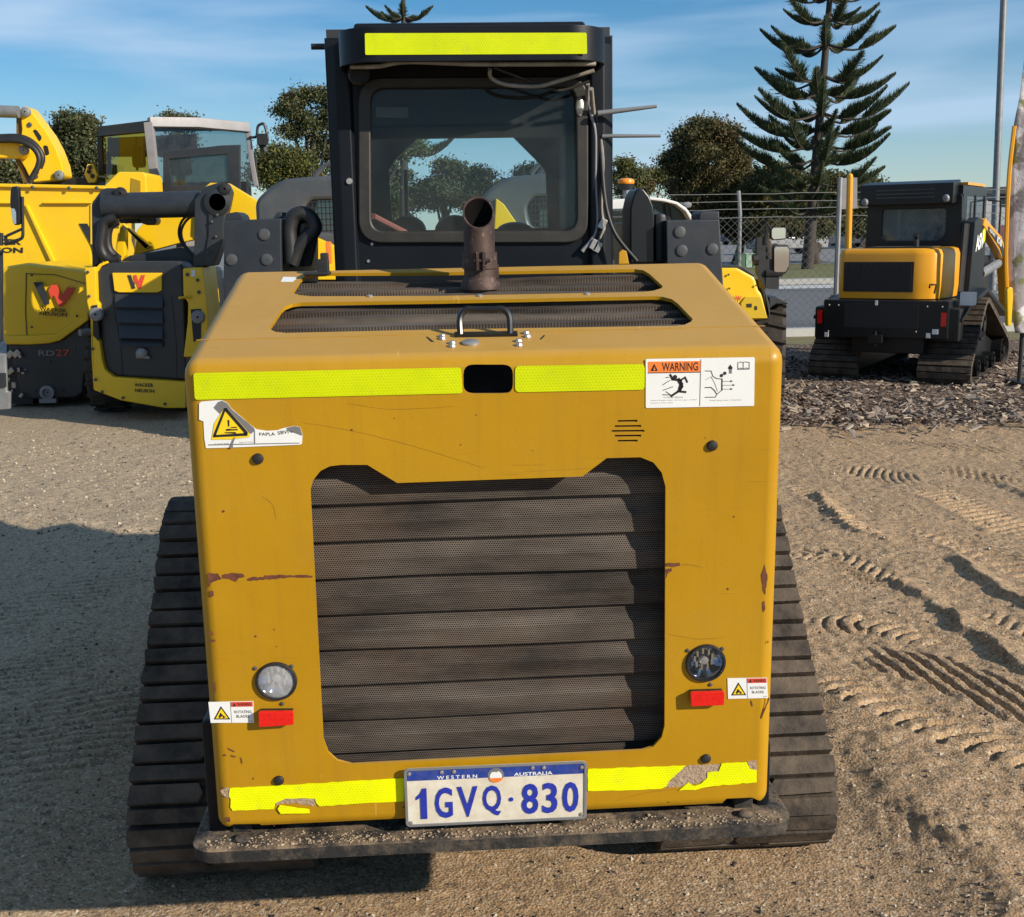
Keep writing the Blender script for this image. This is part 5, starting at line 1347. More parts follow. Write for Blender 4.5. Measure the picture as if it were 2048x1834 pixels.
b = MB(); b.cyl(PY(*a15(215, 785), Y0 + .3), PY(*a15(930, 768), Y0 + .26), .115, n=24); b.build('cross_tube', MT['slate'], WL)
b = MB(); c = PY(*a15(1052, 755), Y0 + .07); b.lathe([(.075, .03), (.115, .03), (.115, 0), (.075, -.012), (.072, .03)], c, (0, 1, 0), 24); b.build('pivot_ring', MT['wgrey'], WL)
b = MB(); b.lathe([(.073, .004), (.01, .004)], c + Vector((0, .0, 0)), (0, 1, 0), 24, caps=True); c2 = PY(*a15(1112, 655), Y0 + .07); b.lathe([(.05, .0), (.05, -.02), (.01, -.03)], c2, (0, 1, 0), 16); c3 = PY(*a15(340, 690), Y0 + .24); b.lathe([(.055, .0), (.055, -.02), (.01, -.03)], c3, (0, 1, 0), 16); b.build('pivot_pin', MT['black'], WL, split=True)
surf(WL, 'arm_cap', Y0 + .28, [(a15, [(205, 690), (240, 655), (290, 652), (270, 690), (215, 700)], .08, 0), (a15, [(960, 645), (1000, 612), (1065, 612), (1030, 650)], .08, 0)], MT['wyel'], split=True)
surf(WL, 'lift_arm', Y0 + .7, [(a15, [(1128, 612), (1540, 862), (1470, 870), (1450, 912), (1350, 915), (1250, 925), (1235, 870), (1160, 858), (1115, 820)], .14, 0)], MT['wyel'], .01)
surf(WL, 'lift_arm', Y0 + 1.0, [(a15, [(455, 965), (560, 850), (740, 830), (800, 880), (880, 850), (890, 1030), (760, 1060), (430, 1150), (450, 1045)], .2, 0)], MT['wyel'], .01)
surf(WL, 'tilt_link', Y0 + .8, [(a15, [(340, 900), (560, 1080), (520, 1110), (335, 910), (300, 1180), (350, 1180)], .1, 0)], MT['wyel'], .01)
surf(WL, 'link_block', Y0 + .5, [(a15, [(290, 1160), (335, 930), (370, 960), (370, 1150), (340, 1200)], .12, 0)], MT['wyel'], .01)
surf(WL, 'valve', Y0 + .5, [(a15, [(470, 850), (575, 835), (605, 890), (590, 925), (530, 925), (470, 905)], .2, 0)], MT['wgrey'], .02)
b = MB(); b.cyl(PY(*a15(340, 880), Y0 + .6), PY(*a15(480, 880), Y0 + .55), .04, n=12); b.build('ram', MT['wgrey'], WL)
b = MB(); b.tube(spline([PY(*a15(*p), Y0 + .2) for p in ((300, 870), (220, 900), (200, 980), (190, 1080), (215, 1150), (270, 1180), (330, 1170))], 5), .045, 10); b.tube(spline([PY(*a15(*p), Y0 + .3) for p in ((310, 890), (255, 930), (235, 1010), (250, 1110), (320, 1180))], 5), .045, 10); b.build('hydraulic_hose', MT['black'], WL, ang=60)
for pts in (((870, 838), (800, 880), (768, 960), (780, 1040), (830, 1110), (875, 1160)), ((872, 850), (815, 900), (785, 970), (800, 1050), (850, 1120), (880, 1150))):
    b = MB(); b.tube(spline([PY(*a15(*p), Y0 + .35) for p in pts], 5), .012, 7); b.build('hose', MT['black'], WL, ang=60)
surf(WL, 'rear_deck', Y0 + .5, [(a15, [(330, 1190), (400, 1150), (780, 1085), (880, 1130), (880, 1240), (240, 1240)], .8, 0)], MT['wgrey'], .02)
surf(WL, 'guard_bar', Y0 + .05, [(a5, [(870, 160), (905, 125), (970, 98), (985, 120), (920, 150), (890, 200), (872, 205)], .05, 0)], MT['wyel'], .01)
b = MB(); p0 = PY(*a5(880, 900), Y0 + .4); b.bb((p0.x, Y0 + .45, .35), (PY(*a5(1680, 900), Y0 + .4).x, Y0 + 2.6, 1.3)); b.build('body', MT['wgrey'], WL, bevel=.05)
for px in (980, 1640):
    c = PY(*a5(px, 1420), Y0 + .55); mk_tyre(WL, (c.x, Y0 + .75, .36), (1, 0, 0), .36, .30, rim=MT['wyel'])
    mk_tyre(WL, (c.x, Y0 + 2.3, .36), (1, 0, 0), .36, .30, rim=MT['wyel'])

# --- tandem roller behind it
Y1 = 9.45
RO = thing('road_roller', 'yellow and dark grey road roller with a black and red logo, below the yellow skip', 'roller', PG(120, 805))
surf(RO, 'engine_cover', Y1, [(a5, [(10, 155), (230, 120), (780, 185), (835, 560), (800, 640), (540, 825), (440, 850), (240, 862), (20, 858)], 1.2, 0)], MT['wyel'], .05)
surf(RO, 'cover_lip', Y1 - .03, [(a5, [(40, 780), (300, 775), (490, 765), (800, 575), (805, 640), (540, 828), (440, 852), (240, 864), (40, 860)], .05, 0)], MT['wyel'], .02)
surf(RO, 'lower_panel', Y1 + .04, [(a5, [(60, 860), (540, 820), (810, 620), (835, 1000), (770, 1120), (752, 1300), (690, 1350), (290, 1362), (200, 1340)], 1.0, 0)], MT['wgrey'], .03)
surf(RO, 'emblem', Y1 - .036, [(a5, [(303, 293), (385, 292), (447, 480), (440, 498), (398, 498)], .012, 0), (a5, [(440, 370), (468, 316), (516, 316), (546, 391), (571, 408), (611, 338), (683, 343), (625, 442), (612, 448), (566, 515), (533, 513), (500, 425), (481, 412), (468, 445)], .012, 1)], [MT['wgrey'], MT['redp']], split=True)
txt(RO, Y1 - .034, a5, 'WACKER', [(355, 515), (605, 540), (605, 568), (360, 550)], MT['ink'], .03); txt(RO, Y1 - .034, a5, 'NEUSON', [(358, 562), (610, 572), (610, 608), (360, 592)], MT['ink'], .03)
txt(RO, Y1 + .03, a5, 'RD', [(350, 912), (495, 915), (495, 962), (352, 962)], MT['lgrey'], .0); txt(RO, Y1 + .03, a5, '27', [(505, 905), (632, 905), (630, 965), (508, 965)], MT['redp'], .0)
b = MB(); c = PY(*a5(425, 1300), Y1 + .0); b.lathe([(.07, .06), (.07, 0), (.045, -.005), (.04, .03), (.01, .03)], c, (0, 1, 0), 16); b.bb((c.x - .08, Y1 + .0, c.z - .1), (c.x + .08, Y1 + .06, c.z - .06)); b.build('tow_eye', MT['lgrey'], RO)
b = MB(); b.tube([PY(*a5(725, 752), Y1 - .05), PY(*a5(815, 742), Y1 + .02)], .035, 10); b.build('step', MT['lgrey'], RO)
b = MB(); rd = random.Random(4)
for i in range(26):
    c = PY(*a5(rd.uniform(70, 240), rd.uniform(900, 1340)), Y1 + rd.uniform(-.02, .25)); s = rd.uniform(.02, .06); b.box(c, (s, s, s * rd.uniform(.5, 1.6)), rot=Matrix.Rotation(rd.uniform(0, 1), 3, 'Y'))
b.build('engine_fitting', MT['steel'], RO, bevel=.006, split=True)
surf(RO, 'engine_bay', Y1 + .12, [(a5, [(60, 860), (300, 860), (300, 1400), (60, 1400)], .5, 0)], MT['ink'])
b = MB(); c = PY(*a5(150, 1150), Y1); 
for r_, z_ in ((.06, 1100), (.09, 1230)):
    c = PY(*a5(150, z_), Y1 + .05); b.cyl(c, c + Vector((0, .08, 0)), r_, n=16)
b.build('pulley', MT['black'], RO, split=True)
b = MB(); x0 = PY(*a5(200, 1300), Y1 + .5).x; x1 = PY(*a5(900, 1300), Y1 + .5).x; b.cyl((x0 - .9, Y1 + .75, .42), (x1, Y1 + .75, .42), .42, n=40); b.build('drum', MT['steel'], RO)
surf(RO, 'drum_frame', Y1 + .3, [(a5, [(745, 1130), (850, 1010), (900, 1080), (900, 1360), (745, 1345)], .4, 0)], MT['wgrey'], .02)

# --- grey machine cut by the left border, carrying the mirror
GM = thing('work_machine', 'edge of a grey machine at the left border with a black wing mirror', 'machine', PG(-30, 800))
surf(GM, 'body', Y1 - .9, [(a5, [(-250, 930), (48, 945), (60, 1290), (90, 1290), (88, 1450), (-250, 1470)], .05, 0)], MT['galv'], .012)
surf(GM, 'panel', Y1 - .85, [(a5, [(-250, 0), (15, 0), (18, 160), (12, 840), (-250, 850)], .05, 0)], MT['wgrey'], .015)
surf(GM, 'bracket', Y1 - .92, [(a5, [(-60, 1120), (45, 1120), (50, 1250), (-60, 1255)], .03, 0)], MT['wgrey'], .006)
b = MB(); b.tube(spline([PY(*a8(*p), Y1 - 1.0) for p in ((370, 440), (372, 620), (378, 960), (375, 1090), (340, 1140), (230, 1180), (90, 1230))], 5), .014, 8); b.tube([PY(*a8(365, 975), Y1 - 1.0), PY(*a8(110, 1090), Y1 - 1.0)], .012, 8); b.tube([PY(*a8(20, 1040), Y1 - 1.0), PY(*a8(10, 1250), Y1 - 1.0)], .02, 8)
b.bb(PY(*a8(75, 1250), Y1 - 1.02), PY(*a8(120, 1080), Y1 - .95)); b.build('mirror_arm', MT['black'], GM, ang=60)
mq = [a8(*p) for p in ((160, 520), (170, 330), (190, 275), (285, 265), (305, 300), (325, 540), (330, 880), (300, 910), (235, 912), (205, 870), (170, 640))]
b = MB(); b.prism([PY(*p, Y1 - 1.04) for p in mq], (0, .06, 0)); mr_ = b.build('mirror', MT['blackgl'], GM, bevel=.015, seg=3)
surf(mr_, 'mirror_face', Y1 - 1.046, [(a8, [(175, 630), (240, 640), (265, 700), (268, 890), (225, 895), (195, 780)], .004, 0)], MT['chrome'])

# --- tracked dumper with big yellow skip
Y2 = 11.2
DU = thing('dumper', 'large yellow dumper with a tall skip and a pale framed glass cab', 'dumper', (PY(120, 600, Y2).x, Y2, 0))
sk = surf(DU, 'skip', Y2, [(a05, [(-600, 935), (1050, 968), (1100, 990), (925, 1140), (925, 1900), (-600, 1900)], 1.9, 0)], MT['wyel'], .02)
surf(sk, 'rim', Y2 - .05, [(a05, [(-600, 933), (1050, 966), (1050, 1000), (-600, 968)], .06, 0), (a05, [(430, 1128), (920, 1128), (920, 1148), (440, 1148)], .06, 0), (a05, [(-600, 1120), (160, 1128), (160, 1150), (-600, 1142)], .06, 0)], MT['wyel'], .008, split=True)
surf(sk, 'rib', Y2 - .04, [(a05, [(247, 1160), (275, 1160), (580, 1790), (535, 1790)], .05, 0)], MT['wyel'], .006)
surf(sk, 'emblem', Y2 - .012, [(a05, [(800, 1350), (880, 1350), (985, 1540), (985, 1690)], .013, 0)], MT['wgrey'])
txt(sk, Y2 - .008, a05, 'NEUSON', [(-330, 1588), (232, 1592), (232, 1648), (-330, 1640)], MT['ink'], .03); txt(sk, Y2 - .008, a05, 'WACKER', [(-330, 1500), (210, 1508), (215, 1566), (-330, 1556)], MT['ink'], .03)
hb = surf(DU, 'hinge_housing', Y2 + .3, [(a05, [(1050, 968), (1195, 825), (1450, 828), (1475, 860), (1490, 1105), (1270, 1110), (1180, 1300), (900, 1300)], .8, 0)], MT['wyel'], .03)
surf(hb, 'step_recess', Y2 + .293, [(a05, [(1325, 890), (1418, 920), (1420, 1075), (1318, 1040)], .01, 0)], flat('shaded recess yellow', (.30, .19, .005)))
b = MB(); b.bb((PY(-60, 600, Y2).x, Y2 + .3, .75), (PY(640, 600, Y2).x, Y2 + 3.2, 1.15)); b.build('chassis', MT['wgrey'], DU, bevel=.03)
cx = (PY(-60, 600, Y2).x + PY(640, 600, Y2).x) / 2; cw = (PY(640, 600, Y2).x - PY(-60, 600, Y2).x) / 2
for sx in (-1, 1):
    for yy in (.8, 2.8): mk_tyre(DU, (cx + sx * (cw - .2), Y2 + yy, .6), (1, 0, 0), .6, .42, rim=MT['lgrey'])
Yc2 = Y2 + 1.7
def P3(fn, p, Y): return PY(*fn(*p), Y)
cabd = MB()
def post(b, p0, p1, r, Y0_, Y1_=None, m=0): b.tube([P3(a15, p0, Y0_), P3(a15, p1, Y0_ if Y1_ is None else Y1_)], r, 4, m)
Ya, Yb, Yd = Yc2 + .9, Yc2, Yc2 + .8
fr = MB()
fr.tube([P3(a15, (545, 165), Yb), P3(a15, (560, 300), Yb), P3(a15, (605, 720), Yb)], .075, 4)
fr.tube([P3(a15, (545, 165), Yb), P3(a15, (900, 170), Yb + .3), P3(a15, (1275, 205), Yd)], .085, 4)
fr.tube([P3(a15, (1275, 205), Yd), P3(a15, (1300, 400), Yd), P3(a15, (1340, 640), Yd)], .045, 4)
cabo = fr.build('cab_frame', MT['lgrey'], DU, bevel=.01)
b = MB()
b.add([P3(a15, (545, 150), Yb), P3(a15, (1275, 190), Yd), P3(a15, (900, 185), Yd + 1.0), P3(a15, (180, 195), Ya), P3(a15, (545, 200), Yb), P3(a15, (1275, 225), Yd), P3(a15, (900, 215), Yd + 1.0), P3(a15, (180, 240), Ya)], [(0, 1, 2, 3), (7, 6, 5, 4), (0, 4, 5, 1), (1, 5, 6, 2), (2, 6, 7, 3), (3, 7, 4, 0)])
b.build('cab_roof', MT['black'], cabo)
b = MB(); b.tube([P3(a15, (185, 240), Ya), P3(a15, (195, 560), Ya)], .04, 4); b.tube([P3(a15, (185, 250), Ya), P3(a15, (545, 215), Yb)], .05, 4); b.tube([P3(a15, (455, 270), Ya - .3), P3(a15, (460, 520), Ya - .3)], .02, 4); b.build('side_frame', MT['black'], cabo)
GA = m_glass('amber tinted glass', .05, (.42, .30, .05), 1.35, True, (.30, .22, .04)); GB = m_glass('green tinted glass', .05, (.33, .42, .42), 1.45)
b = MB(); b.add([P3(a15, (192, 240), Ya + .02), P3(a15, (545, 205), Yb + .02), P3(a15, (600, 720), Yb + .02), P3(a15, (195, 600), Ya + .02)], [(0, 1, 2, 3)]); b.build('side_glass', GA, cabo, fix=False)
b = MB(); b.add([P3(a15, (575, 200), Yb + .05), P3(a15, (1275, 235), Yd), P3(a15, (1335, 640), Yd), P3(a15, (620, 720), Yb + .05)], [(0, 1, 2, 3)]); b.build('windscreen', GB, cabo, fix=False)
b = MB(); b.add([P3(a15, (240, 280), Ya + .9), P3(a15, (900, 250), Yd + 1.0), P3(a15, (900, 420), Yd + 1.0), P3(a15, (240, 420), Ya + .9)], [(0, 1, 2, 3)])
b.bb(P3(a15, (200, 545), Ya + .3), P3(a15, (310, 480), Ya + .6)); b.bb(P3(a15, (240, 480), Ya + .4), P3(a15, (262, 390), Ya + .5)); b.bb(P3(a15, (300, 720), Yb + .6), P3(a15, (1300, 610), Yd + .2)); b.build('cab_interior', MT['black'], cabo)
seat = MB(); seat.bb(P3(a15, (420, 500), Ya + .3), P3(a15, (520, 330), Ya + .4)); seat.bb(P3(a15, (700, 560), Yd + .5), P3(a15, (860, 400), Yd + .6)); seat.build('seat', MT['wgrey'], cabo, bevel=.04, split=True)
b = MB()
for o, i in (((655, 350), (1210, 705)),):
    F = Frame((0, Yb - .35, 0), (1, 0, 0), (0, 0, 1))
    b.add(*plate_hole(F, [F.uv(*a15(*p)) for p in ((655, 860), (1215, 860), (1215, 335), (1080, 340), (700, 385), (655, 400))], [[F.uv(*a15(*p)) for p in ((715, 640), (1135, 615), (1125, 395), (690, 430))]], -.06, 0, .008))
dr = b.build('door', MT['wgrey'], cabo)
MB().prism([P3(a15, p, Yb - .32) for p in ((715, 640), (1135, 615), (1125, 395), (690, 430))], (0, .008, 0)).build('door_glass', GB, dr)
b = MB(); b.tube(spline([P3(a15, p, Yd - .05) for p in ((1290, 275), (1340, 270), (1350, 200), (1375, 178), (1400, 185), (1425, 290), (1410, 300))], 4), .018, 7); b.bb(P3(a15, (1345, 330), Yd - .1), P3(a15, (1425, 250), Yd - .04)); b.tube([P3(a15, (1380, 320), Yd), P3(a15, (1400, 385), Yd)], .05, 6); b.tube([P3(a15, (1330, 360), Yd), P3(a15, (1345, 600), Yd)], .012, 6); b.build('wing_mirror', MT['black'], cabo)

# --- excavator with raised boom
Y3 = 13.4
EX = thing('excavator', 'yellow excavator whose raised boom with hoses stands above the skip at the upper left', 'excavator', (PY(30, 500, Y3).x, Y3 + .5, 0))
bo = surf(EX, 'boom', Y3, [(a05, [(205, 235), (213, 180), (245, 158), (290, 180), (395, 320), (490, 450), (570, 600), (630, 760), (650, 870), (612, 905), (320, 935), (250, 790), (190, 690), (218, 400)], .35, 0)], MT['wyel'], .02)
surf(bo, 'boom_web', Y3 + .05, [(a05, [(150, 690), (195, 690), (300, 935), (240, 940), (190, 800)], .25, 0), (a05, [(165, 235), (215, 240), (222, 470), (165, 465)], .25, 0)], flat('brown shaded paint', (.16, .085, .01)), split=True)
surf(bo, 'boom_holes', Y3 - .006, [(a05, roundpoly([(330, 405), (365, 398), (425, 480), (400, 525)], 30), .01, 0), (a05, roundpoly([(435, 560), (480, 560), (500, 650), (460, 665)], 25), .01, 0)], MT['ink'], split=True)
surf(EX, 'dipper_arm', Y3 - .25, [(a05, [(-400, 500), (20, 510), (140, 520), (220, 560), (272, 605), (255, 650), (205, 690), (-400, 690)], .22, 0)], MT['wyel'], .03)
b = MB(); b.tube([P3(a05, (-400, 205), Y3 - .1), P3(a05, (190, 222), Y3 - .1)], .075, 12); b.build('ram', MT['galv'], EX)
b = MB()
for p in ((262, 222), (600, 862), (245, 610)):
    b.lathe([(.06, .02), (.06, -.025), (.03, -.04), (.01, -.04)], P3(a05, p, Y3 - (.28 if p[0] == 245 else .02)), (0, 1, 0), 16)
b.build('pivot_pin', MT['galv'], EX, split=True)
b = MB()
for k, pts in enumerate((((-100, 480), (150, 470), (280, 500), (370, 570), (420, 660), (390, 780)), ((-100, 500), (160, 490), (290, 520), (385, 590), (430, 690), (400, 790)), ((-100, 510), (150, 510), (260, 540), (350, 600), (395, 690), (380, 780), (330, 870), (305, 930)))):
    b.tube(spline([P3(a05, p, Y3 - .32 - k * .04) for p in pts], 5), .035, 8)
b.build('hose', MT['black'], EX, ang=60)
surf(EX, 'bracket', Y3 + .2, [(a05, [(850, 860), (880, 750), (940, 745), (985, 860), (960, 935), (890, 940)], .1, 0)], MT['wyel'], .01)
surf(EX, 'linkage', Y3 + .25, [(a05, [(320, 940), (640, 905), (780, 885), (1000, 880), (1000, 960), (320, 960)], .3, 0)], MT['black'], .01)
b = MB(); b.bb((PY(-80, 500, Y3).x, Y3 + .2, .7), (PY(150, 500, Y3).x, Y3 + 2.4, 1.7)); b.build('upper_body', MT['wyel'], EX, bevel=.08)
b = MB()
for sx in (-40, 120):
    xx = PY(sx, 500, Y3 + 1).x; b.prism([(xx - .2, Y3 + .1, .1), (xx - .2, Y3 + .4, 0), (xx - .2, Y3 + 2.6, 0), (xx - .2, Y3 + 2.9, .3), (xx - .2, Y3 + 2.6, .6), (xx - .2, Y3 + .3, .6), (xx - .2, Y3 + .0, .35)], (.42, 0, 0))
    b.build('crawler', MT['rubber'], EX); b = MB()

# --- grey canopied loaders behind the ochre loader
Y4 = 7.0
CT = thing('compact_loader', 'loader with rounded grey canopy and mesh side window, half hidden by the black cab', 'loader', (PY(600, 400, Y4).x, Y4, 0), 'grey canopied yellow loaders in the row behind')
F4 = Frame((0, Y4, 0), (1, 0, 0), (0, 0, 1))
uv4 = lambda pts: [F4.uv(*a15(*p)) for p in pts]
cz = .62
outer = roundpoly(uv4([(1390, 1300), (1360, 760), (1420, 700), (1480, 655), (1560, 612), (1800, 590), (2080, 588), (2140, 640), (2150, 1300)]), .12)
w1 = roundpoly(uv4([(1700, 1000), (1660, 800), (1720, 712), (2010, 706), (2060, 760), (2060, 1010)]), .10)
b = MB(); b.add(*plate_hole(F4, outer, [w1], -.10, 0, .03)); b.build('canopy_front', MT['roofgrey'], CT, ang=50)
b = MB()
ro = [F4.p(u, v) for u, v in outer]
roof = uv4([(1360, 760), (1420, 690), (1480, 640), (1560, 605), (1800, 588), (2080, 588), (2140, 640)])
ru = roundpoly(roof, .1)
b.loft([[F4.p(u, v, w) for u, v in ru] for w in (-.05, -.5, -.95, -1.3, -1.4)], caps=False, closed=False)
ro_ = b.build('canopy_roof', MT['roofgrey'], CT, ang=60, fix=False); so_ = ro_.modifiers.new('s', 'SOLIDIFY'); so_.thickness = .06; so_.offset = -1
for i in range(3):
    b = MB(); u0 = F4.uv(*a15(1330 + 80 * i, 640)); b.tube([F4.p(lerp(u0[0] + .42, u0[0] + .55, t), ru[0][1] + .20 + .10 * math.sin(t * 1.6), -.35 - .25 * i) for t in (0, .3, .6, 1)], .02, 6); b.build('roof_rib', MT['roofgrey'], CT)
b = MB(); b.add([F4.p(*outer[0], -.1), F4.p(*uv4([(1360, 760)])[0], -.1), F4.p(*uv4([(1360, 760)])[0], -1.4), F4.p(*outer[0], -1.4)], [(0, 1, 2, 3)])
sw = b.build('side_panel', MT['roofgrey'], CT, fix=False)
MB().plate(F4, w1, -.06, -.05).build('rear_window', MT['glassd'], CT)
b = MB(); bu = [p[0] for p in w1]; bv = [p[1] for p in w1]
for i in range(1, 13): u = lerp(min(bu), max(bu), i / 13); b.tube([F4.p(u, min(bv), -.03), F4.p(u, max(bv), -.03)], .006, 4)
for i in range(1, 7): v = lerp(min(bv), max(bv), i / 7); b.tube([F4.p(min(bu), v, -.03), F4.p(max(bu), v, -.03)], .006, 4)
b.build('window_mesh', MT['black'], CT)
b = MB(); x0 = F4.uv(*a15(1430, 1200))[0]; x1 = F4.uv(*a15(2140, 1200))[0]; b.bb((x0, Y4 + .12, .45), (x1, Y4 + 1.45, 1.42)); b.build('body', MT['wyel'], CT, bevel=.05)
b = MB(); b.bb((x0 + .1, Y4 + .3, 1.0), (x1 - .1, Y4 + 1.3, 1.55)); b.build('seat_base', MT['black'], CT)
surf(CT, 'lift_arm', Y4 - .2, [(a15, [(1770, 1010), (1915, 1075), (2150, 1180), (2150, 1330), (1760, 1330), (1750, 1210)], .14, 0)], MT['wyel'], .012)
surf(CT, 'counterweight', Y4 - .05, [(a15, [(1480, 1330), (2130, 1330), (2130, 1700), (2090, 1900), (1540, 1900), (1480, 1700)], .4, 0)], MT['wgrey'], .03)
xm = (x0 + x1) / 2
for sx in (-1, 1):
    for yy in (.35, 1.25): mk_tyre(CT, (xm + sx * (x1 - x0) * .52, Y4 + yy, .40), (1, 0, 0), .40, .30)
b = MB(); b.tube([P3(a15, (1760, 640), Y4 + .6), P3(a15, (1755, 480), Y4 + .6)], .008, 6); b.build('aerial', MT['black'], CT)
c2_ = copy_tree(CT); c2_.location = c2_.location + Vector((1.72, .2, 0)); c2_.name = 'compact_loader'
c2_['label'] = 'grey canopied loader seen through the cab window of the ochre loader'
b = MB(); q = [PY(*p, Y4 + .1) for p in ((980, 470), (984, 393), (1000, 405), (1028, 446), (1060, 500), (1000, 500))]; b.prism(q, (0, .14, 0))
b.build('lift_arm', MT['wyel'], c2_, bevel=.01)
# ------------------------------------------------------------------ right hand side
r1 = Z(1180, 180, 3.25); r2 = Z(1580, 300, 3.641); r3 = Z(1450, 0, 3.398); r4 = Z(1900, 200, 3.25)
Y5 = 8.3
TH = thing('telehandler', 'yellow telehandler with white roofed cab, amber beacon and big wing mirrors', 'telehandler', (PY(1450, 600, Y5).x, Y5, 0))
surf(TH, 'bonnet', Y5, [(r1, [(700, 1150), (870, 1150), (960, 1150), (1075, 1215), (1100, 1300), (1120, 1320), (1162, 1490), (1100, 1495), (1050, 1500), (700, 1500)], 1.2, 0)], MT['wyel'], .04)
surf(TH, 'bonnet_top', Y5 + .02, [(r1, [(700, 1130), (960, 1140), (1000, 1150), (1085, 1212), (1020, 1195), (700, 1170)], 1.1, 0)], MT['wgrey'], .01)
surf(TH, 'vent_panel', Y5 - .02, [(r1, [(980, 1385), (1010, 1345), (1110, 1345), (1155, 1485), (1050, 1485), (985, 1420)], .03, 0)], flat('side panel yellow', (.55, .36, .003)), .006)
surf(TH, 'vent_panel', Y5 - .026, [(r1, [(1020, 1390), (1052, 1388), (1052, 1412), (1022, 1412)], .008, 0), (r1, [(1072, 1405), (1085, 1403), (1088, 1428), (1074, 1430)], .008, 0)], MT['ink'], split=True)
txt(TH, Y5 - .012, r1, 'W', [(945, 1335), (985, 1338), (985, 1372), (945, 1368)], MT['redp'], .04, 'emblem')
surf(TH, 'mudguard', Y5 + .1, [(r1, [(1085, 1230), (1110, 1230), (1140, 1300), (1170, 1400), (1172, 1640), (1130, 1600), (1130, 1480), (1160, 1470), (1120, 1310)], .9, 0), (r1, [(1165, 1345), (1210, 1340), (1290, 1380), (1290, 1392), (1210, 1390), (1168, 1420)], .5, 0)], MT['wgrey'], .015)
c = PY(*r1(1235, 1560), Y5 + .35)
mk_tyre(TH, (c.x - .10, Y5 + .4, .47), (1, -.28, 0), .47, .32, rim=MT['wgrey'], lug=20)
mk_tyre(TH, (c.x - 1.6, Y5 + .8, .47), (1, -.28, 0), .47, .32, rim=MT['wgrey'], lug=20)
mk_tyre(TH, (c.x + .2, Y5 + 2.5, .47), (1, -.28, 0), .47, .32, rim=MT['wgrey'], lug=20)
b = MB(); b.bb((PY(*r1(300, 1400), Y5).x, Y5 + .3, .40), (PY(*r1(1080, 1400), Y5).x, Y5 + 2.6, .80)); b.build('chassis', MT['wgrey'], TH, bevel=.04)
# cab
surf(TH, 'cab', Y5 + .2, [(r1, [(60, 800), (265, 790), (270, 1200), (60, 1200)], 1.2, 0)], MT['roofgrey'], .02)
surf(TH, 'cab_window', Y5 + .19, [(r1, [(70, 835), (258, 825), (262, 1100), (70, 1100)], .01, 0), (r1, [(70, 775), (258, 768), (258, 812), (70, 815)], .01, 0)], MT['glassd'])
surf(TH, 'cab_roof', Y5 + .25, [(r1, [(50, 790), (50, 720), (240, 705), (395, 695), (480, 703), (570, 728), (625, 765), (655, 805), (680, 850), (655, 850), (620, 790), (560, 745), (480, 725), (395, 715), (270, 790)], 1.2, 0)], pm('off white roof', (.70, .70, .69), None, 5, .4), .012)
surf(TH, 'side_window', Y5 + .4, [(r1, [(270, 780), (395, 720), (480, 728), (560, 750), (615, 795), (645, 850), (650, 1150), (270, 1150)], .9, 0)], MT['glassd'])
b = MB(); b.tube([PY(*r1(500, 740), Y5 + .36), PY(*r1(510, 850), Y5 + .36)], .03, 6); b.build('cab_pillar', MT['wgrey'], TH)
surf(TH, 'roof_lamp', Y5 + .3, [(r1, [(600, 735), (640, 725), (665, 740), (655, 765), (625, 755)], .12, 0)], MT['galv'], .01)
b = MB(); c = PY(*r1(240, 720), Y5 + .5); b.cyl(c, PY(*r1(238, 630), Y5 + .5), .04, n=10); b.build('beacon_stalk', MT['galv'], TH)
b = MB(); c = PY(*r1(235, 620), Y5 + .5); b.lathe([(.05, -.04), (.075, .0), (.078, .012), (.01, .012)], c, (0, 0, 1), 16); b.build('beacon_base', MT['black'], TH)
b = MB(); b.lathe([(.072, .013), (.078, .03), (.072, .05), (.05, .062), (.01, .065)], c, (0, 0, 1), 18); b.build('beacon', MT['amber'], TH)
# mirrors
Ym = Y5 - .5
b = MB(); px_prism(b, Ym, r1, [(1085, 960), (1142, 960), (1142, 1100), (1200, 1100), (1200, 1190), (1142, 1200), (1142, 1300), (1085, 1190)], .06); px_prism(b, Ym, r1, [(1130, 1205), (1230, 1210), (1228, 1295), (1140, 1292)], .2)
b.tube([PY(*r1(1140, 1000), Ym), PY(*r1(1150, 880), Ym), PY(*r1(1180, 905), Ym)], .018, 6); b.tube([PY(*r1(1060, 1105), Ym), PY(*r1(1090, 1100), Ym)], .05, 8); b.tube([PY(*r1(1140, 1190), Ym), PY(*r1(1250, 1190), Ym)], .03, 6)
ms_ = b.build('mirror_stand', MT['black'], TH, bevel=.006)
MIR = pm('mirror glass', (.80, .82, .84), None, 4, .05, .02, metal=1.)
for pts, inn in (([(1190, 1020), (1200, 1005), (1290, 1005), (1305, 1030), (1300, 1150), (1275, 1195), (1215, 1205), (1190, 1190)], .85), ([(1175, 905), (1190, 890), (1270, 890), (1280, 905), (1278, 970), (1190, 978), (1175, 960)], .85)):
    b = MB(); px_prism(b, Ym - .02, r1, pts, .06); h_ = b.build('mirror', MT['black'], TH, bevel=.012)
    cx_ = sum(p[0] for p in pts) / len(pts); cy_ = sum(p[1] for p in pts) / len(pts)
    b = MB(); px_prism(b, Ym - .026, r1, [(lerp(cx_, x, inn), lerp(cy_, y, inn)) for x, y in pts], .005); b.build('mirror_face', MIR, h_)

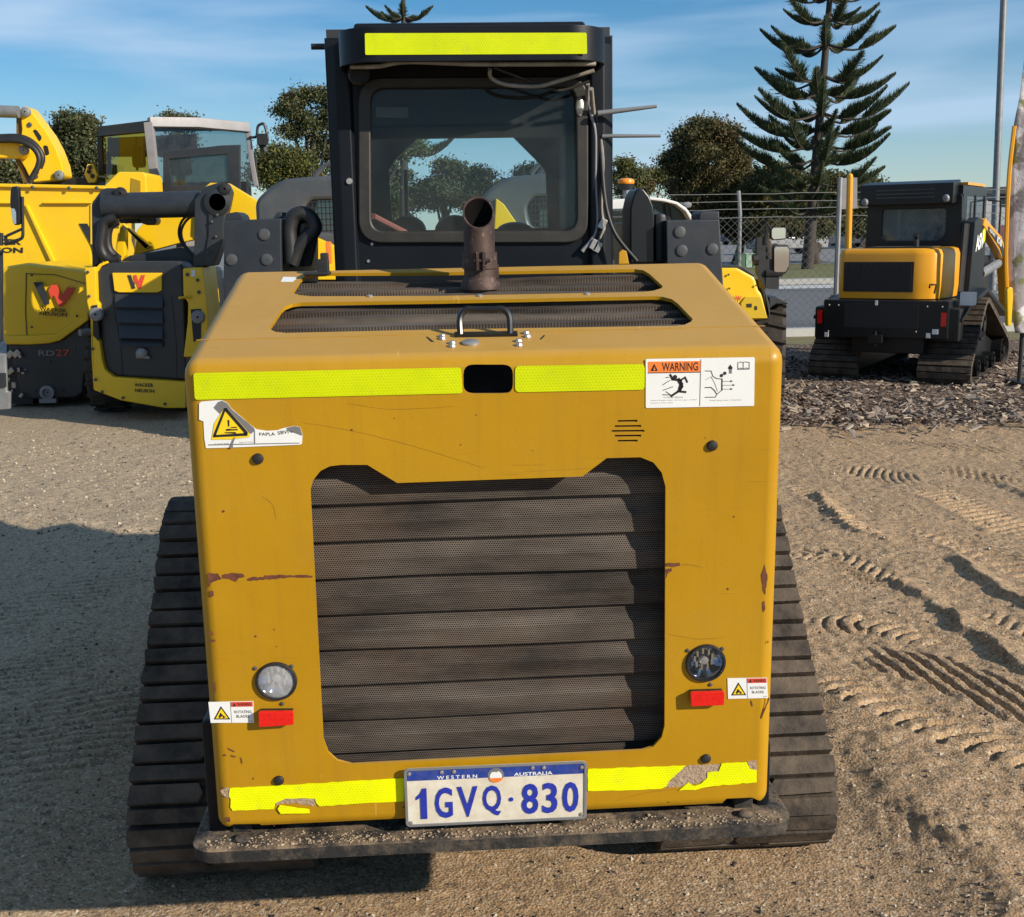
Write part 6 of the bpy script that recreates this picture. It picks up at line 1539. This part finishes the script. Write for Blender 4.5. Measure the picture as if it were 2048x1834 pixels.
# ---- black and yellow track loader
TRl = (5.16, 9.12)
ang = R(35); lx = Vector((math.cos(ang), -math.sin(ang), 0)); fy = Vector((math.sin(ang), math.cos(ang), 0))
KX, KY, KZ = .79, 1.08, .955
o0 = Vector((TRl[0], TRl[1], 0)) - lx * .97 * KX - fy * .16
MA = Matrix(((lx.x * KX, fy.x * KY, 0, o0.x), (lx.y * KX, fy.y * KY, 0, o0.y), (0, 0, KZ, 0), (0, 0, 0, 1)))
AS = thing('track_loader', 'black and deep yellow tracked loader parked on the mulch at the right', 'track loader', o0)
class LB(MB):
    def fin(s, *a, **k):
        s.v = [tuple(MA @ Vector(v)) for v in s.v]; return s.build(*a, **k)
for sx in (-1, 1):
    make_track(AS, min(sx * .38, sx * 1.03), max(sx * .38, sx * 1.03), [Vector((p.x - .65, p.y + .047)) for p in TP], M=MA, pitch=.075, mat=MT['rubber'], whole=True)
    b = LB()
    for (y, z, r) in ((.18, .18, .12), (.71, .598, .16), (1.95, .20, .14), (.6, .15, .09), (1.0, .15, .09), (1.4, .15, .09)): b.lathe([(.01, -.02), (r * .35, -.02), (r * .4, .02), (r * .8, .03), (r * .86, 0), (r, 0), (r, .25), (.01, .25)], (sx * .98, y, z), (-sx, 0, 0), 18)
    b.fin('track_wheel', MT['bodyblack'], AS, split=True)
    b = LB(); b.prism([(sx * .5, .1, .1), (sx * .5, 2.0, .1), (sx * .5, 2.0, .28), (sx * .5, .75, .62), (sx * .5, .15, .24)], (sx * .34, 0, 0)); b.fin('track_frame', MT['bodyblack'], AS)
    b = LB(); b.prism([(sx * .47, -.12, .74), (sx * .47, .35, .88), (sx * .47, 1.1, .98), (sx * .47, 2.4, .60), (sx * .47, 2.4, .56), (sx * .47, 1.1, .93), (sx * .47, .35, .83), (sx * .47, -.12, .70)], (sx * .46, 0, 0)); b.fin('track_guard', MT['bodyblack'], AS, bevel=.006)
b = LB(); b.bb((-.78, -.18, .52), (.78, .25, .92)); b.bb((-.46, -.05, .35), (.46, 2.2, .9)); b.bb((.60, -.15, .50), (.90, .05, .84)); b.bb((-.90, -.15, .50), (-.60, .05, .84)); b.fin('rear_body', MT['bodyblack'], AS, bevel=.02)
b = LB(); b.bb((-.50, -.19, .63), (.42, -.175, .88)); b.fin('lower_grille', MT['ink'], AS)
for x in (-.82, .72):
    b = LB(); b.bb((x - .03, -.185, .66), (x + .03, -.17, .80)); b.fin('tail_lamp', MT['red'], AS)
b = LB()
for x, z, w in ((-.72, .54, .05), (.55, .56, .05), (.63, .60, .07), (-.1, .885, .03)): b.bb((x - w / 2, -.195, z - .02), (x + w / 2, -.188, z + .03))
b.fin('small_label', MT['white'], AS, split=True)
b = LB(); b.bb((.84, .05, .86), (1.0, .2, .99)); b.fin('side_label', MT['white'], AS)
b = LB(); n = 10; ring = []
prof = [(-.66, -.02), (-.60, -.12), (.40, -.12), (.60, -.05), (.68, .15), (.70, .62), (-.68, .62)]
rp = roundpoly([(x, y, 0) for x, y in prof], .14, 6)
b.loft([[(x * .98, y, .93) for x, y, _ in rp], [(x, y, 1.05) for x, y, _ in rp], [(x, y, 1.38) for x, y, _ in rp], [(x * .97, y * .96 + .01, 1.43) for x, y, _ in rp], [(x * .90, y * .9 + .03, 1.445) for x, y, _ in rp]])
hd = b.fin('engine_hood', MT['ayel'], AS, ang=75)
b = LB(); b.bb((-.55, -.128, 1.00), (.32, -.11, 1.31)); b.fin('grille', MT['ink'], hd)
b = LB()
for i in range(12): x = -.52 + i * .073; b.bb((x, -.134, 1.01), (x + .012, -.128, 1.30))
b.fin('grille_bars', MT['black'], hd)
b = LB(); b.bb((-.42, .15, 1.446), (.40, .7, 1.452)); b.fin('top_grille', MT['grilletop'], hd)
b = LB(); b.tube([(.52, -.13, 1.05), (.53, -.16, 1.08), (.60, -.14, 1.08), (.58, -.13, .99)], .012, 6); b.fin('hood_latch', MT['black'], hd)
# cab
cz0, cz1 = 1.40, 2.03
Fc = Frame((0, .80, 0), (1, 0, 0), (0, 0, 1))
b = LB(); b.add(*plate_hole(Fc, roundpoly([(-.62, 1.36), (.62, 1.36), (.60, 2.0), (-.60, 2.0)], .04), [roundpoly([(-.37, 1.50), (.35, 1.50), (.42, 1.57), (.42, 1.86), (-.42, 1.86), (-.42, 1.57)], .05)], -.05, 0, .008)); cb = b.fin('cab', MT['bodyblack'], AS)
LB().plate(Fc, roundpoly([(-.36, 1.505), (.34, 1.505), (.41, 1.575), (.41, 1.855), (-.41, 1.855), (-.41, 1.575)], .05), -.03, -.02).fin('rear_window', m_glass('dusty grey glass', .26, (.45, .52, .52), 1.4, True, (.40, .45, .45)), cb)
b = LB(); b.bb((-.60, .86, 1.98), (.60, 2.1, 2.10)); b.prism([(.58, .86, 1.3), (.58, 1.05, 1.3), (.58, 1.05, 2.0), (.58, .86, 2.0)], (.03, 0, 0)); b.prism([(.58, 1.30, 1.3), (.58, 2.05, 1.3), (.58, 2.05, 1.42), (.58, 1.30, 1.42)], (.03, 0, 0)); b.prism([(.58, 1.98, 1.42), (.58, 2.08, 1.42), (.58, 2.08, 2.0), (.58, 1.98, 2.0)], (.03, 0, 0)); b.prism([(.58, 1.48, 1.42), (.58, 1.54, 1.42), (.58, 1.54, 2.0), (.58, 1.48, 2.0)], (.03, 0, 0)); b.bb((-.61, .86, 1.3), (-.58, 2.08, 2.0)); b.bb((-.6, 2.0, 1.3), (.6, 2.08, 1.5)); b.fin('cab_shell', MT['bodyblack'], cb, bevel=.006)
b = LB(); b.bb((.590, 1.05, 1.42), (.596, 2.0, 1.99)); b.fin('side_window', MT['glassd'], cb)
b = LB(); b.bb((-.56, 2.01, 1.5), (.56, 2.015, 1.98)); b.fin('front_window', MT['glassd'], cb)
b = LB(); b.bb((-.3, 1.2, 1.3), (.3, 1.35, 1.85)); b.fin('seat', MT['black'], cb, bevel=.05)
b = LB(); b.prism([(-.66, .62, 1.90), (-.66, .62, 2.12), (-.66, .95, 2.16), (-.66, .95, 1.92)], (1.20, 0, 0)); vs2 = b.fin('visor', MT['bodyblack'], cb, bevel=.01)
b = LB()
for z in (1.97, 2.01, 2.05): b.bb((-.44, .612, z), (.30, .62, z + .010))
b.fin('visor_slots', MT['bolt'], vs2)
b = LB(); b.bb((-.30, 1.0, 2.101), (.62, 1.9, 2.13)); b.fin('roof_plate', MT['ayel'], cb)
for x in (-.58, .46):
    b = LB(); b.lathe([(.042, .0), (.042, -.03), (.03, -.04), (.005, -.042)], (x, .615, 1.955 - (.02 if x < 0 else 0)), (0, 1, 0), 14); b.fin('work_lamp', MT['galv'], cb)
b = LB(); b.tube([(.63, 2.08, 1.95), (.80, 2.1, 1.93), (.80, 2.1, 1.45)], .014, 6); b.fin('grab_rail', MT['black'], cb)
# side tower, ram and lift arm
b = LB(); b.prism([(.66, .62, .95), (.66, .74, 1.70), (.66, .95, 1.75), (.66, 1.35, 1.70), (.66, 1.35, .95)], (.14, 0, 0)); tw = b.fin('arm_tower', MT['bodyblack'], AS, bevel=.012)
b = LB(); b.tube([(.69, .60, .96), (.69, .72, 1.68)], .05, 8); b.fin('ram', MT['black'], AS)
Fs = Frame((.803, 0, 0), (0, 1, 0), (0, 0, 1))
b = LB(); put_text(b, Fs, 'ASV', [(.82, 1.55), (1.22, 1.60), (1.22, 1.42), (.82, 1.38)], .002, 0, .04); b.fin('lettering', MT['white'], tw, fix=False)
b = LB(); b.plate(Fs, [(1.13, 1.60), (1.3, 1.66), (1.3, 1.50), (1.2, 1.45)], .0005, .0015); b.fin('emblem_patch', MT['tape'], tw)
b = LB(); b.prism([(.70, 1.12, 1.66), (.70, 1.2, 1.74), (.70, 2.2, 1.52), (.70, 2.65, 1.25), (.70, 3.0, .60), (.70, 2.88, .58), (.70, 2.5, 1.18), (.70, 2.1, 1.36)], (.12, 0, 0)); la = b.fin('lift_arm', MT['ayel'], AS, bevel=.012)
b = LB(); b.prism([(.823, 1.35, 1.65), (.823, 2.15, 1.485), (.823, 2.5, 1.26), (.823, 2.42, 1.22), (.823, 2.1, 1.39), (.823, 1.35, 1.60)], (.004, 0, 0)); b.fin('arm_panel', MT['black'], la)
Fa = Frame((.83, 1.4, 1.63), (0, .85, -.175), (0, 0, 1))
b = LB(); put_text(b, Fa, 'POSI-TRACK', [(.02, -.002), (.36, -.002), (.36, -.036), (.02, -.036)], 0, 0, .02); put_text(b, Fa, 'RT-50', [(.50, .005), (.80, .005), (.80, -.075), (.50, -.075)], 0, 0, .03); b.fin('lettering', MT['white'], la, fix=False)
b = LB(); b.tube([(.76, 1.35, 1.12), (.76, 2.35, 1.20)], .055, 10); b.fin('ram', MT['galv'], AS)
b = LB(); b.bb((.50, 1.35, .6), (.66, 2.3, 1.3)); b.fin('side_frame', MT['black'], AS)

# ---- draped banner on a yellow pole at the right border
Yf = 8.8
def m_cloth():
    t = NT('printed banner cloth'); v = t.noise(3.2, 4, .55, dist=1.5); w_ = t.noise(5., 3, .5)
    col = t.mix(t.ramp(v, .46, .54), (.60, .57, .57), (.30, .27, .27)); col = t.mix(t.ramp(w_, .60, .66), col, (.20, .20, .10))
    col = t.mix(t.ramp(t.noise(2.1, 2), .60, .63), col, (.74, .72, .71))
    return t.done(t.bsdf(col, .8, 0, t.bump(t.noise(9, 4), .4, .03), .2))
FL = thing('banner', 'tall grey and white printed banner with a yellow edge at the right border', 'banner', (PY(2045, 650, Yf).x, Yf, 0))
left = [(2036, 90), (2026, 190), (2016, 250), (2006, 340), (2001, 440), (1999, 520), (2002, 600), (2010, 660)]
b = MB(); rings = []
for i, p in enumerate(spline([Vector((q[0], q[1], 0)) for q in left], 5)):
    e = PY(p.x, p.y, Yf); row = []
    for j in range(14):
        s = j / 13; row.append(e + Vector((s * .75, .05 * math.sin(s * 9 + i * .12) - s * .05, .25 * s * (1 - i / 34.))))
    rings.append(row)
b.loft(rings, caps=False, closed=False); cl_ = b.build('cloth', m_cloth(), FL, fix=False); cl_.modifiers.new('s', 'SOLIDIFY').thickness = .004
b = MB(); b.tube(spline([PY(x - 3, y, Yf - .02) for x, y in left[2:7]], 4), .020, 6); b.build('edge_trim', MT['ayel'], FL)
b = MB(); b.tube([PY(2030, 640, Yf + .12), PY(2042, 150, Yf + .12)], [.022, .012], 8); q = PY(2030, 640, Yf + .12); b.tube([(q.x, q.y, 0), q], .022, 8); b.build('pole', MT['black'], FL)
surf(FL, 'base_ram', Yf - .1, [(r4, [(370, 1230), (385, 1215), (408, 1220), (412, 1280), (400, 1470), (375, 1470), (372, 1300)], .06, 0)], MT['wyel'], .01)
b = MB(); c = PY(2030, 700, Yf); b.bb((c.x - .02, Yf - .2, 0), (c.x + .5, Yf + .3, .08)); b.build('foot', MT['black'], FL, bevel=.02)

# ---- lamp pole, sign, yellow post
def polething(name, label, cat, px0, px1, Y, r0, r1, mat, group=None):
    p0 = PY(*px0, Y); p1 = PY(*px1, Y); d = (p0 - p1) / (p1.z - p0.z); g = Vector((p0.x, Y, 0)) if p0.z < .5 else p0 + (p0 - p1) * (p0.z / (p1.z - p0.z)); g.z = 0
    b = MB(); b.tube([g, p1], [r0, r1], 12); b.lathe([(r0 * 2, 0), (r0 * 2, .03), (r0 * 1.1, .06)], g, (0, 0, 1), 12); return b.build(name, mat, None, label=label, cat=cat, group=group)
polething('lamp_pole', 'tall grey steel lamp pole at the upper right', 'pole', (1973, 470), (1994, -60), 24, .085, .07, MT['galv'])
SG = thing('sign', 'grey sign board on a pale post behind the black loader', 'sign', (PY(1667, 500, 13.3).x, 13.3, 0))
p = PY(1667, 352, 13.3); b = MB(); b.tube([(p.x, 13.3, 0), p], .035, 8); b.build('post', MT['galv'], SG)
surf(SG, 'board', 13.33, [(r2, [(375, 205), (490, 200), (490, 425), (375, 432)], .02, 0)], MT['lgrey'])
p0 = PY(*r2(437, 600), 12.9); p1 = PY(*r2(437, 192), 12.9); b = MB(); b.tube([(p0.x, 12.9, 0), p1], .04, 10); b.sphere(p1, .04, 10, 6); b.build('bollard', MT['ayel'], None, label='yellow post beside the grey sign board', cat='post')

# ---- chain link fence
yk2 = yk + .08
FE = thing('chain_link_fence', 'chain link fence with three strands of barbed wire along the road', 'fence', (8, yk2, 0))
top = 1.74; sp = .118; xa, xb = 2.2, 13.5
b = MB(); L = xb - xa; k = 0
x = xa - top
while x < xb:
    for s in (1, -1):
        p0 = (x, .1); p1 = (x + top, top)
        x0, x1 = max(xa, x), min(xb, x + top)
        if x1 <= x0: continue
        z0 = .12 + (x0 - x); z1 = .12 + (x1 - x)
        if s < 0: z0, z1 = top - (x0 - x) + .1, top - (x1 - x) + .1
        b.tube([(x0, yk2, max(.1, min(z0, top + .02))), (x1, yk2 + .004 * s, max(.1, min(z1, top + .02)))], .0032, 3, 0, False)
    x += sp
b.build('mesh', MT['wire'], FE, fix=False)
b = MB(); rd = random.Random(1)
for z in (top, 1.86, 1.97, 2.08): b.tube([(lerp(xa, xb, i / 30), yk2 + (z - top) * .3, z + .008 * rd.uniform(-1, 1)) for i in range(31)], .006, 4)
b.build('wire', MT['wire'], FE, split=True)
for x in (2.3, 4.3, 8.4, 11.3):
    b = MB(); b.tube([(x, yk2 + .03, 0), (x, yk2 + .03, top + .05), (x, yk2 + .14, 2.12)], .03, 8); b.build('post', MT['wire'], FE)

# ---- green service boxes, cars, building
for i, (x0, x1, t_) in enumerate(((1464, 1479, 'dull green'), (1480, 1493, 'pale green'), (1494, 1508, 'bright green'))):
    Yg = 43
    a = PY(x0, 528, Yg); c = PY(x1, 512, Yg); bx = MB(); bx.bb((a.x, Yg, 0), (c.x, Yg + .5, max(.5, c.z)))
    bx.bb((a.x - .02, Yg - .02, max(.5, c.z) + .001), (c.x + .02, Yg + .52, max(.5, c.z) + .05))
    bx.build('service_box', pm(t_ + ' paint', [(.05, .13, .07), (.30, .42, .33), (.10, .30, .16)][i], None, 5, .5), None, bevel=.02, label=['dark green', 'pale green', 'bright green'][i] + ' service box on the verge across the road', cat='utility box', group='service boxes across the road')
def car(label, px, Y, col, heading, van=False):
    c = PY(px[0], px[1], Y); o = Vector((c.x, Y, .02)); rot = Matrix.Rotation(heading, 3, 'Z')
    t = thing('parked_car', label, 'car', o, 'cars parked across the road')
    def tf(b): b.v = [tuple(o + rot @ Vector(v)) for v in b.v]; return b
    b = MB(); b.prism([(-2.1, -.85, .3), (-2.15, -.85, .75), (-1.2, -.85, .95), (2.0, -.85, .98), (2.15, -.85, .7), (2.1, -.85, .3)], (0, 1.7, 0)); h = 1.75 if van else 1.45
    b.prism([(-1.25, -.75, .93), (-.5, -.68, h), (1.3, -.68, h), (1.95, -.75, .95)], (0, 1.42, 0)); bd_ = tf(b).build('body', pm(label + ' paint', col, None, 4, .3, coat=.4), t, bevel=.08, seg=3)
    b = MB(); b.prism([(-1.08, -.765, .98), (-.48, -.70, h - .08), (1.2, -.70, h - .08), (1.75, -.765, .98)], (0, -.01, 0)); tf(b).build('window', MT['glassd'], t)
    for x in (-1.35, 1.35):
        for y in (-.8, .8):
            b = MB(); b.lathe([(.05, -.1), (.31, -.1), (.31, .1), (.05, .1)], (x, y, .31), (0, 1, 0), 16); tf(b).build('wheel', MT['rubberd'], t)
car('white car parked beyond the verge, nose out left of the tall pine trunk', (1562, 480), 62, (.24, .24, .25), .3)
car('silver grey car beyond the white one', (1610, 466), 84, (.25, .28, .32), .1)
car('dark car parked right of the tall pine trunk', (1668, 470), 74, (.05, .06, .08), 0)
car('pale van at the back of the car park', (1540, 462), 100, (.20, .20, .21), .1, True)
car('white car far off right of the pine trunk', (1645, 462), 100, (.22, .22, .23), -.2)
car('dark blue car at the far left of the car park', (1478, 470), 96, (.04, .05, .09), .2)
Yb_ = 70
BU = thing('building', 'grey warehouse with a dark flat roof behind the lamp pole', 'building', (PY(1995, 470, Yb_).x, Yb_, 0))
wl = PY(1935, 470, Yb_).x; wr = PY(2120, 470, Yb_).x; zt0 = PY(1990, 385, Yb_).z
b = MB(); b.bb((wl, Yb_, 0), (wr, Yb_ + 14, zt0)); b.build('wall', pm('pale render', (.33, .33, .34), (.26, .26, .27), .4, .85), BU)
b = MB(); b.bb((wl - .4, Yb_ - .5, zt0 + .01), (wr, Yb_ + 14, PY(1990, 371, Yb_).z)); b.build('roof', MT['wgrey'], BU)
b = MB(); b.bb((PY(1978, 430, Yb_).x, Yb_ - .06, PY(1990, 410, Yb_).z), (wr, Yb_ - .01, zt0 - .05)); b.build('window', MT['glassd'], BU)
b = MB(); b.bb((PY(1978, 430, Yb_).x, Yb_ - .1, .4), (wr, Yb_ - .01, PY(1990, 447, Yb_).z)); b.build('door', flat('maroon door', (.12, .03, .035)), BU)

# small fittings: bolt heads, seams, grab handles
def bolts(parent, Y, fn, pts, r=.016, mat=None, name='bolt'):
    for p in pts:
        MB().lathe([(r, 0), (r, -.006), (r * .6, -.012), (r * .1, -.013)], PY(*fn(*p), Y), (0, 1, 0), 8, caps=True).build(name, mat or MT['bolt'], parent)
def seam(parent, Y, fn, pts, r=.006, mat=None):
    b = MB(); b.tube([PY(*fn(*p), Y) for p in pts], r, 4); b.build('panel_seam', mat or MT['ink'], parent)
bolts(WL, Y0 - .012, a5, [(800, 200), (812, 420), (845, 900), (870, 1180), (930, 1290), (1120, 1345), (1500, 1400)], .014)
bolts(WL, Y0 - .022, a15, [(905, 1330), (915, 1420), (830, 1290)], .016); bolts(WL, Y0 + .068, a15, [(1010, 900), (1050, 850), (985, 1130), (1040, 1010)], .014)
seam(WL, Y0 + .058, a5, [(1560, 420), (1600, 800), (1610, 1180)], .004); seam(WL, Y0 + .058, a5, [(1020, 215), (1040, 560), (1100, 880), (1115, 1150)], .004)
seam(RO, Y1 - .002, a5, [(230, 215), (500, 225), (790, 310)], .005, MT['wgrey']); seam(RO, Y1 - .004, a5, [(240, 220), (232, 560), (250, 860)], .005, MT['wgrey'])
bolts(RO, Y1 + .036, a5, [(455, 1018), (560, 1270), (320, 1280), (680, 900)], .014); bolts(RO, Y1 - .034, a5, [(290, 700), (700, 600), (290, 230)], .012)
bolts(DU, Y2 - .056, a05, [(330, 985), (700, 992), (980, 990)], .02); seam(DU, Y2 - .006, a05, [(925, 1160), (925, 1560)], .012, MT['wyel'])
bolts(EX, Y3 - .012, a05, [(372, 830), (365, 872), (560, 870), (300, 350)], .03); bolts(EX, Y3 + .19, a05, [(910, 780), (900, 825), (935, 870)], .03, MT['black'])
bolts(TH, Y5 - .012, r1, [(900, 1200), (1080, 1270), (905, 1290)], .010)

def lbolt(pts, y, r=.014):
    for x, z in pts:
        b = LB(); b.lathe([(r, 0), (r, -.006), (r * .6, -.012), (r * .1, -.013)], (x, y, z), (0, 1, 0), 8, caps=True); b.fin('bolt', MT['zinc'], AS)
lbolt([(-.70, .86), (-.58, .86), (.52, .86), (.70, .86), (-.70, .58), (.40, .60), (-.1, .57)], -.182, .011); lbolt([(-.55, 1.42), (.55, 1.42), (-.52, 1.93), (.52, 1.93)], .798, .011)
b = LB(); b.bb((-.16, -.26, .48), (.0, -.17, .56)); b.cyl((-.08, -.23, .45), (-.08, -.23, .60), .018, n=10); b.fin('tow_hitch', MT['bodyblack'], AS)
b = LB(); b.tube([(.18, .40, 1.43), (.18, .40, 1.54), (.18, .33, 1.58)], .03, 10); b.fin('exhaust', MT['black'], AS)
# ------------------------------------------------------------------ light
SUN = Vector((-1.8, 1.3, -1.0)).normalized()
sd = bpy.data.lights.new('sun', 'SUN'); sd.energy = 5.0; sd.angle = R(.6); sd.color = (1, .91, .77)
so = bpy.data.objects.new('sun', sd); COL.objects.link(so); so.rotation_euler = SUN.to_track_quat('-Z', 'Y').to_euler(); so.location = (12, -8, 9)
w = bpy.data.worlds.new('World'); SC.world = w; w.use_nodes = True
nt = w.node_tree; nt.nodes.clear()
sky = nt.nodes.new('ShaderNodeTexSky'); sky.sky_type = 'NISHITA'; sky.sun_disc = False
sky.sun_elevation = math.asin(-SUN.z); sky.sun_rotation = math.atan2(-SUN.x, -SUN.y)
sky.air_density = 1.0; sky.dust_density = .0; sky.ozone_density = 4.
tc = nt.nodes.new('ShaderNodeTexCoord'); mp = nt.nodes.new('ShaderNodeMapping'); mp.inputs['Scale'].default_value = (2.0, 2.0, 15.); mp.inputs['Rotation'].default_value = (.05, -.10, .4)
nz = nt.nodes.new('ShaderNodeTexNoise'); nz.inputs['Scale'].default_value = 1.15; nz.inputs['Detail'].default_value = 4; nz.inputs['Roughness'].default_value = .45; nz.inputs['Distortion'].default_value = .35
mr = nt.nodes.new('ShaderNodeMapRange'); mr.inputs[1].default_value = .40; mr.inputs[2].default_value = .66; mr.inputs[4].default_value = .85
mx = nt.nodes.new('ShaderNodeMix'); mx.data_type = 'RGBA'; mx.inputs[7].default_value = (5.6, 7.6, 10.0, 1)
bg = nt.nodes.new('ShaderNodeBackground'); bg.inputs[1].default_value = .068
ou = nt.nodes.new('ShaderNodeOutputWorld')
L = nt.links.new
L(tc.outputs['Generated'], mp.inputs[0]); L(mp.outputs[0], nz.inputs['Vector']); L(nz.outputs['Fac'], mr.inputs[0]); sz = nt.nodes.new('ShaderNodeSeparateXYZ'); hz = nt.nodes.new('ShaderNodeMapRange'); hz.inputs[1].default_value = .30; hz.inputs[2].default_value = -.02; hz.inputs[4].default_value = .38
ad = nt.nodes.new('ShaderNodeMath'); ad.operation = 'MAXIMUM'; L(tc.outputs['Generated'], sz.inputs[0]); L(sz.outputs[2], hz.inputs[0]); L(hz.outputs[0], ad.inputs[0]); L(mr.outputs[0], ad.inputs[1]); L(ad.outputs[0], mx.inputs[0])
hs = nt.nodes.new('ShaderNodeHueSaturation'); hs.inputs['Saturation'].default_value = 1.46; hs.inputs['Value'].default_value = 1.12
L(sky.outputs[0], hs.inputs['Color']); L(hs.outputs[0], mx.inputs[6]); L(mx.outputs[2], bg.inputs[0]); L(bg.outputs[0], ou.inputs[0])
vs = SC.view_settings; vs.view_transform = 'Standard'; vs.look = 'None'; vs.exposure = .38; vs.gamma = 1; vs.use_curve_mapping = False
